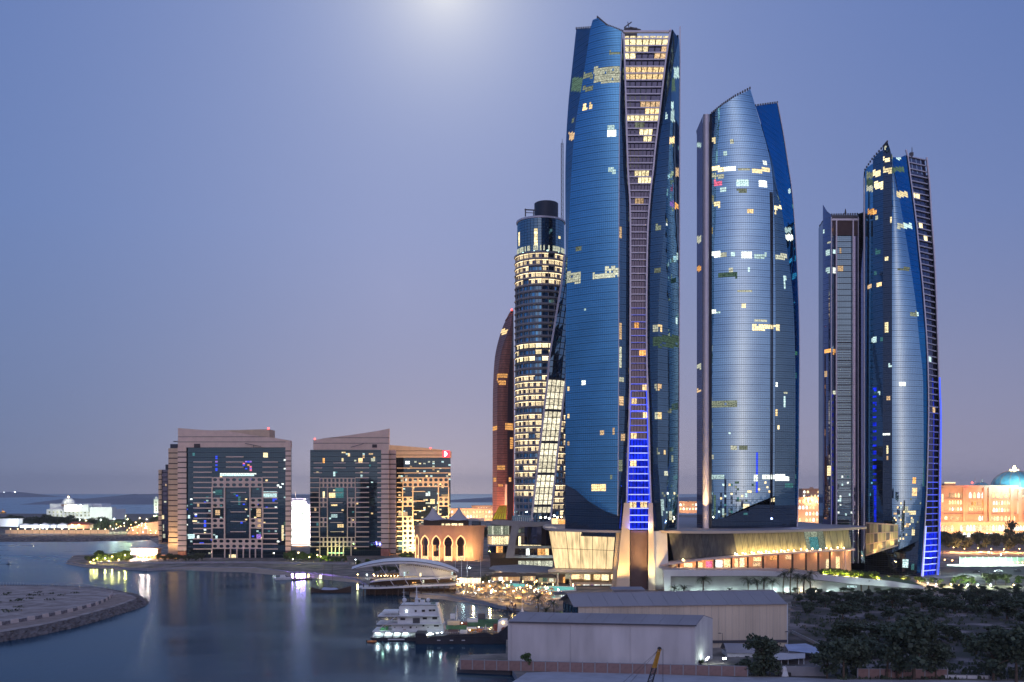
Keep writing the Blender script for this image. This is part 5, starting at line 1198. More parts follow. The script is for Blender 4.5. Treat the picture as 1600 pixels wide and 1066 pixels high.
# sloping ledge under the glass
led = [(1030, 884), (1044, 881.8), (1100, 874), (1148, 870), (1200, 866.5), (1250, 863.3), (1300, 860.6), (1336, 858)]
mb = MB(); rows = []
for x, y in led:
    w = wbot(x); f = P(x, y, w.y - 6.5); rows.append([w + Vector((0, .6, -.2)), f + Vector((0, 0, .3)), f + Vector((0, 0, -.5)), w + Vector((0, 1, -1.6))])
mb.sheet(rows, flip=True); build('ledge', mb, M['pink'], lh)
for i, px in enumerate([1066, 1146, 1150.5, 1158, 1164, 1172, 1177, 1183, 1189, 1195, 1201, 1207, 1213, 1219, 1225, 1230, 1240, 1250, 1260, 1268, 1281, 1290, 1298, 1308, 1318]):
    w = wbot(px); f = P(px, lin(led, px), w.y - 6.5); p = w.lerp(f, .35 if i % 2 else .75) + Vector((0, 0, .9))
    lb = build('ledge_lamp', MB().cyl(p + Vector((0, 0, -.3)), p + Vector((0, 0, .3)), .30, n=8), E['lampy'], lh)
    if i % 2 == 0 or px < 1100: point(lb, w.lerp(f, .45) + Vector((0, -.3, 1.0)), 430, (1, .72, .36), .3)
# lobby below
lobz = lambda x: lin([(1040, 890), (1200, 892), (1290, 896), (1340, 900)], x)
def lob(x, dy): w = wbot(x); return w.y + dy
mb = MB(); mb.sheet([[P(x, lobz(x) + 3, lob(x, 4)) for x in xs], [P(x, lin(led, x), lob(x, 4)) for x in xs]]); build('lobby_wall', mb, M['palace'], lh)
for a, b, y0, y1, e in [(1069, 1083, 880, 889.5, 'warm'), (1091, 1098, 879, 888, 'warm'), (1103, 1113, 877, 889, 'pink'), (1118, 1129, 875, 889, 'white'), (1131, 1141, 874, 889, 'warm'), (1148, 1153, 873, 889, 'warm'), (1155, 1163, 872, 886, 'yellow'), (1171, 1189, 871, 877, 'warm'), (1171, 1188, 879, 885, 'warmdim'), (1197, 1213, 869, 875, 'orange'), (1222, 1236, 868, 874, 'warmdim'), (1288, 1296, 874, 888, 'yellow'), (1050, 1058, 882, 889, 'warmdim'), (1302, 1312, 870, 888, 'warm')]:
    build('lit_window', MB().fb(a, y0, b, y1, lob((a + b) / 2, 3.6), .3), E[e], lh)
for px in (1061, 1089, 1116.5, 1143, 1168.5, 1192.5, 1216, 1238.5, 1259.7, 1279, 1297):
    Y = lob(px, -1.5); build('lobby_column', MB().box(xat(px, Y) - .45, Y, zat(lobz(px), Y), xat(px, Y) + .45, Y + .9, zat(lin(led, px) + 1.0, Y)), M['wood'], lh)
for px in range(1062, 1330, 22):
    point(lh, P(px, lin(led, px) + 5, lob(px, .2)), 850, (1, .52, .24), .6)
core_ = MB(); mb = MB()
mb.face(*[G(*p, ZR) + Vector((0, 4, -1.2)) for p in front], *[G(*p, ZR) + Vector((0, 0, -1.2)) for p in rear]); build('ceiling', mb, M['cream'], lh)
for x0, x1 in ((1300, 1301.2), (1320, 1321)): build('end_column', MB().fb(x0, 858, x1 + .8, 892, 566, 1.4), M['pink'], lh)
# --- terrace and white frame wall
tw = thing('terrace_wall', 'long white retaining wall with a broad frame, lit green white from its foot', 'retaining wall', (xat(1180, 505), 505, ZL))
YW = 505
band_t = [(1036, 890.4), (1100, 891), (1180, 891.5), (1250, 895.4), (1300, 899.8), (1352, 904), (1398, 909), (1443, 916.2)]
band_b = [(1048, 900.7), (1100, 900.5), (1180, 900), (1232, 901.5), (1300, 908.5), (1330, 912.7), (1409, 918.2), (1443, 920)]
mb = MB(); fpoly(mb, band_t + band_b[::-1], YW, 1.0); build('frame_band', mb, M['white'], tw)
mb = MB(); fpoly(mb, [(1036, 890.6), (1048, 890.6), (1047.8, 926), (1038.5, 926)], YW - .15, 1.0); build('frame_post', mb, M['white'], tw)
mb = MB(); rows = [[P(x, y + .5, YW + 5) for x, y in band_b], [P(x, max(y, 926), YW + 5) for x, y in band_b]]
mb.sheet(rows[::-1]); build('inner_wall', mb, M['grey'], tw)
mb = MB(); mb.sheet([[P(x, y, YW + 1) for x, y in band_b], [P(x, y, YW + 1) + Vector((0, 4.5, 0)) for x, y in band_b]]); build('soffit', mb, M['white'], tw)
n_ = len(band_t); mb = MB(); mb.sheet([[P(x, y, YW + .5) for x, y in band_t], [P(x, y, YW + .5) + Vector((0, 34, -.2)) for x, y in band_t]]); build('terrace_floor', mb, M['grey'], tw)
for px in (1062, 1092, 1118, 1146, 1178, 1208, 1240, 1272, 1305):
    area(tw, P(px, 926, YW + 3.4) + Vector((0, 0, .3)), P(px, 916, YW + 5), 330, GREENW, 8, .4)
for px in (1345, 1385, 1420): area(tw, P(px, 926, YW - 6), P(px, 908, YW), 420, GREENW, 6, .5)
area(tw, P(1042, 927, YW - 5), P(1042, 905, YW), 260, GREENW, 3, .5)
build('blue_panel', MB().fb(1324, 915, 1338.5, 918.5, YW - 1, .3), E['cool'], tw)
# cream portal lamps
for px, e in ((966, 2600), (980, 1400), (1016, 2600), (1020, 1500), (1006, 500)):
    spot(t2, P(px, 920, DF - 14), P(px, 850, DF), e * 12, (1, .60, .20), 70, .8)
spot(t2, P(1034, 919, DF - 14), P(1034, 880, DF + 3), 7000, (.8, .9, .75), 80, .8)
point(t2, P(1016, 824, DF - 3), 900, (1, .62, .28), .4); build('wall_lamp', MB().lathe(P(1016, 824, DF - 2), [(0, -.5), (.45, -.3), (.5, 0), (.45, .3), (0, .5)], 10), E['lampy'], t2)
area(t2, P(998, 826, DF - 2.5), P(998, 780, DF + 6), 2600, BLUE, 9, 1)
for z in (zat(760, D2), zat(700, D2), zat(640, D2)):
    c = (E3(z) + E4(z)) / 2; area(t2, c + Vector((0, -1.4, 0)), c + Vector((0, 1.6, 14)), 900, BLUE, 7, .5)
spot(t1, P(1103, 813, D1 - 9), P(1103, 745, D1 + 3), 90000, (1, .60, .24), 60, .5)
point(t1, P(1103, 809, D1 - 3), 700, (1, .6, .25), .4)
spot(t3, P(1455, 898, D3 - 4), P(1458, 800, D3 + 4), 12000, BLUE, 50, .5)
area(t3, P(1452, 898, D3 - 5), P(1455, 860, D3 + 6), 1500, (.2, .22, 1), 10, 1)
point(t1, P(1244, 812, D1 + 8), 900, (.5, .55, 1), .6)
# curved glass screen at the foot of the right tower
cs = thing('glass_screen', 'curved pale glass pavilion screen at the foot of the right hand tower', 'pavilion', (xat(1378, 590), 590, ZL))
def scr(u, v): return P(lerp(1353, 1403, u), lerp(lerp(817, 820.5, u), lerp(868, 852, u), v), 588 - 7 * math.sin(math.pi * u * .9))
for i in range(8):
    for j in range(3):
        mb = MB().face(scr(i / 8 + .006, (j + 1) / 3 - .012), scr((i + 1) / 8 - .006, (j + 1) / 3 - .012), scr((i + 1) / 8 - .006, j / 3 + .01), scr(i / 8 + .006, j / 3 + .01)); build('glass_panel', mb, M['olive'] if (i + j) % 3 else M['olived'], cs)
mb = MB()
for j in range(4):
    for i in range(12): mb.beam(scr(i / 12, j / 3), scr((i + 1) / 12, j / 3), .35, .45 if 0 < j < 3 else .8)
for i in range(9):
    for j in range(3): mb.beam(scr(i / 8, j / 3), scr(i / 8, (j + 1) / 3), .22, .22)
build('frame', mb, M['tan'], cs)
for u in (.15, .5, .85):
    q = scr(u, 1.02) + Vector((0, -4, -1)); spot(cs, q, scr(u, .3), 5000, WARM, 90, .5)
spot(t4, P(1350, 872, D4 - 8), P(1350, 760, D4 + 6), 80000, (1, .72, .45), 30, .5); spot(t4, P(1291, 826, D4 - 10), P(1292, 740, D4 + 2), 40000, WARM, 40, .5)

# --- curved glass building with the grey eye shaped frame
eb = thing('curved_glass_building', 'curved lit glass building inside a broad grey leaning frame, with round floor lobes', 'building', (xat(812, 650), 650, ZL))
YE = 650
def lobe(parent, cpx, Y, rpx, y0, y1, m, name, k=1.0, depth=1.0, taper=0.0, n=28, mat_=None):
    cx, r = xat(cpx, Y), rpx * Y / F; mb = MB(); rr = []
    z0, z1 = zat(y1, Y - r * depth), zat(y0, Y - r * depth)
    a = [math.pi * (1 + q / n) for q in range(n + 1)]
    lo = [(cx + (r - taper) * math.cos(t), Y + (r - taper) * depth * math.sin(t), z0) for t in a]; hi = [(cx + r * math.cos(t), Y + r * depth * math.sin(t), z1) for t in a]
    mb.hexa(lo, hi); return build(name, mb, mat_ or M[m], parent)
for y0, y1, rp, e in ((822, 836, 16.5, None), (838, 851, 17, None), (853, 864, 16, None)):
    cx, Y = xat(779, YE), YE; r = rp * YE / F * 1.0; n = 14
    for q in range(n):
        a0, a1 = math.pi * (1 + (q + .06) / n), math.pi * (1 + (q + .94) / n)
        pts = [(cx + r * math.cos(a), Y + r * math.sin(a), zat(y, Y - r)) for a, y in ((a0, y1), (a1, y1), (a1, y0), (a0, y0))]
        key = {822: 'paledim' if q % 4 else 'pale', 838: 'yellow' if 3 < q < 12 else 'warmdim', 853: ('orange' if 5 < q < 9 else None)}[y0]
        build('window', MB().face(*pts), E[key] if key else M['night'], eb)
for y0, y1, rp in ((818, 822, 19), (836, 838.3, 18.3), (851, 853.4, 17.8), (864, 873, 17)):
    lobe(eb, 779, YE, rp, y0, y1, 'cream' if y0 == 836 else ('wood' if y0 > 860 else 'grey'), 'floor_slab', taper=1.5 if y0 > 860 else 0)
# right half: floors between grey bands
for y0, y1, x0, x1 in ((820, 826, 812, 866), (833, 843, 806, 866), (853, 857, 804, 866), (868, 878, 800, 868)):
    build('floor_slab', MB().fb(x0, y0, x1, y1 if y1 - y0 < 8 else y0 + 4, YE - 4, 10), M['grey'], eb)
for y0, y1, e, cols in ((826, 834, 'paledim', 9), (838, 857, 'yellow', 9), (857, 870, 'warmdim', 9), (876, 890, 'pale', 9)):
    for q in range(cols):
        x0, x1 = 810 + q * 6, 815.3 + q * 6
        k = e
        if y0 == 838 and q > 5: k = None
        if y0 == 857: k = {2: 'white', 5: 'orange', 6: 'orange', 7: 'warm'}.get(q)
        if y0 == 826 and q in (3, 4, 5, 8): k = None
        build('window', MB().fb(x0, y0 + .5, x1, y1 - .5, YE - 1, .3), E[k] if k else M['slot'], eb)
mb = MB(); fpoly(mb, [(766, 815), (775, 812.5), (800, 814), (840, 816), (862, 814.5), (862, 820), (840, 823), (812, 823.5), (806, 845), (803.5, 872), (790, 872), (795, 845), (799.5, 822), (775, 820), (766, 819)], YE - 13, 5); build('leaning_frame', mb, M['grey'], eb)
mb = MB().fb(766, 822, 864, 890, YE + 6, 14); build('core', mb, M['wood'], eb)
mb = MB(); mb.prism([(G(x, y, 7).x, G(x, y, 7).y) for x, y in [(764, 888), (785, 893), (820, 894.5), (866, 893), (868, 886), (815, 882), (770, 884)]], 6.4, 7); build('entrance_canopy', mb, M['grey'], eb)
mb = MB(); ring = [P(x, 816, YE + d) for x, d in ((768, -12), (866, -12), (866, 12), (768, 12))]; build('roof', MB().face(*ring), M['grey'], eb)
rnd = random.Random(17)
for k in range(26):
    px = rnd.uniform(800, 868); py = rnd.uniform(800, 815); p = P(px, py, YE - rnd.uniform(-6, 6))
    build('roof_light', MB().cyl(p, p + Vector((0, 0, .5)), .28, n=6), E[rnd.choice(['lampw', 'cool', 'white', 'cool'])], eb)
mb = MB()
for k in range(22): p = P(803 + k * 3, 815, YE - 10); mb.box(p.x - .12, p.y, p.z, p.x + .12, p.y + .2, p.z + 2.6)
build('glass_balustrade', MB().fb(800, 806, 868, 815, YE - 9, .2), M['teal'], eb); build('balustrade_post', mb, M['rail'], eb, kind='stuff')
for px, py in ((836, 877), (848, 878), (858, 877)): point(eb, P(px, py + 4, YE - 10), 1100, COOL, .4)
for px in (782, 830): point(eb, P(px, 890, YE - 18), 1800, (1, .8, .5), .5)
# ---------------------------------------------------------------- foreground: warehouses, walls, sheds, crane
def lp(a, b, t): return Vector(a).lerp(Vector(b), t)
M['w1wall'] = mat('lilac_grey_render', (.64, .61, .62), .85, vary=.17, scale=.22, detail=7, stretch=(1, 1, .22))
M['w1roof'] = mat('grey_felt_roof', (.30, .285, .31), .8, vary=.12, scale=.1)
M['w2wall'] = mat('beige_cladding', (.74, .63, .50), .65, vary=.14, scale=.15, stretch=(1, 1, .2))
M['w2roof'] = mat('grey_sheet_roof', (.32, .30, .32), .6, vary=.08, scale=.08, stretch=(1, .2, 1))
w1 = thing('warehouse', 'nearer plain lilac grey warehouse with a low pitched roof at the water edge', 'warehouse', (26, 308, ZL))
A0, B0 = G(792, 1035, ZL), G(1088.5, 1041, ZL)
eA, eB = P(793.5, 970.3, A0.y + 1), P(1086, 976, B0.y)
A0 = Vector((eA.x, eA.y, ZL)); B0 = Vector((eB.x, eB.y, ZL))
rA, rB = P(811.5, 957.3, 308), P(1100, 962.4, 299.5)
kA, kB = eA + (rA - eA) * 2, eB + (rB - eB) * 2; kA.z, kB.z = eA.z, eB.z
dn = lambda v: Vector((v.x, v.y, ZL))
mb = MB().face(A0, B0, eB, eA); build('front_wall', mb, M['w1wall'], w1)
mb = MB().face(B0, dn(kB), kB, rB, eB); build('gable_wall', mb, M['w1wall'], w1)
mb = MB().face(dn(kB), dn(kA), kA, kB).face(dn(kA), A0, eA, rA, kA); build('rear_wall', mb, M['w1wall'], w1)
o1 = Vector((.3, -.7, -.25)); up = Vector((0, 0, .22))
n_ = 10
for k in range(n_):
    a, b = k / n_ + .0008, (k + 1) / n_ - .0008
    mb = MB(); q = [lp(eA, eB, a) + o1, lp(eA, eB, b) + o1, lp(rA, rB, b), lp(rA, rB, a)]; mb.hexa(q, [p + up for p in q]); build('roof_panel', mb, M['w1roof'], w1)
q = [rA, rB, kB, kA]; mb = MB().hexa(q, [p + up for p in q]); build('rear_roof', mb, M['w1roof'], w1)
mb = MB().beam(lp(eA, eB, 0) + o1, lp(eA, eB, 1) + o1, .3, .35); build('gutter', mb, M['dgrey'], w1)
mb = MB()
for t in (.02, .34, .66, .985): p = lp(eA, eB, t); mb.cyl(Vector((p.x, p.y - .12, ZL)), Vector((p.x, p.y - .12, p.z - .2)), .07, n=6)
build('drain_pipe', mb, M['w1wall'], w1, kind='stuff')
w2 = thing('warehouse', 'larger beige ribbed warehouse standing behind the lilac grey one', 'warehouse', (55, 335, ZL))
eL, eR = P(903.4, 947.3, 322), P(1229.5, 943.3, 330)
rL, rR = P(893, 928.3, 330), P(1210, 923.3, 342)
kL, kR = P(880, 938.2, 339), Vector((eR.x - 3, eR.y + 20, eR.z)); kL.z = eL.z
np_ = 30
for k in range(np_):
    a, b = lp(eL, eR, k / np_ + .0004), lp(eL, eR, (k + 1) / np_ - .0004); d = (b - a).normalized()
    mb = MB(); nn = 4
    rows = []
    for q in range(nn):
        p0, p1 = lp(a, b, q / nn), lp(a, b, (q + .62) / nn); p2 = lp(a, b, (q + .70) / nn); p3 = lp(a, b, (q + .92) / nn)
        for p, off in ((p0, 0), (p1, 0), (p2, -.12), (p3, -.12)): rows.append(p + Vector((0, off, 0)))
    rows.append(b)
    mb.sheet([[dn(p) for p in rows], rows]); build('wall_panel', mb, M['w2wall'], w2)
mb = MB().face(dn(eL) + Vector((0, .2, 0)), dn(eR) + Vector((0, .2, 0)), eR + Vector((0, .2, 0)), eL + Vector((0, .2, 0))); build('wall_core', mb, M['grey'], w2)
mb = MB().face(dn(kL), dn(eL), eL, rL, kL); build('gable_wall', mb, M['dgrey'], w2)
for i in range(5):
    for j in range(4):
        f0, f1 = lp(kL, eL, i / 5 + .02), lp(kL, eL, (i + 1) / 5 - .02)
        z0, z1 = lerp(ZL, eL.z, .25 + j * .18 + .01), lerp(ZL, eL.z, .25 + (j + 1) * .18 - .01)
        o = Vector((-.15, 0, 0)); build('gable_pane', MB().face(Vector((f0.x, f0.y, z0)) + o, Vector((f1.x, f1.y, z0)) + o, Vector((f1.x, f1.y, z1)) + o, Vector((f0.x, f0.y, z1)) + o), M['teal'], w2)
mb = MB().face(dn(eR), dn(kR), kR, rR, eR).face(dn(kR), dn(kL), kL, kR); build('rear_wall', mb, M['w2wall'], w2)
o2 = Vector((0, -.7, -.2)); np2 = 14
for k in range(np2):
    a, b = k / np2 + .0006, (k + 1) / np2 - .0006
    ex = Vector((-1.6, 0, 0)) if k == 0 else Vector((0, 0, 0))
    q = [lp(eL, eR, a) + o2 + ex, lp(eL, eR, b) + o2, lp(rL, rR, b), lp(rL, rR, a) + ex]; build('roof_panel', MB().hexa(q, [p + up for p in q]), M['w2roof'], w2)
q = [rL + Vector((-1.6, 0, 0)), rR, kR, kL + Vector((-1.6, 0, 0))]; build('rear_roof', MB().hexa(q, [p + up for p in q]), M['w2roof'], w2)
mb = MB().beam(rL + Vector((-1.6, 0, .3)), rR + Vector((0, 0, .3)), .6, .3); build('ridge_cap', mb, M['w2roof'], w2)
mb = MB().beam(dn(eR) + Vector((.1, -.1, 0)), eR + Vector((.1, -.1, 0)), .35, .35); build('corner_trim', mb, M['whitep'], w2)
mb = MB().beam(lp(eL, eR, .6) + Vector((0, -.2, -12.2)), eR + Vector((0, -.2, -12.4)), .15, .9); build('base_stain_rail', mb, M['dgrey'], w2)
fs = thing('flat_roof_shed', 'small flat roofed shed peeping over the beige warehouse roof', 'shed', (xat(982, 350), 350, ZL))
build('roof', MB().fb(957, 921, 1008, 923, 350, 10), M['w1roof'], fs); build('wall', MB().box(xat(960, 350), 351, ZL, xat(1007, 350), 359, zat(923, 350)), M['grey'], fs)

# boundary wall of block panels between posts
def block_wall(nm, label, pts, hgt, npan, m, post=True, base=0.0):
    t = thing('boundary_wall', label, 'wall', pts[0]); me = None
    a, b = pts
    d = b - a; n = max(1, npan); w = d.length / n; ang = math.atan2(d.y, d.x)
    pm = MB().box(-w / 2 + .14, -.11, base, w / 2 - .14, .11, hgt).mesh('wall_panel', M[m])
    cm_ = MB().box(-w / 2 + .02, -.17, hgt, w / 2 - .02, .17, hgt + .12).mesh('coping', M['grey'])
    po = MB().box(-.16, -.19, base, .16, .19, hgt + .22).mesh('post', M['grey'])
    for k in range(n):
        c = a + d * ((k + .5) / n); link('wall_panel', pm, t, c - a, ang); link('coping', cm_, t, c - a, ang)
    for k in range(n + 1): link('post', po, t, a + d * (k / n) - a, ang)
    return t
bw1 = block_wall('w', 'long reddish block boundary wall in front of the lilac grey warehouse', (G(719.5, 1046, ZL), G(1168, 1057, ZL)), 2.75, 23, 'brick')
block_wall('w', 'short pale block wall under the canvas canopy by the dark trees', (G(1212, 1055, ZL), G(1290, 1057, ZL)), 2.5, 5, 'grey')
block_wall('w', 'low block wall running behind the trunks of the dark trees at lower right', (G(1340, 1059, ZL), G(1480, 1060, ZL)), 2.4, 8, 'brick')
block_wall('w', 'low white kerb wall at the edge of the scrubland on the right', (G(1476, 1060, ZL), G(1545, 1061, ZL)), .9, 4, 'whitep')
mb = MB(); qpts = [(-15.6, 312.8), (-15.6, 291.8), (0, 287.8)]
for (x0, y0), (x1, y1) in zip(qpts, qpts[1:]): mb.hexa([(x0 - .5, y0 - .5, -1), (x1 - .5, y1 - .5, -1), (x1, y1, -1), (x0, y0, -1)], [(x0 - .5, y0 - .5, 1.5), (x1 - .5, y1 - .5, 1.5), (x1, y1, 1.5), (x0, y0, 1.5)])
build('quay_wall', mb, M['dgrey'], label='dark quay wall edging the water below the reddish boundary wall', category='quay')
lot = [(800, 1066), (823, 1051), (870, 1049.5), (1000, 1052.5), (1150, 1058), (1240, 1058.5), (1300, 1061.5), (1420, 1062.5), (1620, 1065), (1700, 1160), (790, 1160)]
M['bluesand'] = mat('pale_levelled_sand', (.40, .40, .44), .9, vary=.14, scale=.25, bump=.4, detail=8)
build('sand_lot', MB().face(*[G(x, y, ZL + .012) for x, y in lot][::-1]), M['bluesand'], kind='structure')
for o in [bpy.data.objects['sand_lot']]:
    o.data.flip_normals()
scrub = [(1100, 1042), (1170, 1030), (1232, 1010), (1236, 940), (1300, 925), (1700, 925), (1800, 1060), (1480, 1062), (1290, 1059), (1170, 1056)]
build('scrub_ground', MB().face(*[G(x, y, ZL + .006) for x, y in scrub]), M['lot'], kind='structure'); bpy.data.objects['scrub_ground'].data.flip_normals()
path = [(1236, 966), (1300, 1000), (1296, 1003), (1232, 969)]
tr_ = thing('garden_wall', 'thin pale garden wall slanting down through the scrub by the canopy', 'wall', G(1236, 968, ZL))
mb = MB()
for k in range(14):
    a, b = G(lerp(1238, 1296, k / 14), lerp(990, 1018, k / 14), ZL), G(lerp(1238, 1296, (k + .9) / 14), lerp(990, 1018, (k + .9) / 14), ZL)
    build('coping_block', MB().beam(a + Vector((0, 0, .55)), b + Vector((0, 0, .55)), .4, 1.1), M['grey'], tr_)

# sheds and canopies between warehouse and trees
sh1 = thing('site_shed', 'low white shed with a shallow curved roof below the beige warehouse', 'shed', G(1160, 1036, ZL))
Y = 309
build('wall', MB().fb(1136, 1021, 1184, 1036, Y, 8), M['whitep'], sh1)
mb = MB(); rows = []
for k in range(9):
    t = k / 8; rows.append([P(1135, 1020.5, Y - .4) + Vector((0, 9.2 * t, 2.4 * math.sin(math.pi * t))), P(1186, 1021.5, Y - .4) + Vector((0, 9.2 * t, 2.4 * math.sin(math.pi * t)))])
mb.sheet(rows); build('roof', mb, M['w1roof'], sh1)
build('door', MB().fb(1150, 1026, 1155, 1036, Y - .1, .1), M['grey'], sh1); build('window', MB().fb(1164, 1025, 1171, 1029, Y - .1, .1), M['night'], sh1)
cb = thing('canvas_canopy', 'pale blue tarpaulin canopy stretched over posts beside the beige warehouse', 'canopy', G(1258, 1022, ZL))
q = [P(1226, 1007, 314), P(1259, 1005.5, 318), P(1291, 1017, 308), P(1274, 1021.5, 302), P(1232, 1017, 304)]
c_ = sum(q, Vector()) / 5 + Vector((0, 0, .35)); mb = MB()
for a, b in zip(q, q[1:] + q[:1]): mb.face(a, b, c_)
build('canopy_cloth', mb, M['tarp'], cb)
for p in q: build('post', MB().cyl(dn(p), p, .09, n=6), M['grey'], cb)
cc = thing('canvas_canopy', 'grey sagging canvas canopy on white posts above the pale block wall', 'canopy', G(1230, 1045, ZL))
rows = []
for j in range(5):
    rows.append([P(lerp(1198, 1258, i / 6), lerp(1029 + .8 * math.sin(i), 1018.5, j / 4), lerp(295, 305, j / 4)) - Vector((0, 0, .35 * math.sin(math.pi * i / 6))) for i in range(7)])
build('canopy_cloth', MB().sheet(rows), M['tent'], cc)
for px in (1221, 1231.5, 1248, 1256): a = P(px, 1029, 296); build('post', MB().cyl(dn(a), a, .14, n=6), M['whitep'], cc)
ld = thing('covered_load', 'white sheet draped over a dark load beside the pale block wall', 'covered load', G(1225, 1056, ZL))
b_ = G(1225, 1056, ZL); random.seed(5)
mb = MB().lathe(b_, [(1.5, 0), (1.35, .5), (.9, 1.2), (.75, 2.2), (.35, 2.6), (0, 2.65)], 9); build('sheet', mb, M['whitep'], ld)
build('load', MB().box(b_.x - 1.7, b_.y - 1.0, ZL, b_.x - .7, b_.y - .2, ZL + 1.2).box(b_.x + .9, b_.y - 1, ZL, b_.x + 1.7, b_.y - .3, ZL + 1.0), M['black'], ld, kind='stuff')
# lamp poles by the warehouses
def lamp_post(base, h, arm, label, e='lampw', lit=False, power=0, col=COOL, group=None, r=.07, m='dgrey'):
    t = thing('lamp_post', label, 'lamp post', base, group=group)
    b = Vector(base); build('pole', MB().cyl(b, b + Vector((0, 0, h)), r * 1.3, r, 6).cyl(b, b + Vector((0, 0, .4)), r * 2.4, r * 2, 6), M[m], t)
    tip = b + Vector((arm, 0, h + .1)); build('arm', MB().beam(b + Vector((0, 0, h - .05)), tip, r * 1.2), M[m], t)
    hd = build('lamp_head', MB().hexa([tip + Vector((-.45, -.2, -.16)), tip + Vector((.45, -.2, -.16)), tip + Vector((.45, .2, -.16)), tip + Vector((-.45, .2, -.16))], [tip + Vector((-.3, -.15, .1)), tip + Vector((.3, -.15, .1)), tip + Vector((.3, .15, .1)), tip + Vector((-.3, .15, .1))]), M[m], t)
    if lit:
        build('bulb', MB().lathe(tip + Vector((0, 0, -.35)), [(0, -.3), (.28, -.2), (.34, 0), (.2, .2), (0, .2)], 8), E[e], hd)
        if power: point(t, tip + Vector((0, 0, -.9)), power, col, .3)
    return t
lamp_post(G(1129, 1017, ZL), 5.6, -1.0, 'thin dark unlit lamp post in front of the beige warehouse wall')
lamp_post(G(1232, 1011, ZL), 5.0, -.6, 'thin unlit lamp post at the right corner of the beige warehouse')
wl_ = thing('site_lamp', 'bright greenish white site lamp glowing at the gable foot of the lilac grey warehouse', 'lamp', G(1104, 1038, ZL))
b_ = G(1105, 1038, ZL); build('pole', MB().cyl(b_, b_ + Vector((0, 0, 1.6)), .06, n=6), M['dgrey'], wl_); build('lamp_head', MB().beam(b_ + Vector((-.4, 0, 1.2)), b_ + Vector((.5, 0, 2.2)), .3), E['lampw'], wl_)
point(wl_, b_ + Vector((.2, -.6, 2.2)), 260, (.75, 1, .8), .3)
sl2 = thing('site_lamp', 'small white lamp dot left of the low white shed', 'lamp', G(1132, 1036, ZL)); b_ = G(1132, 1037, ZL); build('pole', MB().cyl(b_, b_ + Vector((0, 0, 1.3)), .05, n=6), M['dgrey'], sl2); build('lamp_head', MB().box(b_.x - .5, b_.y, b_.z + 1.3, b_.x + .5, b_.y + .3, b_.z + 1.7), E['lampw'], sl2)

# crane boom standing up from the sand lot
cr_ = thing('mobile_crane', 'yellow topped lattice boom of a mobile crane on the sand lot', 'crane', (xat(1008, 240), 240, ZL))
Yc = 240; a, b = P(1009, 1108, Yc), P(1030.5, 1014, Yc); a.z = max(a.z, ZL + 1.6)
mid = a.lerp(b, .62)
def truss(name, a, b, w0, w1, n, m):
    mb = MB(); C = lambda t, i: a.lerp(b, t) + Vector(((-1 if i in (0, 3) else 1) * lerp(w0, w1, t), (-1 if i < 2 else 1) * lerp(w0, w1, t), 0))
    for i in range(4): mb.beam(C(0, i), C(1, i), .13)
    for k in range(n):
        for i in range(4):
            j = (i + 1) % 4; p, q = (C(k / n, i), C((k + 1) / n, j)) if k % 2 else (C(k / n, j), C((k + 1) / n, i)); mb.beam(p, q, .08)
            mb.beam(C(k / n, i), C(k / n, j), .08)
    return build(name, mb, M[m], cr_)
truss('boom', a, mid, .62, .50, 9, 'black'); truss('boom_tip', mid, b, .46, .30, 6, 'yellow')
build('boom_plate', MB().beam(mid + Vector((0, .1, 0)), mid.lerp(b, .85) + Vector((0, .1, 0)), .55, .12), M['yellow'], cr_)
build('boom_head', MB().cyl(b + Vector((0, -.3, 0)), b + Vector((0, .3, 0)), .5, n=10).beam(b, b + Vector((-.7, 0, -.8)), .2), M['black'], cr_)
mb = MB()
for o in (Vector((.7, 0, 0)), Vector((.9, 0, 0))): mb.beam(b + o, Vector((b.x + o.x, b.y, ZL + 1)), .05)
mb.beam(b, a + Vector((-7, 0, 0)), .06).beam(b + Vector((.1, 0, 0)), a + Vector((-8.5, 0, 1)), .06); build('cable', mb, M['black'], cr_, kind='stuff')
p = Vector((a.x - 2.2, Yc, ZL)); build('crane_house', MB().box(p.x - 3.5, Yc - 1.4, ZL + 1.2, p.x + 2.6, Yc + 1.4, ZL + 2.6).box(p.x + 1.2, Yc - 1.5, ZL + 1.2, p.x + 3, Yc - .2, ZL + 3.3), M['yellow'], cr_)
for s in (-1, 1): build('track', MB().cyl(Vector((p.x - 3, Yc + 1.5 * s, ZL + .6)), Vector((p.x - 3, Yc + 2.1 * s, ZL + .6)), .6, n=12).cyl(Vector((p.x + 2.4, Yc + 1.5 * s, ZL + .6)), Vector((p.x + 2.4, Yc + 2.1 * s, ZL + .6)), .6, n=12).box(p.x - 3, Yc + 1.5 * s - .0, ZL + .02, p.x + 2.4, Yc + 1.5 * s + .6, ZL + 1.2), M['black'], cr_)

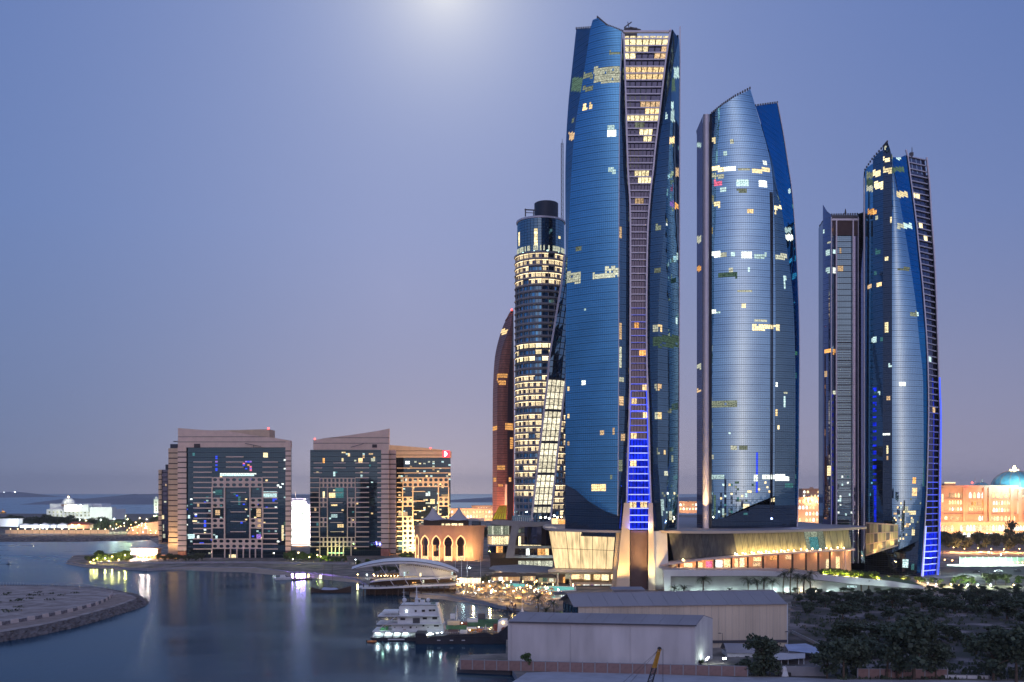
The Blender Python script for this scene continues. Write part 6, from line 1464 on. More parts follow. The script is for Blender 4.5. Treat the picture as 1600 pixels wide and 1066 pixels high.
# ---------------------------------------------------------------- ships and boats
ws = thing('supply_ship', 'white decked work ship with bright greenish lit lower deck and masts', 'ship', (xat(632, 356), 356, 0))
YS = 353
def sb(x0, y0, x1, y1, m, name, Y=YS, dep=9, e=False, **k): return build(name, MB().fb(x0, y0, x1, y1, Y, dep), E[m] if e else M[m], ws, **k)
mb = MB(); hull = [(578, 996.5), (583, 1003), (592, 1006.5), (700, 1006.5), (700, 995), (640, 996)]
fpoly(mb, hull, YS - .8, 11); build('hull', mb, M['hull'], ws)
build('boot_stripe', MB().fb(606, 998.4, 632, 1000.2, YS - 1.0, .3), M['whitep'], ws)
sb(582, 986.3, 694, 988.2, 'whitep', 'main_deck_roof', YS - .9, 11)
sb(583, 988.2, 692, 996.5, 'whitep', 'lower_deckhouse', YS + 3.2, 5)
for x in (583.5, 600, 614, 627, 641, 649.5, 664, 680, 692): build('stanchion', MB().beam(P(x - 1.2, 996.5, YS - .6), P(x + 1.0, 988, YS - .6), .32), M['hull'] if 590 < x < 640 else M['whitep'], ws)
for x in (590, 606, 620, 634, 671, 684): 
    build('deck_lamp', MB().fb(x - 3, 988.4, x + 3, 989.4, YS + 1.0, .4), E['lampw'], ws); point(ws, P(x, 990.2, YS + 1.2), 120, (.72, 1, .86), .25)
sb(612, 976, 693, 986.3, 'whitep', 'first_deckhouse', YS + .4, 8.5); sb(588, 975, 690, 976.2, 'whitep', 'first_deck', YS - .7, 10.5)
sb(621, 963.6, 688, 975, 'whitep', 'second_deckhouse', YS + .8, 8); sb(590, 962.3, 686, 963.7, 'whitep', 'second_deck', YS - .4, 10)
mb = MB(); fpoly(mb, [(624, 962.4), (623.5, 949), (626, 945.5), (681, 944.8), (685.5, 962.4)], YS + 1.2, 7.5); build('bridge', mb, M['whitep'], ws)
mb = MB(); fpoly(mb, [(681, 945.3), (683, 945.3), (694, 985.5), (691, 985.5)], YS - .2, 9); build('front_screen', mb, M['whitep'], ws)
sb(597, 955.5, 622, 957, 'whitep', 'awning', YS + .5, 7)
for x in (600, 610, 619): build('awning_post', MB().beam(P(x, 962.4, YS + .6), P(x, 957, YS + .6), .15), M['whitep'], ws)
for x0, y0, x1, y1 in ((659, 953, 664, 956.2), (670, 952.6, 674.5, 955.4), (675.5, 952.4, 680, 955.2), (625.5, 966, 633, 969), (660.5, 965, 667, 968), (675.5, 964.5, 683, 968), (678, 975.8 + 1, 685.5, 979.3), (648, 953.5, 651, 956.5), (660, 974.8 + 1.6, 663, 979), (640, 979, 643, 982)):
    build('window', MB().fb(x0, y0, x1, y1, YS - .05 if y0 > 975 else YS + .55 if y0 > 962 else YS + .95, .3), M['black'], ws)
for x0, x1, y, d in ((588, 690, 976.2, -.72), (590, 686, 963.7, -.42), (623, 685.5, 945.4, 1.0), (582, 694, 988.2, -.92)): build('deck_shadow_line', MB().fb(x0, y, x1, y + .75, YS + d - .05, .3), M['dgrey'], ws)  # dark strips painted in as the shade under each deck edge
for x in (616, 628, 640, 650, 668): build('porthole', MB().fb(x, 979.5, x + 1.6, 981.2, YS + .3, .2), M['black'], ws)
build('gangway_recess', MB().fb(645, 966, 656, 974.5, YS + .7, .2), M['dgrey'], ws); build('funnel', MB().fb(656, 938.5, 663, 945, YS + 4, 3), M['whitep'], ws)
build('bridge_lamp', MB().fb(634.3, 954.2, 636, 955.9, YS + 1.0, .2), E['lampw'], ws)
build('lifebuoy', MB().lathe(P(632, 984, YS + .2), [(.35, -.1), (.6, 0), (.35, .1)], 10), M['rust'], ws)
for x0, x1, y0, y1 in ((588, 612, 970.5, 975), (590, 621, 957.5, 962.3), (626, 682, 941.5, 945)):
    mb = MB()
    for k in range(9): mb.beam(P(lerp(x0, x1, k / 8), y1, YS - .3), P(lerp(x0, x1, k / 8), y0, YS - .3), .07)
    mb.beam(P(x0, y0, YS - .3), P(x1, y0, YS - .3), .08).beam(P(x0, (y0 + y1) / 2, YS - .3), P(x1, (y0 + y1) / 2, YS - .3), .06); build('guard_rail', mb, M['whitep'], ws)
build('stair', MB().beam(P(604, 974, YS + .2), P(618, 964, YS + .2), .8, .25), M['whitep'], ws); build('stair', MB().beam(P(590, 986, YS + .2), P(600, 976, YS + .2), .8, .25), M['whitep'], ws)
for x, yt, yb, r in ((631, 919, 945.5, .16), (651, 917, 945, .32)): build('mast', MB().cyl(P(x, yb, YS + 4), P(x, yt, YS + 4), r, r * .4, 8).beam(P(x - 3, lerp(yt, yb, .25), YS + 4), P(x + 3.5, lerp(yt, yb, .25), YS + 4), .1).beam(P(x - 2, lerp(yt, yb, .5), YS + 4), P(x + 2.5, lerp(yt, yb, .5), YS + 4), .12), M['whitep'], ws)
mb = MB().cyl(P(651, 945, YS + 3), P(651, 932, YS + 3), .9, .35, 8).box(xat(647, YS), YS + 2, zat(938, YS), xat(656, YS), YS + 4, zat(936.8, YS)); build('mast_tower', mb, M['whitep'], ws)
for x, y, r in ((632, 937.5, .85), (669, 937.5, .75)):
    build('radar_dome', MB().lathe(P(x, y, YS + 4), [(0, -r), (r * .7, -r * .7), (r, 0), (r * .7, r * .7), (0, r)], 12).cyl(P(x, 945.5, YS + 4), P(x, y, YS + 4), .16, n=6), M['whitep'], ws, smooth=True)
build('radar_bar', MB().beam(P(638, 940.8, YS + 4), P(650, 940.2, YS + 4), .18), M['black'], ws)
build('deck_crate', MB().fb(594, 981, 600, 986, YS + 1, 2).fb(602, 979.5, 606, 986, YS + 2, 2).fb(673, 941.6, 680, 945, YS + 3, 2), M['deck'], ws, kind='stuff')
point(ws, P(598, 980, YS + .2), 90, (.6, 1, .75), .3)
dg = thing('dinghy', 'small orange lit rubber dinghy floating at the stern of the white ship', 'boat', (xat(580, 349), 349, 0))
mb = MB(); c = Vector((xat(580.5, 349), 349, .05))
for s in (-1, 1): mb.tube([c + Vector((-1.4, .55 * s, .35)), c + Vector((.9, .55 * s, .3)), c + Vector((1.6, .2 * s, .45))], .28, 8)
build('tube', mb, M['orange'], dg); build('floor', MB().box(c.x - 1.3, c.y - .5, .1, c.x + 1.2, c.y + .5, .25), M['black'], dg); build('motor', MB().box(c.x - 1.9, c.y - .2, .1, c.x - 1.45, c.y + .2, 1.0), M['black'], dg)
build('lamp', MB().box(c.x - .4, c.y - .35, .4, c.x + .3, c.y + .2, .6), E['orange'], dg)
# dark hulled work barge in front
wb = thing('work_barge', 'long dark hulled work vessel with a cluttered lit deck, before the white ship', 'ship', (xat(715, 346), 346, 0))
YB = 345.5
mb = MB(); hp = [(649, 990), (649.5, 1005.8), (655, 1006.8), (793, 1006.2), (796, 985), (793, 978), (787, 983), (778, 990), (770, 991), (757, 988), (742, 990.5), (700, 992.5), (668, 996), (664.5, 990)]
fpoly(mb, hp, YB, 9.5); build('hull', mb, M['hull'], wb)
def bb(x0, y0, x1, y1, m, name, Y=YB + 2, dep=3, e=False, **k): return build(name, MB().fb(x0, y0, x1, y1, Y, dep), E[m] if e else M[m], wb, **k)
for x in (685.5, 705.5, 724): build('fender_mark', MB().fb(x - 2.6, 1000.2, x + 2.6, 1001.2, YB - .2, .3), M['whitep'], wb)
build('rubbing_strake', MB().fb(650, 994.5, 780, 995.2, YB - .25, .4), M['black'], wb)
bb(699, 970.5, 718, 977.5, 'tan', 'cargo_crate', YB + 5); bb(697, 977.5, 729, 984, 'deck', 'cargo_box', YB + 4, 3.5); bb(718, 973, 730, 980.5, 'rust', 'winch_house', YB + 5)
bb(730, 968, 746.5, 975, 'whitep', 'container', YB + 7, 2.6); bb(747, 968.5, 778, 973, 'deck', 'container', YB + 7.2, 2.6); bb(729, 973, 778, 979.5, 'deck', 'hatch_cover', YB + 6, 4)
bb(747, 959, 758, 968.4, 'dgrey', 'engine_house', YB + 8.5, 2); bb(703.5, 960, 710.5, 967, 'whitep', 'wheel_box', YB + 8, 2)
bb(729, 980.8, 744, 984.5, 'whitep', 'workboat', YB + 3, 2); bb(700, 984.5, 716, 989.5, 'louver', 'bollard_rack', YB + 2, 1.5); bb(719, 985, 730, 990, 'whitep', 'bin', YB + 2, 1.5)
for x0, x1, m in ((733, 741, 'yellow'), (743, 753, 'orange')):
    a, b = P(x0, 988, YB + 2), P(x1, 988, YB + 2); mb = MB(); zb_ = Vector((0, 0, 1.0)); e_ = Vector((.5, 0, 0)); w_ = Vector((0, .9, 0))
    mb.hexa([a + e_, b - e_, b - e_ + w_, a + e_ + w_], [a + zb_ - w_ * .3, b + zb_ - w_ * .3 + e_, b + zb_ + w_ * 1.3 + e_, a + zb_ + w_ * 1.3]); build('lifeboat', mb, M[m], wb)
fpoly(mb := MB(), [(778, 973), (784, 969.5), (793, 969.5), (793.5, 979), (788, 984), (781, 989.5), (777, 988)], YB + 2, 6); build('bow_house', mb, M['whitep'], wb)
build('bow_roller', MB().cyl(P(787, 984, YB + .6), P(787, 984, YB + 8), .9, n=10), M['rust'], wb); bb(771, 976, 777, 986, 'rust', 'winch', YB + 3, 3)
for x, yt, yb in ((713, 946, 972), (759, 976, 986)): build('mast', MB().cyl(P(x, yb, YB + 6), P(x, yt, YB + 6), .18, .08, 6).beam(P(x - 3, yb - 2, YB + 6), P(x, yt + 8, YB + 6), .1).beam(P(x + 3, yb - 2, YB + 6), P(x, yt + 8, YB + 6), .1), M['whitep'], wb)
mb = MB()
for k in range(30):
    x = 668 + k * 3.6; y = lin([(668, 994), (700, 991), (742, 989.5), (757, 987), (778, 989)], x); mb.beam(P(x, y, YB + .2), P(x, y - 3.2, YB + .2), .06)
for a, b in zip([(668, 991), (700, 988.2), (742, 987)], [(700, 988.2), (742, 987), (757, 984)]): mb.beam(P(*a, YB + .2), P(*b, YB + .2), .07)
build('guard_rail', mb, M['whitep'], wb)
random.seed(21)
for x, y in ((668, 992), (676, 991), (690, 989), (722, 974), (748, 980), (786, 974), (734, 985)):
    build('deck_lamp', MB().fb(x - .7, y - .7, x + .7, y + .4, YB + 1.6, .3), E['lampw' if x < 700 else 'lampy'], wb)
for x, y, e, c in ((672, 989, 130, (.7, 1, .85)), (688, 986, 130, (.75, 1, .85)), (714, 972, 110, (1, .85, .55)), (740, 978, 80, (1, .8, .5)), (783, 966, 150, (1, .75, .55)), (762, 982, 60, (1, .8, .6))): point(wb, P(x, y, YB + .8), e, c, .3)
# small boats by the far jetty
def small_boat(px, py, L_, wdt, hgt, mh, md, label, cabin=True, group=None):
    b = G(px, py, 0); t = thing('motor_boat', label, 'boat', b, group=group); x = L_ / 2; y = wdt / 2
    mb = MB(); rows = []
    for k in range(7):
        s = k / 6; w_ = y * (1 - (max(0, s - .5) * 2) ** 2.2); xx = lerp(-x, x, s); sh = hgt * (1 + .4 * s * s)
        rows.append([Vector((xx, -w_, sh)), Vector((xx, -w_ * .7, -.3)), Vector((xx, w_ * .7, -.3)), Vector((xx, w_, sh)), Vector((xx, -w_, sh))])
    mb.sheet(rows); mb.face(*rows[0][:4]); build('hull', mb, M[mh], t, local=True)
    if cabin:
        build('cabin', MB().hexa([(-x * .5, -y * .7, hgt), (x * .35, -y * .6, hgt), (x * .35, y * .6, hgt), (-x * .5, y * .7, hgt)], [(-x * .45, -y * .6, hgt + 1.6), (x * .1, -y * .5, hgt + 1.6), (x * .1, y * .5, hgt + 1.6), (-x * .45, y * .6, hgt + 1.6)]), M[md], t, local=True)
        build('windscreen', MB().hexa([(x * .12, -y * .55, hgt + .5), (x * .36, -y * .55, hgt + .3), (x * .36, y * .55, hgt + .3), (x * .12, y * .55, hgt + .5)], [(x * .12, -y * .5, hgt + 1.5), (x * .2, -y * .5, hgt + 1.3), (x * .2, y * .5, hgt + 1.3), (x * .12, y * .5, hgt + 1.5)]), M['night'], t, local=True)
    return t
small_boat(444, 906, 10, 3, 1.3, 'whitep', 'whitep', 'small white motor boat moored at the dark pontoon by the purple lights')
dh = thing('sailing_dhow', 'dark two masted wooden boat moored before the left end of the arched pavilion', 'boat', G(517, 926, 0))
b = G(517, 926, 0); L2 = 10.5; mb = MB(); rows = []
for k in range(11):
    s = k / 10; w_ = 2.4 * math.sin(math.pi * min(.96, max(.06, s))) ** .6; sh = 1.5 + 2.2 * (s - .45) ** 2 * 3; xx = lerp(-L2, L2, s)
    rows.append([Vector((xx, -w_, sh)), Vector((xx, -w_ * .6, -.4)), Vector((xx, w_ * .6, -.4)), Vector((xx, w_, sh)), Vector((xx, -w_ * .9, sh - .3))])
build('hull', MB().sheet(rows), M['wood'], dh, local=True)
build('deck_cover', MB().hexa([(-5, -1.6, 1.5), (4, -1.6, 1.5), (4, 1.6, 1.5), (-5, 1.6, 1.5)], [(-4, -.6, 2.7), (3, -.6, 2.5), (3, .6, 2.5), (-4, .6, 2.7)]), M['tarp'], dh, local=True)
for x in (-3.8, .6): build('mast', MB().cyl((x, 0, 1), (x + .15, 0, 14.4), .17, .08, 8), M['wood'], dh, local=True); build('furled_sail', MB().cyl((x + .3, .1, 2.2), (x + 4.2, .1, 2.8), .35, .2, 8).beam((x + .05, 0, 5), (x + 4, 0, 3), .05), M['wood'], dh, local=True)
pt = thing('pontoon', 'dark floating pontoon carrying small purple and yellow lights left of the dhow', 'pontoon', G(468, 905, 0))
mb = MB(); q = [G(456, 907.5, 0), G(487, 905.8, 0), G(487, 903.5, 0), G(456, 905, 0)]; mb.hexa(q, [p + Vector((0, 0, .7)) for p in q]); build('deck', mb, M['wood'], pt)
M['purpleem'] = emat('purple_sign_light', (.46, .26, 1), 150, .15, .3, sample=True, objvary=.1)
for x0, x1, e in ((455.5, 457.5, 'p'), (463, 466.5, 'p'), (469, 472.5, 'p'), (474, 476.5, 'p'), (480.5, 483, 'yellow')):
    build('light_panel', MB().fb(x0, 897, x1, 904, G(470, 904, 0).y, .4), M['purpleem'] if e == 'p' else emat('yellow_panel_light', (1, .85, .2), 3.5, .1, .3, sample=True), pt)
for x, y0, y1, lb in ((500.5, 899, 904.5, 'yellow lantern box on the sand left of the dhow'), (558.5, 913, 922, 'tall white light post at the left end of the arched pavilion')):
    t = thing('light_post', lb, 'lamp', G(x, y1 + 1, 0)); p = G(x, y1 + 1, 0); build('lantern', MB().fb(x - 1.6 if x < 510 else x - 1.1, y0, x + 1.6 if x < 510 else x + 1.1, y1, p.y, .8), emat('lantern_light', (1, .9, .45), 4, .1, .3, sample=True), t); build('base', MB().fb(x - 1.8, y1, x + 1.8, y1 + 1, p.y - .1, 1), M['dgrey'], t)
# ---------------------------------------------------------------- waterside: arched pavilion, beach club, promenade
pv = thing('arched_pavilion', 'waterfront pavilion under a thin white arched roof with two curved balcony decks', 'pavilion', (xat(636, 508), 508, 0))
YP = 503
top = [(549.5, 889), (565, 884), (580, 880.4), (600, 877.4), (623, 875.9), (645, 876.4), (668, 879), (690, 883.6), (705, 888.5), (716, 893.7)]
bot = [(549.5, 889.6), (565, 887.2), (580, 885), (600, 882.2), (623, 880.8), (645, 881.2), (668, 884), (690, 888.4), (705, 892), (716, 894.6)]
mb = MB(); rows = []
for k in range(31):
    x = lerp(549.5, 716, k / 30); yt, yb = lin(top, x), lin(bot, x); d = 16 * math.sin(math.pi * (k + .3) / 30.6) ** .5 + .5
    f, g = P(x, yt, YP), P(x, yb, YP - .6)
    rows.append([g, f.lerp(g, .35) + Vector((0, -.5, 0)), f, f + Vector((0, d * .5, 1.0)), f + Vector((0, d, -.2)), g + Vector((0, d, 0)), g])
mb.sheet(rows); build('arched_roof', mb, M['whitep'], pv, smooth=False)
build('roof_trim', MB().tube([P(x, lin(top, x) + .9, YP - .7) for x in [550 + 5.5 * k for k in range(31)]], .16, 6), M['dgrey'], pv)
def deck(name, pts, th, m, dep=12):
    mb = MB(); n = len(pts); rows = []
    for i, (x, y) in enumerate(pts):
        u = i / (n - 1); o = 9 * (2 * u - 1) ** 6
        f = P(x, y, YP + o); rows.append([f + Vector((0, 0, -th)), f, f + Vector((0, max(.5, dep - o), 0)), f + Vector((0, max(.5, dep - o), -th)), f + Vector((0, 0, -th))])
    mb.sheet(rows); return build(name, mb, M[m], pv)
deck('balcony_deck', [(578, 908.5), (584, 907.5), (600, 905.6), (630, 903.8), (660, 903), (690, 902), (706, 901.2), (714, 899.8)], .75, 'whitep')
deck('balcony_deck', [(560.5, 916.4), (566, 917.6), (590, 917.8), (615, 916.8), (645, 915), (675, 913.6), (700, 912.8), (712, 911.6), (719, 910)], .85, 'whitep')
for y0, y1, x0, x1, nm in ((905.5, 914.5, 578, 712, 'lounge_wall'), (896, 902.5, 592, 712, 'upper_room')): build(nm, MB().fb(x0, y0, x1, y1, YP + 9, 2), M['wood'], pv)
mb = MB(); rows = []
for k in range(13):
    x = lerp(624, 708, k / 12); rows.append([P(x, 900.5, YP + 6), P(x, lin(bot, x) + .3, YP + 5)])
mb.sheet([[r[0] for r in rows], [r[1] for r in rows]]); build('curved_white_wall', mb, M['whitep'], pv)
cm = MB().cyl((0, 0, -.16), (0, 0, .16), .3, n=6).mesh('roof_stud', M['louver'])
for k in range(22): x = 636 + k * 3.2; link('roof_stud', cm, pv, P(x, lin(bot, x) + 2.0, YP + 4.6) - wl(pv))
for (x0, y0), (x1, y1) in (((594, 884), (616, 916)), ((618, 881.5), (639, 915.5)), ((645, 883), (660, 912)), ((672, 886), (686, 912.5))): build('strut', MB().cyl(P(x0, y0, YP - .4), P(x1, y1, YP - .4), .17, n=6), M['rail'], pv)
pm = MB().cyl((0, 0, -2.2), (0, 0, 4.0), .28, n=8).mesh('pile', M['wood'])
for k in range(17): x = 568 + k * 9; link('pile', pm, pv, P(x, 925, YP + 2 + (k % 2) * 4) - wl(pv))
build('dark_undercroft', MB().fb(572, 919.5, 712, 931, YP + 9, 1), M['wood'], pv)
for x, y0, y1, e in ((603, 897.5, 900.5, 'yellow'), (606, 898, 900, 'pale'), (657, 895.5, 900.5, 'yellow'), (661.5, 906.5, 911.5, 'pale'), (645, 909.8, 911.6, 'orange'), (649, 909.8, 911.6, 'orange'), (710, 900, 908, 'pale'), (706.5, 894.5, 898, 'cool'), (686, 904.5, 906.5, 'pale'), (704.5, 904, 906, 'warm'), (632, 894, 900, 'cool'), (637, 893, 896.5, 'paledim')):
    build('lantern', MB().fb(x - 1.2, y0, x + 1.2, y1, YP + 3, .6), E[e], pv)
for k in range(14): x = 585 + k * 5.2; build('fairy_light', MB().fb(x - .45, 899.4, x + .45, 900.3, YP + 7, .3), E['lampy'], pv)
for x, y in ((604, 897), (647, 908), (690, 897)): point(pv, P(x, y, YP + 1), 320, (1, .72, .38), .4)
point(pv, P(665, 911, YP - 6), 500, (1, .85, .7), .6)
for (px, py, e) in ((558, 897, 'lampy'), (572.5, 897.5, 'lampw'), (583, 897, 'lampy')):
    b = G(px, py + 6, ZL); lamp_post(b, zat(py, b.y) - ZL, .3, {558: 'warm lamp post shining left of the arched pavilion roof tip', 572.5: 'white lamp post just left of the pavilion upper deck', 583: 'third lamp post by the left end of the pavilion upper deck'}[px], e, True, 260, WARM if e == 'lampy' else COOL)

# --- promenade wall, jetty parasols in front of the middle hotels
mb = MB(); pts = [(150, 880.5), (230, 881), (290, 880.5), (380, 880), (440, 881), (500, 882), (545, 882)]
for a, b in zip(pts, pts[1:]):
    A, B = G(*a, ZL), G(*b, ZL); mb.hexa([A, B, B + Vector((0, 1.5, 0)), A + Vector((0, 1.5, 0))], [p + Vector((0, 0, 1.3)) for p in (A, B, B + Vector((0, 1.5, 0)), A + Vector((0, 1.5, 0)))])
build('promenade_wall', mb, M['grey'], label='low grey promenade wall along the sand before the hotel blocks', category='wall')

# --- straw parasols, loungers, pools of the beach club
para = thing('straw_parasol', 'straw parasol on the floodlit beach of the beach club', 'parasol', (0, 0, -50), group='straw parasols on the lit beach')
build('canopy', MB().lathe((0, 0, 2.1), [(1.35, 0), (.7, .55), (.12, 1.05), (0, 1.15)], 9).lathe((0, 0, 2.0), [(0, .5), (1.3, .06), (1.35, .1)], 9), M['thatch'], para, local=True)
build('pole', MB().cyl((0, 0, 0), (0, 0, 3), .07, n=6), M['trunk'], para, local=True)
rnd = random.Random(31); first = True
bl = [(705, 929, 715, 918), (735, 934, 742, 918), (765, 939, 772, 920), (800, 946, 806, 924), (838, 952, 842, 927), (866, 956, 868, 930)]
for k in range(118):
    t = rnd.random() * 4.98; i = int(t); u = t - i; r = rnd.random() ** .8
    fx, fy, bx, by = [lerp(bl[i][q], bl[i + 1][q], u) for q in range(4)]
    p = G(lerp(fx, bx, r), lerp(fy, by, r) - 2.0, ZL + .05)
    if first: para.location = p; first = False
    else: copies(para, p, rnd.random() * 6, rnd.uniform(.85, 1.1))
lg = thing('sun_lounger', 'pale sun lounger between the straw parasols on the lit beach', 'lounger', (0, 0, -50), group='sun loungers on the lit beach')
build('bed', MB().box(-.35, -1, .25, .35, .4, .38), M['whitep'], lg, local=True); build('backrest', MB().hexa([(-.35, .4, .3), (.35, .4, .3), (.35, .5, .3), (-.35, .5, .3)], [(-.35, .9, .85), (.35, .9, .85), (.35, 1, .8), (-.35, 1, .8)]), M['whitep'], lg, local=True)
for x in (-.3, .3): build('leg', MB().box(x - .03, -.9, 0, x + .03, .8, .25), M['whitep'], lg, local=True)
first = True
for k in range(90):
    t = rnd.random() * 4.98; i = int(t); u = t - i; r = rnd.random() * .8
    fx, fy, bx, by = [lerp(bl[i][q], bl[i + 1][q], u) for q in range(4)]
    p = G(lerp(fx, bx, r), lerp(fy, by, r) - 1.4, ZL + .05)
    if first: lg.location = p; lg.rotation_euler.z = 2.6; first = False
    else: copies(lg, p, 2.6 + rnd.uniform(-.3, .3))
def pool(poly, lab):
    t = thing('swimming_pool', lab, 'pool', G(*poly[0], ZL))
    pts = [G(x, y, ZL + .25) for x, y in poly]; c = sum(pts, Vector()) / len(pts)
    build('pool_water', MB().face(*pts[::-1]), E['pool'], t)
    n = len(pts); mb = MB()
    for i in range(n): mb.beam(pts[i], pts[(i + 1) % n], 1.0, .5)
    build('pool_edge', mb, M['white'], t)
    for o in t.children:
        if o.name.startswith('pool_water'): o.data.flip_normals()
    return t
pool([(785, 917.5), (822, 917.8), (826, 913.5), (800, 911.8), (786, 913)], 'small turquoise lit pool behind the left parasols')
pool([(837, 923), (870, 924), (899, 922.6), (898, 917.5), (865, 916.2), (838, 919)], 'largest turquoise lit pool below the golden screen hall')
pool([(853, 934.8), (876, 935.2), (878, 930.5), (858, 929.8)], 'small square turquoise pool nearest the beige warehouse')
# low club buildings
def club(x0, x1, y0, ye, y1, Y, lab, rm='wood', wm='tan', lits=(), over=2):
    t = thing('beach_pavilion', lab, 'pavilion', (xat((x0 + x1) / 2, Y), Y, ZL))
    a, b = xat(x0 - over, Y), xat(x1 + over, Y); z0, z1 = zat(ye, Y), zat(y0, Y); w = 9
    mb = MB(); mb.face((a, Y - 1, z0), (b, Y - 1, z0), (b - 3, Y + w / 2, z1), (a + 3, Y + w / 2, z1)).face((b, Y - 1, z0), (b, Y + w + 1, z0), (b - 3, Y + w / 2, z1)).face((b, Y + w + 1, z0), (a, Y + w + 1, z0), (a + 3, Y + w / 2, z1), (b - 3, Y + w / 2, z1)).face((a, Y + w + 1, z0), (a, Y - 1, z0), (a + 3, Y + w / 2, z1))
    build('hip_roof', mb, M[rm], t); build('eaves', MB().box(a, Y - 1, z0 - .25, b, Y + w + 1, z0 - .02), M[rm], t)
    build('wall', MB().fb(x0, ye, x1, y1, Y + 1.5, w - 2), M[wm], t)
    n = max(2, int((x1 - x0) / 9))
    for k in range(n + 1): px = lerp(x0, x1, k / n); build('post', MB().fb(px - .4, ye, px + .4, y1, Y, .4), M['white'], t)
    for lx0, lx1, ly0, ly1, e in lits: build('lit_window', MB().fb(lx0, ly0, lx1, ly1, Y + 1.2, .3), E[e], t)
    return t
c1 = club(768, 812, 895.5, 900.5, 908, 530, 'low brown hip roofed beach pavilion left of the curved glass building', lits=[(779, 785, 902, 907, 'white'), (790, 794, 902, 907, 'warm'), (771, 774, 903, 907, 'warm')])
point(c1, P(790, 906, 524), 420, (1, .8, .55), .5)
c2 = club(817, 836, 896.5, 899.5, 908, 536, 'small cube shaped beach pavilion with a flat brown roof by the palms', lits=[(820, 826, 901, 907, 'warmdim'), (829, 833, 901, 907, 'warm')]); point(c2, P(826, 906, 530), 300, WARM, .5)
c3 = club(842, 868, 899, 902, 911, 545, 'dim pool bar under the left end of the golden screen hall', lits=[(848, 856, 903, 909, 'green'), (858, 865, 904, 909, 'pale')]); point(c3, P(850, 906, 538), 700, (.6, 1, .6), .5)
c4 = club(868, 884, 926.5, 928.5, 934, 420, 'small dark pool house beside the gable of the beige warehouse', rm='dgrey', wm='whitep', lits=[(876, 878, 930, 932.5, 'white'), (880.5, 882.5, 930, 932.5, 'white')]); point(c4, P(872, 934, 414), 200, COOL, .4)
gw = thing('glass_fence', 'white lit low screen wall between the pavilion and the orange palm', 'wall', G(735, 912, ZL)); Yg = 520
for k in range(8): build('screen_panel', MB().fb(718 + k * 4.2, 903.5, 721.8 + k * 4.2, 911.8, Yg, .25), M['whitep'], gw)
mb = MB().fb(718, 902.8, 752, 903.5, Yg - .1, .45); build('top_rail', mb, M['grey'], gw)
for px in (724, 742): point(gw, P(px, 909, Yg - 4), 420, (.8, 1, .92), .4)
lamp_post(G(733, 907, ZL), zat(886.5, G(733, 907, ZL).y) - ZL, .3, 'brightest white lamp post above the white lit screen wall', 'lampw', True, 900, COOL)
for i, (px, yt, yb, lb) in enumerate(((711.5, 870, 905, 'leftmost tall flagpole by the right end of the arched pavilion'), (721, 872, 906, 'second tall flagpole right of the arched pavilion'), (730, 873, 907, 'third tall flagpole, beside the brightest lamp'), (751, 870, 906, 'rightmost tall flagpole before the curved glass building'))):
    b = G(px, yb, ZL); t = thing('flagpole', lb, 'flagpole', b, group='flagpoles by the pavilion'); build('pole', MB().cyl(b, Vector((b.x, b.y, zat(yt, b.y))), .16, .08, 8), M['whitep'], t); build('finial', MB().lathe(Vector((b.x, b.y, zat(yt, b.y))), [(0, -.2), (.22, 0), (0, .25)], 8), M['rail'], t)
# beach floodlights on short masts, two of them added to brighten the front sand
for i, (px, py, e) in enumerate(((714, 922, 1300), (738, 926, 2600), (764, 934, 2800), (785, 926, 2600), (801, 943, 2800), (822, 933, 2600), (852, 938, 2400))):
    b = G(px, py, ZL); lamp_post(b, 6.0, .5, f'{nth(i)} low beach floodlight among the straw parasols counted from the left', 'lampo', True, e * 1.9, (1, .60, .20), 'beach floodlights, two of them added')
rnd = random.Random(77)
ll = MB().lathe((0, 0, 1.0), [(0, -.28), (.24, -.1), (.24, .1), (0, .28)], 8).cyl((0, 0, 0), (0, 0, .8), .06, n=5)
llm = [ll.mesh('beach_lantern', E[k]) for k in ('lampo', 'lampy', 'lampy', 'lampw')]
for k in range(58):
    px = rnd.uniform(722, 900); py = rnd.uniform(905, 928) + max(0, (px - 800) * .05)
    link('beach_lantern', llm[rnd.randrange(3) if rnd.random() < .8 else 3], None, G(px, py, ZL), label='small glowing lantern among the pools and parasols of the beach club', category='lantern', group='small lanterns of the beach club')
# broken dark jetty in the shallow water
bj = thing('broken_jetty', 'dark tumbledown timber jetty at the right end of the beach', 'jetty', G(795, 957, 0))
b0, b1 = G(769, 957, 0), G(812, 955, 0)
for k in range(9): a = b0.lerp(b1, k / 8); build('plank', MB().beam(a + Vector((0, -1, .5)), a + Vector((.6, 2.5, .7)), .8, .18), M['wood'], bj)
rnd = random.Random(3)
for k in range(8): a = G(rnd.uniform(787, 812), rnd.uniform(952, 958), 0); build('pile', MB().cyl(a + Vector((0, 0, -.5)), a + Vector((rnd.uniform(-1, 1), 0, rnd.uniform(1.2, 3.6))), .25, n=6), M['wood'], bj)
build('cross_beam', MB().beam(G(786, 953, 1), G(811, 956, 2.5), .4).beam(G(792, 949, 2.5), G(800, 956, 0), .35), M['wood'], bj)
wt = thing('white_tripod', 'white lit tripod marker standing at the right end of the dark jetty', 'marker', G(816, 960, ZL)); b = G(816, 962, ZL)
for s in (-1, 0, 1): build('leg', MB().cyl(b + Vector((s * 1.0, abs(s) * .5 - .3, 0)), b + Vector((0, 0, 3.2)), .12, .08, 6), M['whitep'], wt)
build('mast', MB().cyl(b + Vector((0, 0, 3)), b + Vector((0, 0, 8)), .08, .05, 6), M['whitep'], wt); point(wt, b + Vector((0, -1.5, 1.2)), 120, (1, .75, .65), .3)
rb = thing('rowing_boat', 'pale rowing boat drawn up beside the white tripod', 'boat', G(826, 963, ZL)); b = G(827, 964, ZL)
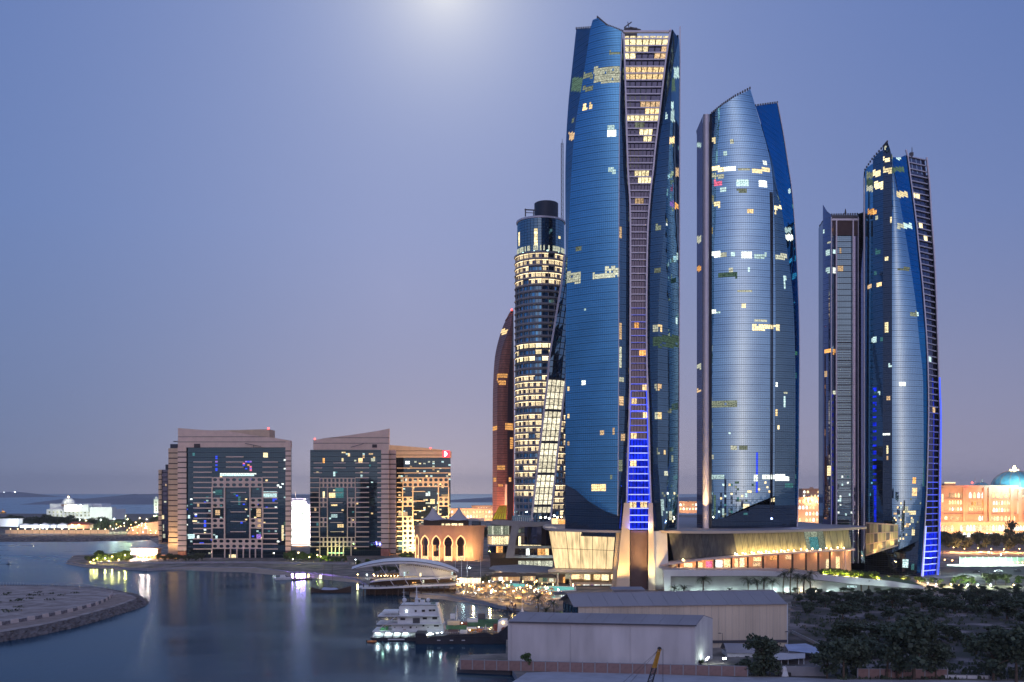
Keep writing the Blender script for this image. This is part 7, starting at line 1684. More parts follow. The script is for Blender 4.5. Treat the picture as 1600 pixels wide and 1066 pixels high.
rows = [[b + Vector((lerp(-2.4, 2.4, k / 6), s * .8 * math.sin(math.pi * min(.95, max(.05, k / 6))) ** .7, z)) for s, z in ((-1, .7), (-.5, .1), (.5, .1), (1, .7))] for k in range(7)]
build('hull', MB().sheet(rows), M['whitep'], rb); build('thwart', MB().box(b.x - .2, b.y - .7, b.z + .5, b.x + .2, b.y + .7, b.z + .56), M['wood'], rb)
# restaurant on the hotel's spit, left
rs = thing('spit_restaurant', 'low pink lit restaurant with orange arches on the tree covered spit', 'restaurant', (xat(232, 762), 762, ZL)); Yr = 758
build('upper_wall', MB().fb(205, 858, 246, 867, Yr + 3, 8), M['palace'], rs); build('roof', MB().fb(203, 857, 248, 858.4, Yr + 2, 10), M['tan'], rs)
for k in range(12):
    x0 = 214 + k * 5.2; mb = MB(); q = [(x0, 877), (x0, 871), (x0 + 1, 868.7), (x0 + 2.2, 868), (x0 + 3.4, 868.7), (x0 + 4.4, 871), (x0 + 4.4, 877)]
    fpoly(mb, [(x0 - .4, 867), (x0 + 4.9, 867)] + [(x0 + 4.9, 877), (x0 + 4.4, 877)] + q[::-1][1:-1] + [(x0, 877), (x0 - .4, 877)], Yr, .8); build('arch_bay', mb, M['palace'], rs)
    build('arch_window', MB().fb(x0, 868, x0 + 4.4, 877, Yr + 2, .2), E['orange'] if k < 8 or k % 2 else M['slot'], rs)
for px, py in ((205, 866), (222, 864.5), (231, 864.5), (213, 865), (240, 867)): build('wall_lamp', MB().lathe(P(px, py, Yr - .6), [(0, -.9), (.8, 0), (0, .9)], 8), E['lampx' if px in (205, 222, 231) else 'lampo'], rs)
for px, c, e in ((206, (1, .62, .5), 1800), (222, (1, .65, .55), 2600), (232, (1, .65, .55), 2600), (250, ORANGE, 900)): point(rs, P(px, 866, Yr - 4), e * .7, c, .6)
for i, (px, py, e, c) in enumerate(sorted(((146, 874, 'lampy', 1100), (151.5, 871.5, 'lampy', 1500), (158, 877, 'lampy', 900), (164, 872, 'lampw', 900), (175, 869, 'lampo', 1600), (170, 877, 'lampy', 700), (185, 874, 'lampy', 900), (195, 867, 'lampy', 1500), (141, 878, 'lampy', 500)))):
    b = G(px, 880.5 - (i % 3) * .6, ZL); lamp_post(b, max(1.5, zat(py, b.y) - ZL), .2, f'{nth(i)} yellow garden lamp from the left under the trees of the spit', e, True, c * 3.6, (1, .78, .20), 'garden lamps on the wooded spit')
# ---------------------------------------------------------------- far buildings: palaces, bright blocks, far shore
def arch_win(parent, px, y0, y1, w, Y, e, name='arched_window', off=.15):
    pts = [(px - w, y1), (px - w, lerp(y0, y1, .4)), (px - w * .6, lerp(y0, y1, .12)), (px, y0), (px + w * .6, lerp(y0, y1, .12)), (px + w, lerp(y0, y1, .4)), (px + w, y1)]
    return pts
DP = 1150
pl = thing('domed_palace', 'vast orange floodlit palace with a large turquoise dome beyond the right hand tower', 'palace', (xat(1560, DP), DP, ZL))
mb = MB().fb(1470, 762, 1720, 822, DP, 60); build('main_wall', mb, M['palace'], pl)
build('cornice', MB().fb(1468, 758.5, 1722, 762.5, DP - 2, 64), M['palace'], pl); build('string_course', MB().fb(1469, 779, 1721, 780.3, DP - 1, 2).fb(1469, 803, 1721, 804.5, DP - 1.2, 2), M['palace'], pl, kind='stuff')
mb = MB().fb(1462, 818, 1730, 848, DP - 26, 26); build('lower_terrace', mb, M['palace'], pl); build('terrace_parapet', MB().fb(1461, 815.5, 1731, 818.5, DP - 28, 3), M['palace'], pl)
for px, w in ((1473, 5), (1507, 4), (1511, 3.5), (1540, 5), (1547, 4), (1582, 5), (1594, 5), (1625, 5)): build('pier', MB().fb(px - w / 2, 762, px + w / 2, 816, DP - 3, 3.2), M['palace'], pl)
rnd = random.Random(41)
def win_row(x0, x1, step, y0, y1, w, es, Y=DP - .25):
    x = x0
    while x <= x1:
        q = arch_win(pl, x, y0, y1, w, Y, None); build('arched_window', MB().face(*[P(a, b, Y) for a, b in q]), E[rnd.choice(es)] if es else M['brownd'], pl); x += step
win_row(1484, 1503, 4.6, 770, 777.5, 1.5, ['warm', 'warmdim']); win_row(1484, 1503, 4.4, 781.5, 788, 1.5, ['yellow', 'warm']); win_row(1484, 1503, 4.4, 792.5, 798, 1.5, ['yellow', 'white'])
win_row(1516, 1537, 6.6, 769, 778.5, 2.2, ['white', 'yellow']); win_row(1515, 1537, 4.2, 783.5, 790, 1.3, ['warmdim', 'orange']); win_row(1515, 1537, 4.2, 793, 798, 1.3, ['warm', 'yellow'])
win_row(1552, 1580, 6.6, 769.5, 778, 2, ['warm', 'yellow']); win_row(1553, 1579, 4.3, 782.5, 789, 1.5, ['white', 'yellow']); win_row(1553, 1579, 4.3, 793.5, 800, 1.5, ['white', 'yellow'])
win_row(1531, 1556, 4.6, 806, 813.5, 1.7, ['white', 'yellow']); win_row(1559, 1585, 6.3, 806, 814, 2.2, ['yellow']); win_row(1478, 1508, 9, 806, 812, 2.3, ['warm', 'yellow'])
win_row(1473, 1490, 5, 820.5, 830, 2.0, ['yellow'], DP - 26.3); win_row(1502, 1573, 5, 820, 830, 2.0, ['white', 'yellow'], DP - 26.3); win_row(1580, 1604, 5, 821, 829, 2.0, ['white'], DP - 26.3)
win_row(1470, 1490, 7, 833, 841, 2.8, ['warm', 'yellow'], DP - 26.4); win_row(1500, 1572, 7, 832, 843, 3.0, ['white', 'yellow'], DP - 26.4); win_row(1584, 1604, 7, 832, 845, 3.0, ['white'], DP - 26.4)
mb = MB(); ap = []
for k in range(15): a = math.pi - math.pi * k / 14; ap.append(P(1604 + 13 * math.cos(a), 787 - 13 * math.sin(a), DP - 1.5))
build('great_arch', MB().tube([P(1591, 803, DP - 1.5)] + ap + [P(1617, 803, DP - 1.5)], 1.1, 6), emat('arch_glow', (1, .75, .5), 1.6, .1), pl)
M['dome'] = mat('turquoise_tiles', (.20, .50, .55), .4, vary=.2, scale=.3)
def dome(parent, px, ybase, ytop, rpx, Y, m, name='dome', ribs=0, fin=True, drum=0):
    c = P(px, ybase, Y); r = rpx * Y / F; h = (ybase - ytop) * Y / F
    o = build(name, MB().lathe(c, [(r * math.cos(t * math.pi / 2 / 12), h * math.sin(t * math.pi / 2 / 12)) for t in range(13)], 36), M[m], parent, smooth=True)
    if drum: build('dome_drum', MB().lathe(c, [(r * 1.06, -drum), (r * 1.06, -.2), (r, .1)], 36), M['palace'], parent)
    for k in range(ribs):
        a = 2 * math.pi * k / ribs; build('dome_rib', MB().tube([c + Vector((r * 1.01 * math.cos(q) * math.cos(a), r * 1.01 * math.cos(q) * math.sin(a), h * 1.01 * math.sin(q))) for q in [math.pi / 2 * s / 6 for s in range(7)]], .28, 4), M['palace'], parent)
    if fin: build('finial', MB().lathe(c + Vector((0, 0, h - .3)), [(r * .12, 0), (r * .10, r * .05), (r * .05, r * .09), (r * .07, r * .14), (0, r * .26)], 12), E['lampy'] if r > 10 else M['cream'], parent)
    return o
dome(pl, 1585, 762, 735.5, 33.5, DP + 22, 'dome', ribs=14, drum=2); dome(pl, 1533.5, 762, 753.5, 11.5, DP + 24, 'dome', ribs=8, drum=1)
for dx in (-6, 0, 6): build('dome_lamp', MB().lathe(P(1585 + dx, 734.5, DP - 2 + 22), [(0, -.8), (.8, 0), (0, .8)], 8), E['lampy'], pl)
for px in (1523.5, 1534.5): build('spire', MB().cyl(P(px, 754, DP + 10), P(px, 746, DP + 10), .3, .1, 6), M['cream'], pl)
beacon(pl, 1518.5, 754.5, DP - 4); build('beacon_glow_lamp', MB().lathe(P(1519, 754.5, DP - 5), [(0, -1.3), (1.3, 0), (0, 1.3)], 8), E['red'], pl); point(pl, P(1519, 753, DP - 8), 4000, (1, .1, .15), 1)
build('roof_box', MB().fb(1476, 755.5, 1493, 759, DP + 5, 8), M['palace'], pl); build('roof_box_light', MB().fb(1476, 753.5, 1493, 755.5, DP + 4, .6), E['yellow'], pl)
build('pier_lamp', MB().fb(1471.5, 772, 1474, 785, DP - 3.4, .3), E['yellow'], pl)
for k, px in enumerate((1480, 1510, 1540, 1570, 1600, 1640)):
    area(pl, P(px, 816, DP - 14), P(px, 778, DP), 7000 * (1.0 + .25 * (k % 2)), (1, .48, .22), 26, 3)
    area(pl, P(px, 839, DP - 62), P(px, 828, DP - 26), 24000, (1, .62, .30), 26, 3)
for px in (1560, 1580, 1600): area(pl, P(px, 762, DP - 18), P(px + 2, 744, DP + 12), 8000, (.35, .85, 1), 12, 2)
area(pl, P(1533, 761, DP + 6), P(1533, 756, DP + 16), 5000, (.55, .95, 1), 6, 1)
# palace wings seen between the towers
def lit_wing(label, x0, x1, y0, y1, D, tiers, cols, power, col=(1, .62, .34), es=('white', 'yellow', 'warm'), dome_px=None, seed=1, cat='palace wing'):
    t = thing('palace_wing', label, cat, (xat((x0 + x1) / 2, D), D, ZL)); rnd = random.Random(seed)
    build('wall', MB().fb(x0, y0, x1, y1 + 4, D, 40), M['palace'], t); build('parapet', MB().fb(x0 - .6, y0 - 1.5, x1 + .6, y0 + .2, D - 1.5, 42), M['palace'], t)
    h = (y1 - y0) / tiers
    for j in range(tiers):
        for i in range(cols):
            cx = lerp(x0, x1, (i + .5) / cols); w = (x1 - x0) / cols * .30; ya = y0 + j * h + h * .25
            if rnd.random() < .2: continue
            build('arched_window', MB().face(*[P(a, b, D - .3) for a, b in arch_win(t, cx, ya, ya + h * .6, w, D, None)]), E[rnd.choice(es)], t)
    if dome_px: dome(t, dome_px[0], y0 - 1, y0 - 1 - dome_px[1], dome_px[1] * 1.2, D + 16, 'palace')
    n = max(1, int((x1 - x0) / 18))
    for k in range(n): px = lerp(x0, x1, (k + .5) / n); area(t, P(px, y1 + 5, D - 26), P(px, (y0 + y1) / 2, D), power, col, 14, 2)
    return t
lit_wing('low blazing palace wing on the horizon between the right hotel and the bronze tower', 704, 772, 796, 810, 1350, 2, 14, 13000, seed=2)
lit_wing('upper bright palace roof line seen just left of the bronze tower', 737, 771, 791.5, 797, 1420, 1, 8, 9000, seed=3)
lit_wing('small glowing palace wing seen in the gap between the two tallest towers', 1061, 1090, 785, 798, 1350, 2, 6, 11000, seed=4, dome_px=(1076, 2.5))
lit_wing('bright palace wing with stepped roof seen left of the narrow tower', 1247, 1290, 778, 826, 1200, 5, 8, 14000, seed=5, dome_px=(1262, 4))
lit_wing('higher stepped roof block of the bright palace wing left of the narrow tower', 1254, 1282, 765, 778, 1220, 2, 5, 8000, seed=6, dome_px=(1268, 3))
# dazzling white block between the hotels
wbk = thing('white_block', 'dazzling white floodlit building with rounded shoulders and a thin spire between the hotel blocks', 'building', (xat(468, 980), 980, ZL)); DW = 980
mb = MB(); fpoly(mb, [(452.5, 852), (452.5, 790), (455, 784), (460, 781.5), (474, 781.5), (479, 784), (480.5, 788), (485.5, 788), (485.5, 852)], DW, 20); build('wall', mb, M['whitep'], wbk)
for j in range(7):
    build('floor_line', MB().fb(452, 789 + j * 9, 486, 789.6 + j * 9, DW - .5, .6), M['white'], wbk)
for i in range(4):
    for j in range(6): build('window', MB().fb(455.5 + i * 7.6, 791 + j * 9, 459.5 + i * 7.6, 796 + j * 9, DW - .25, .3), E['white'], wbk)
build('roof_crown', MB().fb(456, 778.8, 478, 781.6, DW + 2, 12), M['whitep'], wbk); build('spire', MB().cyl(P(461.5, 779, DW + 4), P(461.5, 768, DW + 4), .5, .15, 6), M['cream'], wbk)
for z, e, c in ((850, 70000, (1, .80, .74)), (812, 55000, (1, .84, .95))): area(wbk, P(469, z, DW - 34), P(469, (z + 770) / 2, DW), e, c, 22, 4)
point(wbk, P(468, 848, DW - 40), 9000, (1, .55, .22), 2)
# left: white palace on the far shore
DL = 1700
wp = thing('white_palace', 'far white floodlit palace with a pale dome on the left shore', 'palace', (xat(120, DL), DL, 2.5))
build('lower_wall', MB().fb(72.6, 796, 175, 812, DL, 60), M['whitep'], wp); build('upper_wall', MB().fb(78, 787.3, 159, 796.5, DL + 14, 40), M['whitep'], wp); build('middle_block', MB().fb(100, 789, 138, 800, DL - 8, 20), M['whitep'], wp); build('right_block', MB().fb(140, 792.5, 175, 808, DL - 6, 18), M['whitep'], wp)
dome(wp, 107, 788, 777.5, 10, DL + 20, 'whitep', drum=3)
for i in range(16):
    for j in range(2): build('window', MB().fb(76 + i * 6.2, 799 + j * 5, 78.4 + i * 6.2, 802 + j * 5, DL - .4, .3), E['pale'] if (i * 7 + j) % 3 else E['paledim'], wp)
for px, e in ((85, 5000), (105, 9000), (125, 24000), (150, 16000), (168, 10000)): area(wp, P(px, 812, DL - 70), P(px, 796, DL), e, (.88, 1, .80), 16, 4)
area(wp, P(107, 790, DL - 20), P(107, 782, DL + 12), 13000, (1, 1, .72), 10, 2)
build('floodlight_head', MB().lathe(P(126, 790.5, DL - 30), [(0, -1.8), (1.8, 0), (0, 1.8)], 10), E['lampw'], wp)
mn = thing('minaret', 'pale square minaret tower standing beside the left hotel wing', 'minaret', (xat(243.5, 1500), 1500, 2.5))
build('shaft', MB().fb(240.5, 781, 247, 802, 1500, 6.3), M['whitep'], mn); build('gallery', MB().fb(240, 780, 247.5, 781.5, 1499.5, 7.2), M['whitep'], mn); build('lantern', MB().fb(242, 776.5, 246, 780.2, 1501, 4), M['whitep'], mn)
for j in range(4): build('window', MB().fb(243, 784 + j * 4.4, 244.6, 786.6 + j * 4.4, 1499.7, .2), E['paledim'], mn)
area(mn, P(243, 806, 1480), P(243, 790, 1500), 16000, (.85, 1, .62), 6, 2)
# white marquees and promenade on the far shore
DT = 1190
for i, (x0, x1, y0, y1) in enumerate(((0, 28, 811.5, 823), (-40, -4, 812, 823), (31, 47, 817.5, 825), (49, 60, 817.5, 825), (62, 76, 817, 825), (79, 87, 818, 825), (90, 104, 817, 825))):
    lab = ['large white lit flat roofed hall at the far left edge of the far shore', 'white hall beyond the left edge of the picture', 'first blazing white marquee right of the flat roofed hall', 'second small blazing marquee of the row on the far shore', 'third blazing white marquee, the tallest of the row', 'small dim marquee between two bigger ones on the far shore', 'last white marquee of the row before the brown roofed house'][i]
    t = thing('marquee' if i > 1 else 'white_hall', lab, 'marquee' if i > 1 else 'hall', (xat((x0 + x1) / 2, DT), DT, 3))
    build('wall', MB().fb(x0, lerp(y0, y1, .4 if i > 1 else 0), x1, y1, DT, 12), M['whitep'], t)
    if i > 1:
        mb = MB(); c = P((x0 + x1) / 2, y0, DT + 6); a, b = P(x0 - .6, lerp(y0, y1, .42), DT - .6), P(x1 + .6, lerp(y0, y1, .42), DT - .6); w_ = Vector((0, 13.2, 0)); mb.face(a, b, c).face(b, b + w_, c).face(b + w_, a + w_, c).face(a + w_, a, c); build('roof', mb, M['tent'], t)
    else: build('roof', MB().fb(x0 - .5, y0 - .8, x1 + .5, y0, DT - 1, 14), M['white'], t)
    if i != 1: area(t, P((x0 + x1) / 2, y1 - 1, DT - 16), P((x0 + x1) / 2, y0, DT + 2), 4500 if i != 5 else 1500, (.80, .92, 1), 8, 2)
for i, px in enumerate((39, 54, 66, 72, 97)):
    b = P(px, 825, DT - 14); b.z = 3; lamp_post(b, 6.5, .6, f'{nth(i)} dazzling white lamp from the left before the far marquees', 'lampw', True, 3000, (.8, .9, 1), 'lamps before the far marquees', r=.2)
bh_ = thing('brown_house', 'low brown roofed lit house at the right end of the far marquees', 'house', (xat(122, DT), DT, 3)); build('wall', MB().fb(106, 820, 140, 826, DT, 10), M['tan'], bh_)
mb = MB(); mb.face(P(104, 820, DT - 1), P(142, 820, DT - 1), P(134, 815.5, DT + 6), P(113, 815.5, DT + 6)).face(P(142, 820, DT - 1), P(142, 820, DT - 1) + Vector((0, 12, 0)), P(134, 815.5, DT + 6)).face(P(104, 820, DT - 1) + Vector((0, 12, 0)), P(104, 820, DT - 1), P(113, 815.5, DT + 6)); build('hip_roof', mb, M['rust'], bh_)
for px in (113, 123): build('wall_lamp', MB().lathe(P(px, 820.5, DT - 1.5), [(0, -.9), (.9, 0), (0, .9)], 8), E['lampo'], bh_); point(bh_, P(px, 821, DT - 5), 5000, ORANGE, .6)
fw = thing('promenade_wall', 'pale lamp lit promenade wall along the far shore', 'wall', (xat(90, 1120), 1120, 3))
for k in range(27): build('wall_panel', MB().fb(8 + k * 6, 828.5, 13.7 + k * 6, 834, 1120, 1), M['tan'], fw)
for k in range(15):
    px = 16 + k * 11.4; b = P(px, 834, 1112); b.z = 3
    lamp_post(b, zat(826.4, 1112) - 3, 0.3, f'{nth(k)} warm lamp from the left along the far promenade wall', 'lampy', True, 1500, (1, .68, .34), 'warm lamps along the far promenade', r=.15)
rnd = random.Random(55)
cl_ = sorted(rnd.uniform(178, 246) for _ in range(26))
for k in range(26):
    px = cl_[k]; py = rnd.uniform(815, 836); b = P(px, py + 5, 1130); b.z = 3; h_ = max(2.5, zat(py, 1130) - 3)
    e = rnd.choice(['lampo', 'lampo', 'lampy', 'lampw'])
    lamp_post(b, h_, .3, f'{nth(k)} street lamp from the left on the orange causeway beside the hotel wing', e, k % 1 == 0, 2600 if k % 3 == 0 else 0, ORANGE if e != 'lampw' else GREENW, 'causeway street lamps', r=.15)
cw_ = thing('causeway_wall', 'orange lit retaining bank of the causeway left of the hotel wing', 'embankment', (xat(225, 1140), 1140, 2.5))
mb = MB(); fpoly(mb, [(196, 838), (205, 826), (222, 820), (256, 815), (256, 840)], 1140, 14); build('bank', mb, M['tan'], cw_)
for px in (208, 222, 236, 248): area(cw_, P(px, 837, 1118), P(px, 824, 1140), 5000, ORANGE, 8, 2)
bank2 = thing('causeway_rail', 'pale parapet on top of the orange causeway bank', 'parapet', (xat(225, 1138), 1138, 10)); mb = MB()
for a, b in (((205, 825.4), (222, 819.4)), ((222, 819.4), (256, 814.4))): mb.beam(P(*a, 1138), P(*b, 1138), .6, 1.2)
build('rail', mb, M['cream'], bank2); mb = MB()
for k in range(12): p = P(206 + k * 4, lin([(205, 825), (222, 819.4), (256, 814.4)], 206 + k * 4), 1138); mb.box(p.x - .2, p.y, p.z - 1, p.x + .2, p.y + .4, p.z + 1.2)
build('post', mb, M['cream'], bank2, kind='stuff')
# sea lights and little craft
for i, (px, py, Y, lab) in enumerate(((23.5, 769.3, 8400, 'far white light on the horizon at the upper left'), (6, 769.5, 8400, 'faint far light on the horizon at the left edge'))):
    t = thing('distant_light', lab, 'light', (xat(px, Y), Y, 0)); build('mast', MB().cyl((xat(px, Y), Y, 0), P(px, py, Y), 1.5, n=6), M['dgrey'], t); build('lamp', MB().lathe(P(px, py, Y), [(0, -4 + i * 2), (4 - i * 2, 0), (0, 4 - i * 2)], 8), E['lampw'], t)
yb_ = thing('buoy_boat', 'small yellow lit boat far out at the left edge', 'boat', (xat(4, 2400), 2400, 0)); c = P(4, 797.5, 2400)
build('hull', MB().box(c.x - 6, 2400, 0, c.x + 6, 2406, 3), M['yellow'], yb_); build('cabin', MB().box(c.x - 2.5, 2401, 3, c.x + 2.5, 2405, 6), E['orange'], yb_); build('mast', MB().cyl((c.x - 1, 2403, 6), (c.x - 1, 2403, 12), .5, n=6), M['yellow'], yb_)
bm2 = thing('buoy', 'small dark buoy floating in the channel at the left', 'buoy', G(13, 881, 0)); b = G(13, 882, 0); build('float', MB().lathe(b, [(1.1, -.2), (1.2, .3), (.3, .6), (.2, 2.0), (0, 2.1)], 10), M['black'], bm2); build('drift_rope', MB().beam(b + Vector((-6, 1, .12)), b + Vector((5, -1, .12)), .3, .12), M['black'], bm2)
# ---------------------------------------------------------------- street east of the right tower
M['asphalt'] = mat('asphalt', (.05, .05, .055), .85, vary=.2, scale=.5)
rp = [G(1470, 900, ZL + .02), G(1700, 897, ZL + .02), G(1700, 884, ZL + .02), G(1470, 886, ZL + .02)]
build('road', MB().face(*rp), M['asphalt'], kind='structure')
gf = thing('green_fence', 'long pale green lit fence along the road behind the trees on the right', 'fence', G(1540, 886, ZL)); Yf = 690
for k in range(14): build('fence_panel', MB().fb(1500 + k * 9, 871, 1508.4 + k * 9, 882, Yf, .2), mat('green_mesh', (.22, .34, .24), .8) if k == 0 else bpy.data.materials['green_mesh'], gf)
for k in range(15): build('fence_post', MB().fb(1499.4 + k * 9, 869.6, 1500 + k * 9, 884, Yf - .1, .3), M['whitep'], gf)
build('kerb_wall', MB().fb(1480, 882, 1640, 887, Yf - 2, 1), M['whitep'], gf)
for px in (1505, 1530, 1556, 1582): area(gf, P(px, 884, Yf - 8), P(px, 876, Yf), 4000, GREENW, 12, 1)
for i, (px, yt, yb, e, lb, pw) in enumerate(((1505, 874, 898, 'lampw', 'brightest white lamp on a bent pole beside the blue lit tower foot', 14000), (1533, 878, 900, 'lampw', 'short white lamp in front of the green fence', 5000), (1544, 862, 898, 'lampw', 'tall thin lamp post before the palace trees', 5000), (1563, 866, 890, 'lampw', 'white street lamp in front of the dark palace trees', 6000), (1489, 855, 863, 'lampo', 'orange lamp among the palace trees beside the blue tower', 30000), (1506, 857, 864, 'lampo', 'added orange lamp brightening the palace trees above the brightest road lamp', 26000), (1548, 857.5, 864, 'lampo', 'added orange lamp brightening the palace trees left of the high one', 26000), (1592, 857, 864, 'lampo', 'added orange lamp brightening the palace trees at the right edge', 30000), (1527.5, 856, 863, 'lampo', 'brightest orange lamp among the palace trees', 40000), (1568, 857.5, 863, 'lampo', 'orange lamp high in the palace trees on the right', 30000), (1475, 874, 890, 'lampo', 'small pinkish lamp just right of the blue tower foot', 900), (1487, 875, 890, 'lampo', 'second small pinkish lamp right of the blue tower foot', 900))):  # three of the orange tree lamps are added to brighten the belt
    b = G(px, yb, ZL); lamp_post(b, zat(yt, b.y) - ZL, .5, lb, e, True, pw, GREENW if e == 'lampw' else ORANGE, r=.12)
for k in range(9):
    px = 1545 + k * 7.5; b = G(px, 884, ZL); lamp_post(b, zat(881 - 0, b.y) - ZL + 1.2, .1, f'{nth(k)} low warm bollard lamp from the left on top of the green fence', 'lampo', True, 0, ORANGE, 'bollard lamps along the green fence', r=.05)
def car(px, py, mm, label, flip=False):
    b = G(px, py, ZL + .02); t = thing('parked_car', label, 'car', b, group='cars on the road by the green fence'); s = -1 if flip else 1
    mb = MB(); prof = [(-2.1, .35), (-2.15, .75), (-1.9, .95), (-1.2, 1.0), (-.7, 1.45), (.7, 1.48), (1.3, 1.0), (2.0, .85), (2.15, .6), (2.1, .35)]
    n = len(prof); f = [(s * x, -.85, z) for x, z in prof]; k_ = [(s * x, .85, z) for x, z in prof]; mb.face(*(f if s > 0 else f[::-1])[::-1]).face(*(k_ if s > 0 else k_[::-1]))
    for i in range(n): j = (i + 1) % n; mb.face(f[i], f[j], k_[j], k_[i])
    build('body', mb, M[mm], t, local=True); build('side_window', MB().face((s * -1.05, -.86, 1.02), (s * 1.1, -.86, 1.02), (s * .65, -.86, 1.4), (s * -.65, -.86, 1.4)), M['night'], t, local=True)
    for x in (-1.35, 1.35): build('wheel', MB().cyl((s * x, -.9, .33), (s * x, .9, .33), .33, n=10), M['black'], t, local=True)
    for y in (-.6, .6): build('headlight', MB().box(s * 2.1 - .06, y - .15, .6, s * 2.1 + .06, y + .15, .75), E['lampw'], t, local=True)
for px, py, m, lb, fl in ((1524, 895, 'black', 'dark car on the road behind the round lit trees', False), (1560, 894, 'whitep', 'white car on the road left of the dark tree trio', True), (1590, 893, 'dgrey', 'grey car on the road at the right edge', False)): car(px, py, m, lb, fl)
# ---------------------------------------------------------------- trees, palms, shrubs
def leaf_cloud(seed, blobs, n, size, m, name='crown'):
    rnd = random.Random(seed); mb = MB(); tot = sum(b[3] ** 2 for b in blobs)
    for (bx, by, bz, r, sq) in [(*b[:4], b[4] if len(b) > 4 else .8) for b in blobs]:
        for k in range(int(n * r * r / tot)):
            u = rnd.uniform(-1, 1); a = rnd.uniform(0, 2 * math.pi); s = math.sqrt(1 - u * u); rr = r * (rnd.random() ** .45) * rnd.uniform(.85, 1.12)
            p = Vector((bx + rr * s * math.cos(a), by + rr * s * math.sin(a), bz + rr * u * sq))
            d = Vector((rnd.uniform(-1, 1), rnd.uniform(-1, 1), rnd.uniform(-.6, .6))).normalized(); e = d.cross(Vector((rnd.uniform(-1, 1), rnd.uniform(-1, 1), rnd.uniform(-1, 1)))).normalized()
            L_ = size * rnd.uniform(.6, 1.3); w = L_ * .45
            mb.face(p - d * L_ * .5, p + e * w, p + d * L_ * .5, p - e * w)
    return mb.mesh(name, M[m])
def limbs(seed, h, r, tips, name='trunk'):
    rnd = random.Random(seed); mb = MB(); b = Vector((0, 0, h * .42)); mb.cyl((0, 0, -.2), b, r * 1.25, r * .8, 7)
    for t in tips: q = Vector(t); mid = b.lerp(q, .5) + Vector((rnd.uniform(-.3, .3), rnd.uniform(-.3, .3), .2)); mb.cyl(b, mid, r * .6, r * .4, 6).cyl(mid, q, r * .4, r * .15, 5)
    return mb.mesh(name, M['trunk'])
def rnd_blobs(seed, R, hgt, n, flat=.7):
    rnd = random.Random(seed); out = []
    for k in range(n):
        a = rnd.uniform(0, 6.28); d = R * rnd.uniform(.1, .72)
        out.append((d * math.cos(a), d * math.sin(a), hgt * rnd.uniform(.26, .86), R * rnd.uniform(.28, .52), flat))
    out.append((0, 0, hgt * .72, R * .55, flat)); return out
def tree_proto(seed, R, hgt, n, leaf, m, nb=8):
    bl = rnd_blobs(seed, R, hgt, nb); return leaf_cloud(seed, bl, n, leaf, m), limbs(seed, hgt, hgt * .017 + .04, [(b[0], b[1], b[2]) for b in bl[:6]])
def bush_proto(seed, R, hgt, n, leaf, m, nb=7):
    rnd = random.Random(seed); bl = [(R * rnd.uniform(-.6, .6), R * rnd.uniform(-.6, .6), hgt * rnd.uniform(.3, .62), R * rnd.uniform(.35, .55), .8) for _ in range(nb)]
    return leaf_cloud(seed, bl, n, leaf, m), limbs(seed, hgt * .9, .07, [(b[0], b[1], b[2]) for b in bl[:5]])
PT = [tree_proto(s, 4.2, 8.5, 1500, .62, 'leafd', 9) for s in (1, 2, 3)]
PG = [tree_proto(s, 3.6, 7.5, 1100, .62, 'leaf', 8) for s in (11, 12)]
PB = [bush_proto(s, 2.2, 2.6, 520, .5, 'leafd') for s in (21, 22)]
PBG = [bush_proto(s, 1.7, 2.2, 380, .42, 'leaf') for s in (31, 32)]
PF = [tree_proto(s, 6.0, 9.5, 520, 1.3, 'leafd', 8) for s in (41, 42)]        # far trees, fewer and larger leaf clumps
def plant(nm, proto, loc, sc, label, cat, group=None, rz=None):
    t = thing(nm, label, cat, loc, rz if rz is not None else random.uniform(0, 6.28), group); t.scale = sc if isinstance(sc, tuple) else (sc, sc, sc)
    link('crown', proto[0], t); link('trunk', proto[1], t); return t
def palm_mesh(seed, h, nf, fl, droop=.9):
    rnd = random.Random(seed); tk = MB(); pts = [Vector((.25 * math.sin(k * .5 + seed) * k / 8, .2 * math.cos(k * .4 + seed) * k / 8, h * k / 8)) for k in range(9)]
    for k, (a, b) in enumerate(zip(pts, pts[1:])): tk.cyl(a, b, .30 - .012 * k, .24 - .012 * k, 7)
    cr_m = MB(); top = pts[-1]
    for f in range(nf):
        az = 2 * math.pi * f / nf * 2.39 + rnd.uniform(-.2, .2); el0 = rnd.uniform(-.35, 1.25); L_ = fl * rnd.uniform(.85, 1.1)
        pr_, p, el_ = [], Vector(top), el0
        for s in range(8):
            pr_.append(p.copy()); p = p + Vector((math.cos(az) * math.cos(el_), math.sin(az) * math.cos(el_), math.sin(el_))) * (L_ / 7); el_ -= droop * (.16 + .05 * s)
        side = Vector((-math.sin(az), math.cos(az), 0))
        for s in range(7):
            a, b = pr_[s], pr_[s + 1]; w = L_ * .17 * (1 - abs(s - 2.5) / 6); 
            for sg in (-1, 1):
                for q in (.1, .55):
                    c = a.lerp(b, q); d = a.lerp(b, q + .32); tip = c.lerp(d, .5) + side * sg * w + (b - a) * .7 + Vector((0, 0, -w * .35)); cr_m.face(c, d, tip)
            cr_m.face(a + side * .05, b + side * .04, b - side * .04, a - side * .05)
    return cr_m.mesh('crown', M['frond']), tk.mesh('trunk', M['trunk'])
PP = [palm_mesh(1, 7.5, 26, 3.6), palm_mesh(2, 5.0, 30, 3.8), palm_mesh(3, 1.6, 26, 3.2, .8)]
random.seed(99)
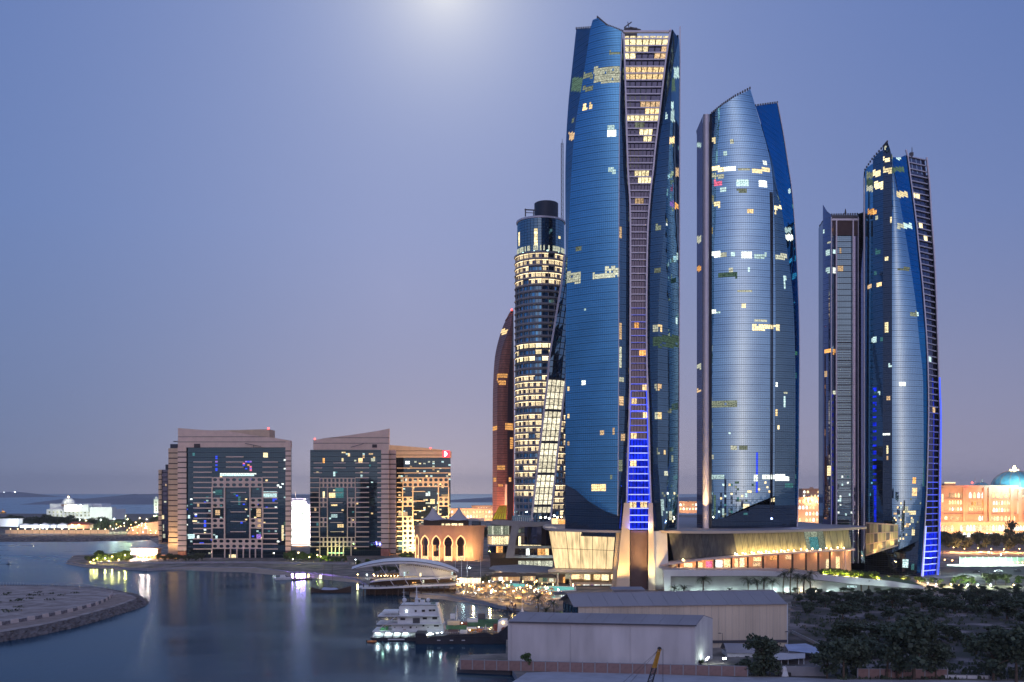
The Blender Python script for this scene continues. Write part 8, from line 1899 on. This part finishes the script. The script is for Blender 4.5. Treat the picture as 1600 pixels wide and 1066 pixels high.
# --- dark scrubland on the right
big = [(1193, 1056, 0, 1.45, 'purplish dark tree standing alone before the right end of the beige warehouse'), (1318, 1062, 1, 1.55, 'broad dark tree at the corner of the pale block wall'), (1292, 1060, 2, 1.25, 'dark tree beside the grey sagging canopy'), (1345, 1058, 0, 1.3, 'dark tree right of the broad tree, over the low brown wall'), (1428, 1062, 1, 2.3, 'tallest dark tree of the scrubland with pale forked trunks'), (1402, 1060, 2, 1.7, 'dark tree just left of the tallest scrubland tree'), (1462, 1060, 0, 1.25, 'shorter dark tree right of the tallest scrubland tree'), (1552, 1064, 2, 1.7, 'slender dark tree by the white kerb wall'), (1588, 1068, 1, 1.9, 'large dark tree at the right edge of the picture'), (1610, 1062, 0, 2.0, 'dark tree cut by the right edge of the picture')]
for px, py, v, s, lb in big: plant('scrub_tree', PT[v], G(px, py, ZL), s, lb, 'tree', 'dark trees of the scrubland')
plant('date_palm', PP[1], G(1386, 1060, ZL), 1.35, 'dark date palm left of the tallest scrubland tree', 'palm')
for px, py, v, s, lb in ((1160, 1047, 0, 1.35, 'round dark bush before the low white shed'), (1203, 1055, 1, 1.9, 'dark bushes at the foot of the purplish tree'), (828, 1046, 1, 1.0, None), (1094, 1038, 0, .6, 'small bush under the site lamp at the warehouse corner'), (1182, 1056, 0, 1.6, 'dark bush left of the pale block wall')):
    if lb: plant('scrub_bush', PB[v], G(px, py, ZL), s, lb, 'bush')
plant('small_tree', PG[0], G(823, 1047.5, ZL), (.62, .62, .74), 'small dark tree before the long reddish boundary wall', 'tree')
rnd = random.Random(404); ntree = 0
def sandy(px, py): return (1352 < px < 1412 and 976 < py < 992) or (1465 < px < 1580 and 976 < py < 994) or (1480 < px < 1540 and 1012 < py < 1036) or (1236 < px < 1300 and 950 < py < 957) or (1262 < px < 1300 and 960 < py < 968) or (1360 < px < 1420 and 955 < py < 962) or (1545 < px < 1570 and 970 < py < 978)
gl = 'dark low scrubland tree in the unlit grove behind the beige warehouse'
cells_ = []
for row in range(12):
    py = 922 + row * 5.2 + row * row * .42; nrow = 22 - row
    for k in range(nrow):
        px = 1238 + (k + rnd.uniform(-.3, .3)) * (380 / nrow) + 8; y = py + rnd.uniform(-2.5, 2.5)
        if sandy(px, y): continue
        if row > 5 and px < 1300: continue
        if rnd.random() < (.05 if row < 6 else .36): continue
        cells_.append((px, y, row))
for px, y, row in cells_:
    if rnd.random() < .62 or row < 4:
        s = rnd.uniform(.7, 1.1) * (1 if row > 3 else .62 if row > 1 else .42); plant('scrub_tree', PT[rnd.randrange(3)], G(px, y, ZL), (s * 1.6, s * 1.5, s * .85), gl, 'tree', 'unlit grove trees')
    else: s = rnd.uniform(.9, 1.6); plant('scrub_bush', PB[rnd.randrange(2)], G(px, y, ZL), (s * 1.3, s, s), 'dark low bush on the unlit scrubland right of the beige warehouse', 'bush', 'unlit scrubland bushes')
mb = MB()
for k in range(2600):
    px, py = rnd.uniform(1236, 1620), 930 + 132 * rnd.random() ** .8
    if sandy(px, py) and rnd.random() < .85: continue
    if px < 1300 and py > 975 + (px - 1236) * .5: continue
    c = G(px, py, ZL); r = rnd.uniform(.3, .9)
    for q in range(4):
        a = rnd.uniform(0, 6.28); d = Vector((math.cos(a), math.sin(a), 0)) * r; p = c + Vector((rnd.uniform(-.8, .8), rnd.uniform(-.8, .8), 0)); mb.face(p - d * .5, p + d * .5, p + d * .3 + Vector((0, 0, r * 1.1)), p - d * .3 + Vector((0, 0, r)))
build('scrub_grass', mb, M['leafd'], kind='stuff', label='dry grass and low scrub over the sandy ground on the right')
# --- palms and hedge before the white frame wall
pal = [(1099, 925.5, 1, 1.0, 'dark date palm with a full round crown standing against the white frame wall'), (1053, 927, 2, .95, 'small palm tuft at the left end of the white frame wall'), (1069.5, 927.5, 2, 1.05, 'second small palm tuft by the left end of the white frame wall'), (1139.5, 927, 2, .7, 'tiny palm tuft in the middle of the white frame wall'), (1169, 927, 1, .95, 'leftmost palm of the lit cluster before the frame wall'), (1183, 927.5, 1, .85, 'second palm of the lit cluster before the frame wall'), (1194, 927.5, 1, 1.0, 'third palm of the lit cluster before the frame wall'), (1207, 928, 1, .9, 'fourth palm of the lit cluster, by the first tall palm'), (1224, 928.5, 0, 1.0, 'first tall palm right of the lit cluster'), (1235, 928, 0, 1.12, 'tallest palm before the frame wall'), (1246, 928.5, 0, .9, 'third tall palm before the frame wall'), (1256, 928, 1, 1.15, 'shorter palm between the tall palms before the frame wall'), (1266.5, 928.5, 0, 1.05, 'rightmost tall palm before the frame wall'), (1346, 925, 1, .95, 'left palm of the bright pair by the blue panel'), (1357, 925, 1, .98, 'right palm of the bright pair by the blue panel')]
for px, py, v, s, lb in pal: plant('date_palm', PP[v], G(px, py, ZL), (s * 1.4, s * 1.4, s * 1.25), lb, 'palm', 'palms before the white frame wall')
pls = [(1160, 924), (1185, 924.5), (1210, 925), (1230, 925), (1252, 925), (1272, 925), (1350, 922)]
for i, (px, py) in enumerate(pls):
    b = G(px, py, ZL); t = thing('ground_lamp', f'{nth(i)} bright ground lamp from the left among the palms by the frame wall', 'lamp', b, group='ground lamps by the frame wall'); build('bulb', MB().lathe(b + Vector((0, 0, .5)), [(0, -.4), (.4, 0), (0, .4)], 8), E['lampy' if i in (0, 4, 5) else 'lampw'], t); point(t, b + Vector((0, -.4, 1.0)), 420, (1, .85, .5) if i in (0, 4, 5) else GREENW, .3)
for i in range(17):
    px = 1284 + i * 5.4; y = lin(band_t, px) - .2; b = P(px, y, YW + 9); s = random.uniform(1.5, 1.9)
    plant('hedge_shrub', PBG[i % 2], b, (s, s, s * 1.15), 'yellow lit round shrub in the hedge along the top of the frame wall', 'shrub', 'yellow lit hedge shrubs')
    if i % 3 == 0:
        t = thing('hedge_lamp', f'{nth(i // 3)} hidden uplight from the left under the yellow hedge', 'lamp', b + Vector((1.2, -3.2, 0)), group='uplights under the yellow hedge'); build('bulb', MB().lathe(b + Vector((1.2, -3.2, .15)), [(0, -.15), (.25, 0), (0, .15)], 8), E['lampy'], t); point(t, b + Vector((1.2, -3.2, .4)), 3600, (1, .86, .16), .3)
for i, (px, py, s) in enumerate(((1388, 905, 1.3), (1398, 906.5, 1.5), (1407, 907, 1.4), (1417, 907, 1.2), (1432, 908, 1.6), (1440, 910, 1.3))):
    b = G(px, py, ZL + 1); plant('lit_shrub', PBG[i % 2], b, s, f'{nth(i)} orange lit shrub from the left at the foot of the right hand tower', 'shrub', 'orange lit shrubs')
    if i % 2 == 0: t = thing('shrub_lamp', f'{nth(i // 2)} warm uplight from the left in the orange shrubs', 'lamp', b, group='uplights in the orange shrubs'); build('bulb', MB().lathe(b + Vector((0, -2.6, .2)), [(0, -.2), (.3, 0), (0, .2)], 8), E['lampo'], t); point(t, b + Vector((0, -2.6, .7)), 3000, (1, .62, .26), .3)
bank_pts = [(1360, 903.5), (1440, 915), (1425, 908), (1390, 901)]
mb = MB(); mb.face(*[P(x, y, YW + 8 + 10 * (i in (2, 3))) for i, (x, y) in enumerate(bank_pts)]); build('lawn_bank', mb, M['leaf'], kind='structure')
# --- trees by the blue tower's foot and in front of the palace
tl = [(1458, 912, 0, .62, 'small tree tinted violet under the blue tower foot', 'leaf'), (1470, 913, 1, .55, 'small tree just right of the blue tower foot'), (1492, 913.5, 1, .75, 'round green lit tree right of the blue tower foot'), (1505, 914, 0, .95, 'broad green lit tree in front of the brightest road lamp'), (1518, 914, 1, .8, 'low green lit tree before the road'), (1541, 914.5, 0, 1.0, 'left dark tree of the trio before the green fence'), (1556, 914, 1, 1.0, 'middle dark tree of the trio before the green fence'), (1571, 914.5, 0, .95, 'right dark tree of the trio before the green fence'), (1592, 914, 1, .9, 'green lit tree before the fence at the right edge'), (1605, 914, 0, .9, 'tree cut by the right edge before the green fence')]
for i, q in enumerate(tl): plant('street_tree', (PT if i in (5, 6, 7) else PG)[q[2]], G(q[0], q[1], ZL), (q[3], q[3], q[3] * .85), q[4], 'tree', 'trees along the road')
for i, (px, py, c, e) in enumerate(sorted(((1463, 916, (.7, .7, 1), 700), (1486, 916, (1, .85, .3), 900), (1499, 917, (.75, 1, .4), 900), (1512, 917, (.7, 1, .45), 900), (1528, 917, (.9, 1, .6), 600), (1548, 917, (.8, 1, .6), 500), (1584, 917, (.8, 1, .6), 700), (1450, 914, (1, .75, .4), 600)))):
    b = G(px, py, ZL); t = thing('path_lamp', f'{nth(i)} small lamp from the left under the road trees by the dark grove', 'lamp', b, group='small lamps under the road trees'); build('bulb', MB().lathe(b + Vector((0, 0, 1)), [(0, -.4), (.4, 0), (0, .4)], 8), E['lampw' if i in (0, 4, 5, 6) else 'lampy'], t); build('stake', MB().cyl(b, b + Vector((0, 0, .8)), .06, n=5), M['dgrey'], t); point(t, b + Vector((0, 0, 1.8)), e * 6, c, .3)
rnd = random.Random(5)
for i in range(30):
    px = 1470 + i * 4.9 + rnd.uniform(-2, 2); Y = rnd.uniform(860, 980); s = rnd.uniform(.85, 1.25); b = P(px, 860, Y); b.z = ZL
    plant('palace_tree', PF[i % 2], b, (s, s, s * 1.25), 'brownish tree in the orange lit belt before the domed palace', 'tree', 'tree belt before the palace')
t = plant('palace_tree', PF[0], (xat(1578, 1060), 1060, ZL), (1.4, 1.4, 2.3), 'tall round dark tree silhouetted on the bright palace arcade', 'tree')
# --- beach club palms
bp = [(760, 921, 1, 1.15, 'bright orange lit palm at the left of the beach club'), (781, 923, 1, .75, 'second orange lit palm, right of the bright one'), (795, 925, 1, .8, 'green lit palm by the small turquoise pool'), (825, 926, 1, .85, 'palm between the two turquoise pools'), (838, 928, 1, .85, 'palm at the left end of the largest pool'), (812, 914, 0, .7, 'palm before the cube shaped beach pavilion')]
for i, (px, py, v, s, lb) in enumerate(bp):
    b = G(px, py, ZL); t = plant('beach_palm', PP[v], b, s, lb, 'palm', 'beach club palms')
    if i < 4: point(t, b + Vector((.6, -2.2, 1.2)), (1500, 700, 500, 300)[i], (1, .60, .12) if i < 2 else (.9, .9, .4), .3)
for px, py, v, s, lb in ((841, 957, 1, 1.15, 'large dark palm behind the left end of the lilac grey warehouse'), (865, 962, 1, .95, 'smaller dark palm by the gable of the beige warehouse'), (853, 963, 2, 1.2, 'low dark palm tuft between the two dark palms')):
    plant('dark_palm', PP[v], G(px, py, ZL), s, lb, 'palm', 'dark palms behind the warehouse')
b = G(874, 963, ZL); t = plant('lit_shrub', PBG[0], b, 1.2, 'yellow green lit shrub glowing beside the gable of the beige warehouse', 'shrub'); point(t, b + Vector((.3, -2.0, 1.2)), 420, (.9, 1, .25), .2)
build('bulb', MB().lathe(b + Vector((.2, -1.7, 1.5)), [(0, -.3), (.35, 0), (0, .3)], 8), E['lampy'], t)
# --- wooded spit before the left hotel
rnd = random.Random(61)
for i in range(24):
    px = 136 + i * 2.9 + rnd.uniform(-2, 2); py = 879.5 - abs(rnd.gauss(0, 1.6)); s = rnd.uniform(.8, 1.35) * (1 if px > 150 else .6)
    plant('spit_tree', PG[i % 2], G(px, py, ZL), (s, s, s * .95), 'yellow lit bushy tree on the wooded spit left of the hotel', 'tree', 'lit trees of the wooded spit')
for i in range(14):
    px = 248 + i * 5.2; plant('spit_tree', PT[i % 3], G(px, 877, ZL), rnd.uniform(.5, .8), 'dark tree at the foot of the left hotel block', 'tree', 'dark trees at the foot of the left hotel')
# --- gardens between the hotels
rnd = random.Random(71)
for i, (px, py, s) in enumerate([(448 + k * 4.2, 877 - rnd.random() * 3, rnd.uniform(.6, 1.05)) for k in range(12)] + [(502 + k * 6, 879, rnd.uniform(.55, .8)) for k in range(7)]):
    b = G(px, py, ZL); plant('garden_tree', PG[i % 2], b, s, f'{nth(i)} green lit garden tree from the left between the left and middle hotel blocks' if i < 12 else 'dim garden tree at the foot of the middle hotel block', 'tree', 'garden trees between the hotels' if i < 12 else 'garden trees before the middle hotel')
for i, (px, py, h_, e, c) in enumerate(((457, 873, 2, 1800, (.9, 1, .55)), (466, 863, 5, 2600, (1, .95, .4)), (483, 870, 4, 3200, (.95, 1, .18)), (495.5, 867, 4, 1500, (.95, 1, .18)), (500.5, 869, 4, 2400, (.95, 1, .18)), (428, 864, 4, 300, (.9, 1, .8)), (555, 874, 3, 200, (1, 1, .9)))):
    b = G(px, 880, ZL); lamp_post(b, max(1.5, zat(py, b.y) - ZL), .2, ['pale ground lamp under the left garden trees between the hotels', 'lamp high among the garden trees before the dazzling white block', 'brightest yellow green lamp at the foot of the middle hotel', 'smaller yellow green lamp left of the twin at the middle hotel', 'right yellow green lamp of the twin at the middle hotel', 'small white lamp at the right foot of the left hotel block', 'small white lamp on the promenade right of the middle hotel'][i], 'lampy' if i < 5 else 'lampw', True, e, c)
for i, (px, py, s) in enumerate(((628, 876, .8), (636, 877, .95), (643, 876, .85), (650, 885, .5), (575, 884, .7), (560, 884, .6), (590, 883, .6), (612, 881, .6))):
    plant('garden_tree', PG[i % 2], G(px, py, ZL), s, f'{nth(i)} green lit tree from the left at the foot of the right floodlit hotel block' if i < 4 else 'dark shrubby tree behind the left part of the arched pavilion', 'tree', 'trees by the right hotel' if i < 4 else 'trees behind the pavilion')
b = G(632, 878, ZL); lamp_post(b, 2, .2, 'yellow lamp in the trees at the foot of the right hotel block', 'lampy', True, 2200, (1, .95, .35))
for i in range(9):
    px = 586 + i * 7; plant('pavilion_tree', PT[i % 3], G(px, 895.5, ZL), .55, 'dark olive tree seen under the arched pavilion roof', 'tree', 'trees seen under the pavilion roof')
for i, px in enumerate((722, 729, 737, 745, 752, 758)):
    plant('club_tree', PB[i % 2], G(px, 910, ZL), 1.3, 'dark hedge bush behind the white lit screen wall', 'bush', 'hedge behind the screen wall')
# --- far shore woods
rnd = random.Random(81)
for i in range(34):
    px = -10 + i * 3.9 + rnd.uniform(-2, 2); Y = rnd.uniform(1320, 1560); s = rnd.uniform(1.1, 1.7); plant('far_tree', PF[i % 2], (xat(px, Y), Y, 2.5), (s * 1.3, s * 1.3, s), 'dark tree in the far wood before the white palace', 'tree', 'far wood before the white palace')
for i in range(34):
    px = 132 + i * 3.5 + rnd.uniform(-2, 2); Y = rnd.uniform(1240, 1520); s = rnd.uniform(1.0, 1.6); plant('far_tree', PF[i % 2], (xat(px, Y), Y, 2.5), (s, s, s), 'green lit tree in the far wood left of the hotel wing', 'tree', 'far lit wood left of the hotels')
for i, (px, py, c, e) in enumerate(sorted(((124, 812, GREENW, 9000), (134, 813, (1, .95, .4), 9000), (157, 811.5, GREENW, 12000), (178, 810, GREENW, 20000), (196, 806, (.6, 1, .4), 16000), (199, 811, (.7, 1, .5), 16000), (218, 809, (1, .9, .4), 16000), (229, 811, (1, .9, .4), 12000), (212, 816, ORANGE, 9000), (188, 822.5, (1, .7, .4), 6000), (172, 822, (1, .7, .35), 9000), (240, 806, (.8, 1, .4), 9000)))):
    b = P(px, 830, 1230); b.z = 3; lamp_post(b, zat(py, 1230) - 3, .4, f'{nth(i)} tall lamp from the left in the far lit wood', 'lampy' if c != GREENW else 'lampw', True, e * 1.3, c, 'tall lamps of the far lit wood', r=.15)
for i in range(60):
    px = 700 + i * 14.5; Y = 1100 + rnd.uniform(-60, 60)
    if px > 1470: break
    if not (700 < px < 772 or 1060 < px < 1092 or 1245 < px < 1290): continue
    for q in range(3): plant('far_tree', PF[q % 2], (xat(px + q * 5, Y), Y, ZL), rnd.uniform(1.0, 1.5), 'dim brown tree before the bright palace wings between the towers', 'tree', 'trees before the palace wings')
# --- the town behind the viewpoint, seen only mirrored in the glass fronts
rnd = random.Random(91)
wins = [E[k] for k in ('warm', 'yellow', 'cool', 'white', 'teal', 'orange', 'led', 'green')]
for i in range(22):
    x = -520 + i * 52 + rnd.uniform(-14, 14); Y = -rnd.uniform(180, 520); w, h_ = rnd.uniform(16, 30), rnd.uniform(22, 78)
    t = thing('rear_building', 'dark town building behind the viewpoint, mirrored in the glass towers', 'building', (x, Y, ZL), group='buildings behind the viewpoint')
    build('wall', MB().box(x - w / 2, Y - 20, ZL, x + w / 2, Y, h_), M['dgrey'], t)
    by = {}
    for k in range(26):
        wx, wz = rnd.uniform(-w / 2 + 1, w / 2 - 3), rnd.uniform(4, h_ - 3); by.setdefault(rnd.randrange(8), MB()).face((x + wx + 2, Y + .1, wz), (x + wx, Y + .1, wz), (x + wx, Y + .1, wz + 1.6), (x + wx + 2, Y + .1, wz + 1.6))
    for k, mb in by.items(): build('lit_window', mb, wins[k], t, kind='stuff')
# ---------------------------------------------------------------- sea haze
hz = bpy.data.materials.new('sea_haze'); hz.use_nodes = True; n = hz.node_tree.nodes
for x in list(n):
    if x.type != 'OUTPUT_MATERIAL': n.remove(x)
v = n.new('ShaderNodeVolumePrincipled'); v.inputs['Color'].default_value = (.97, .975, 1, 1); v.inputs['Density'].default_value = 4.5e-5; v.inputs['Anisotropy'].default_value = .2
hz.node_tree.links.new(v.outputs[0], n['Material Output'].inputs['Volume'])
build('haze', MB().box(-R0 - 200, -3200, -9, R0 + 200, R0 + 200, 330), hz, kind='stuff')
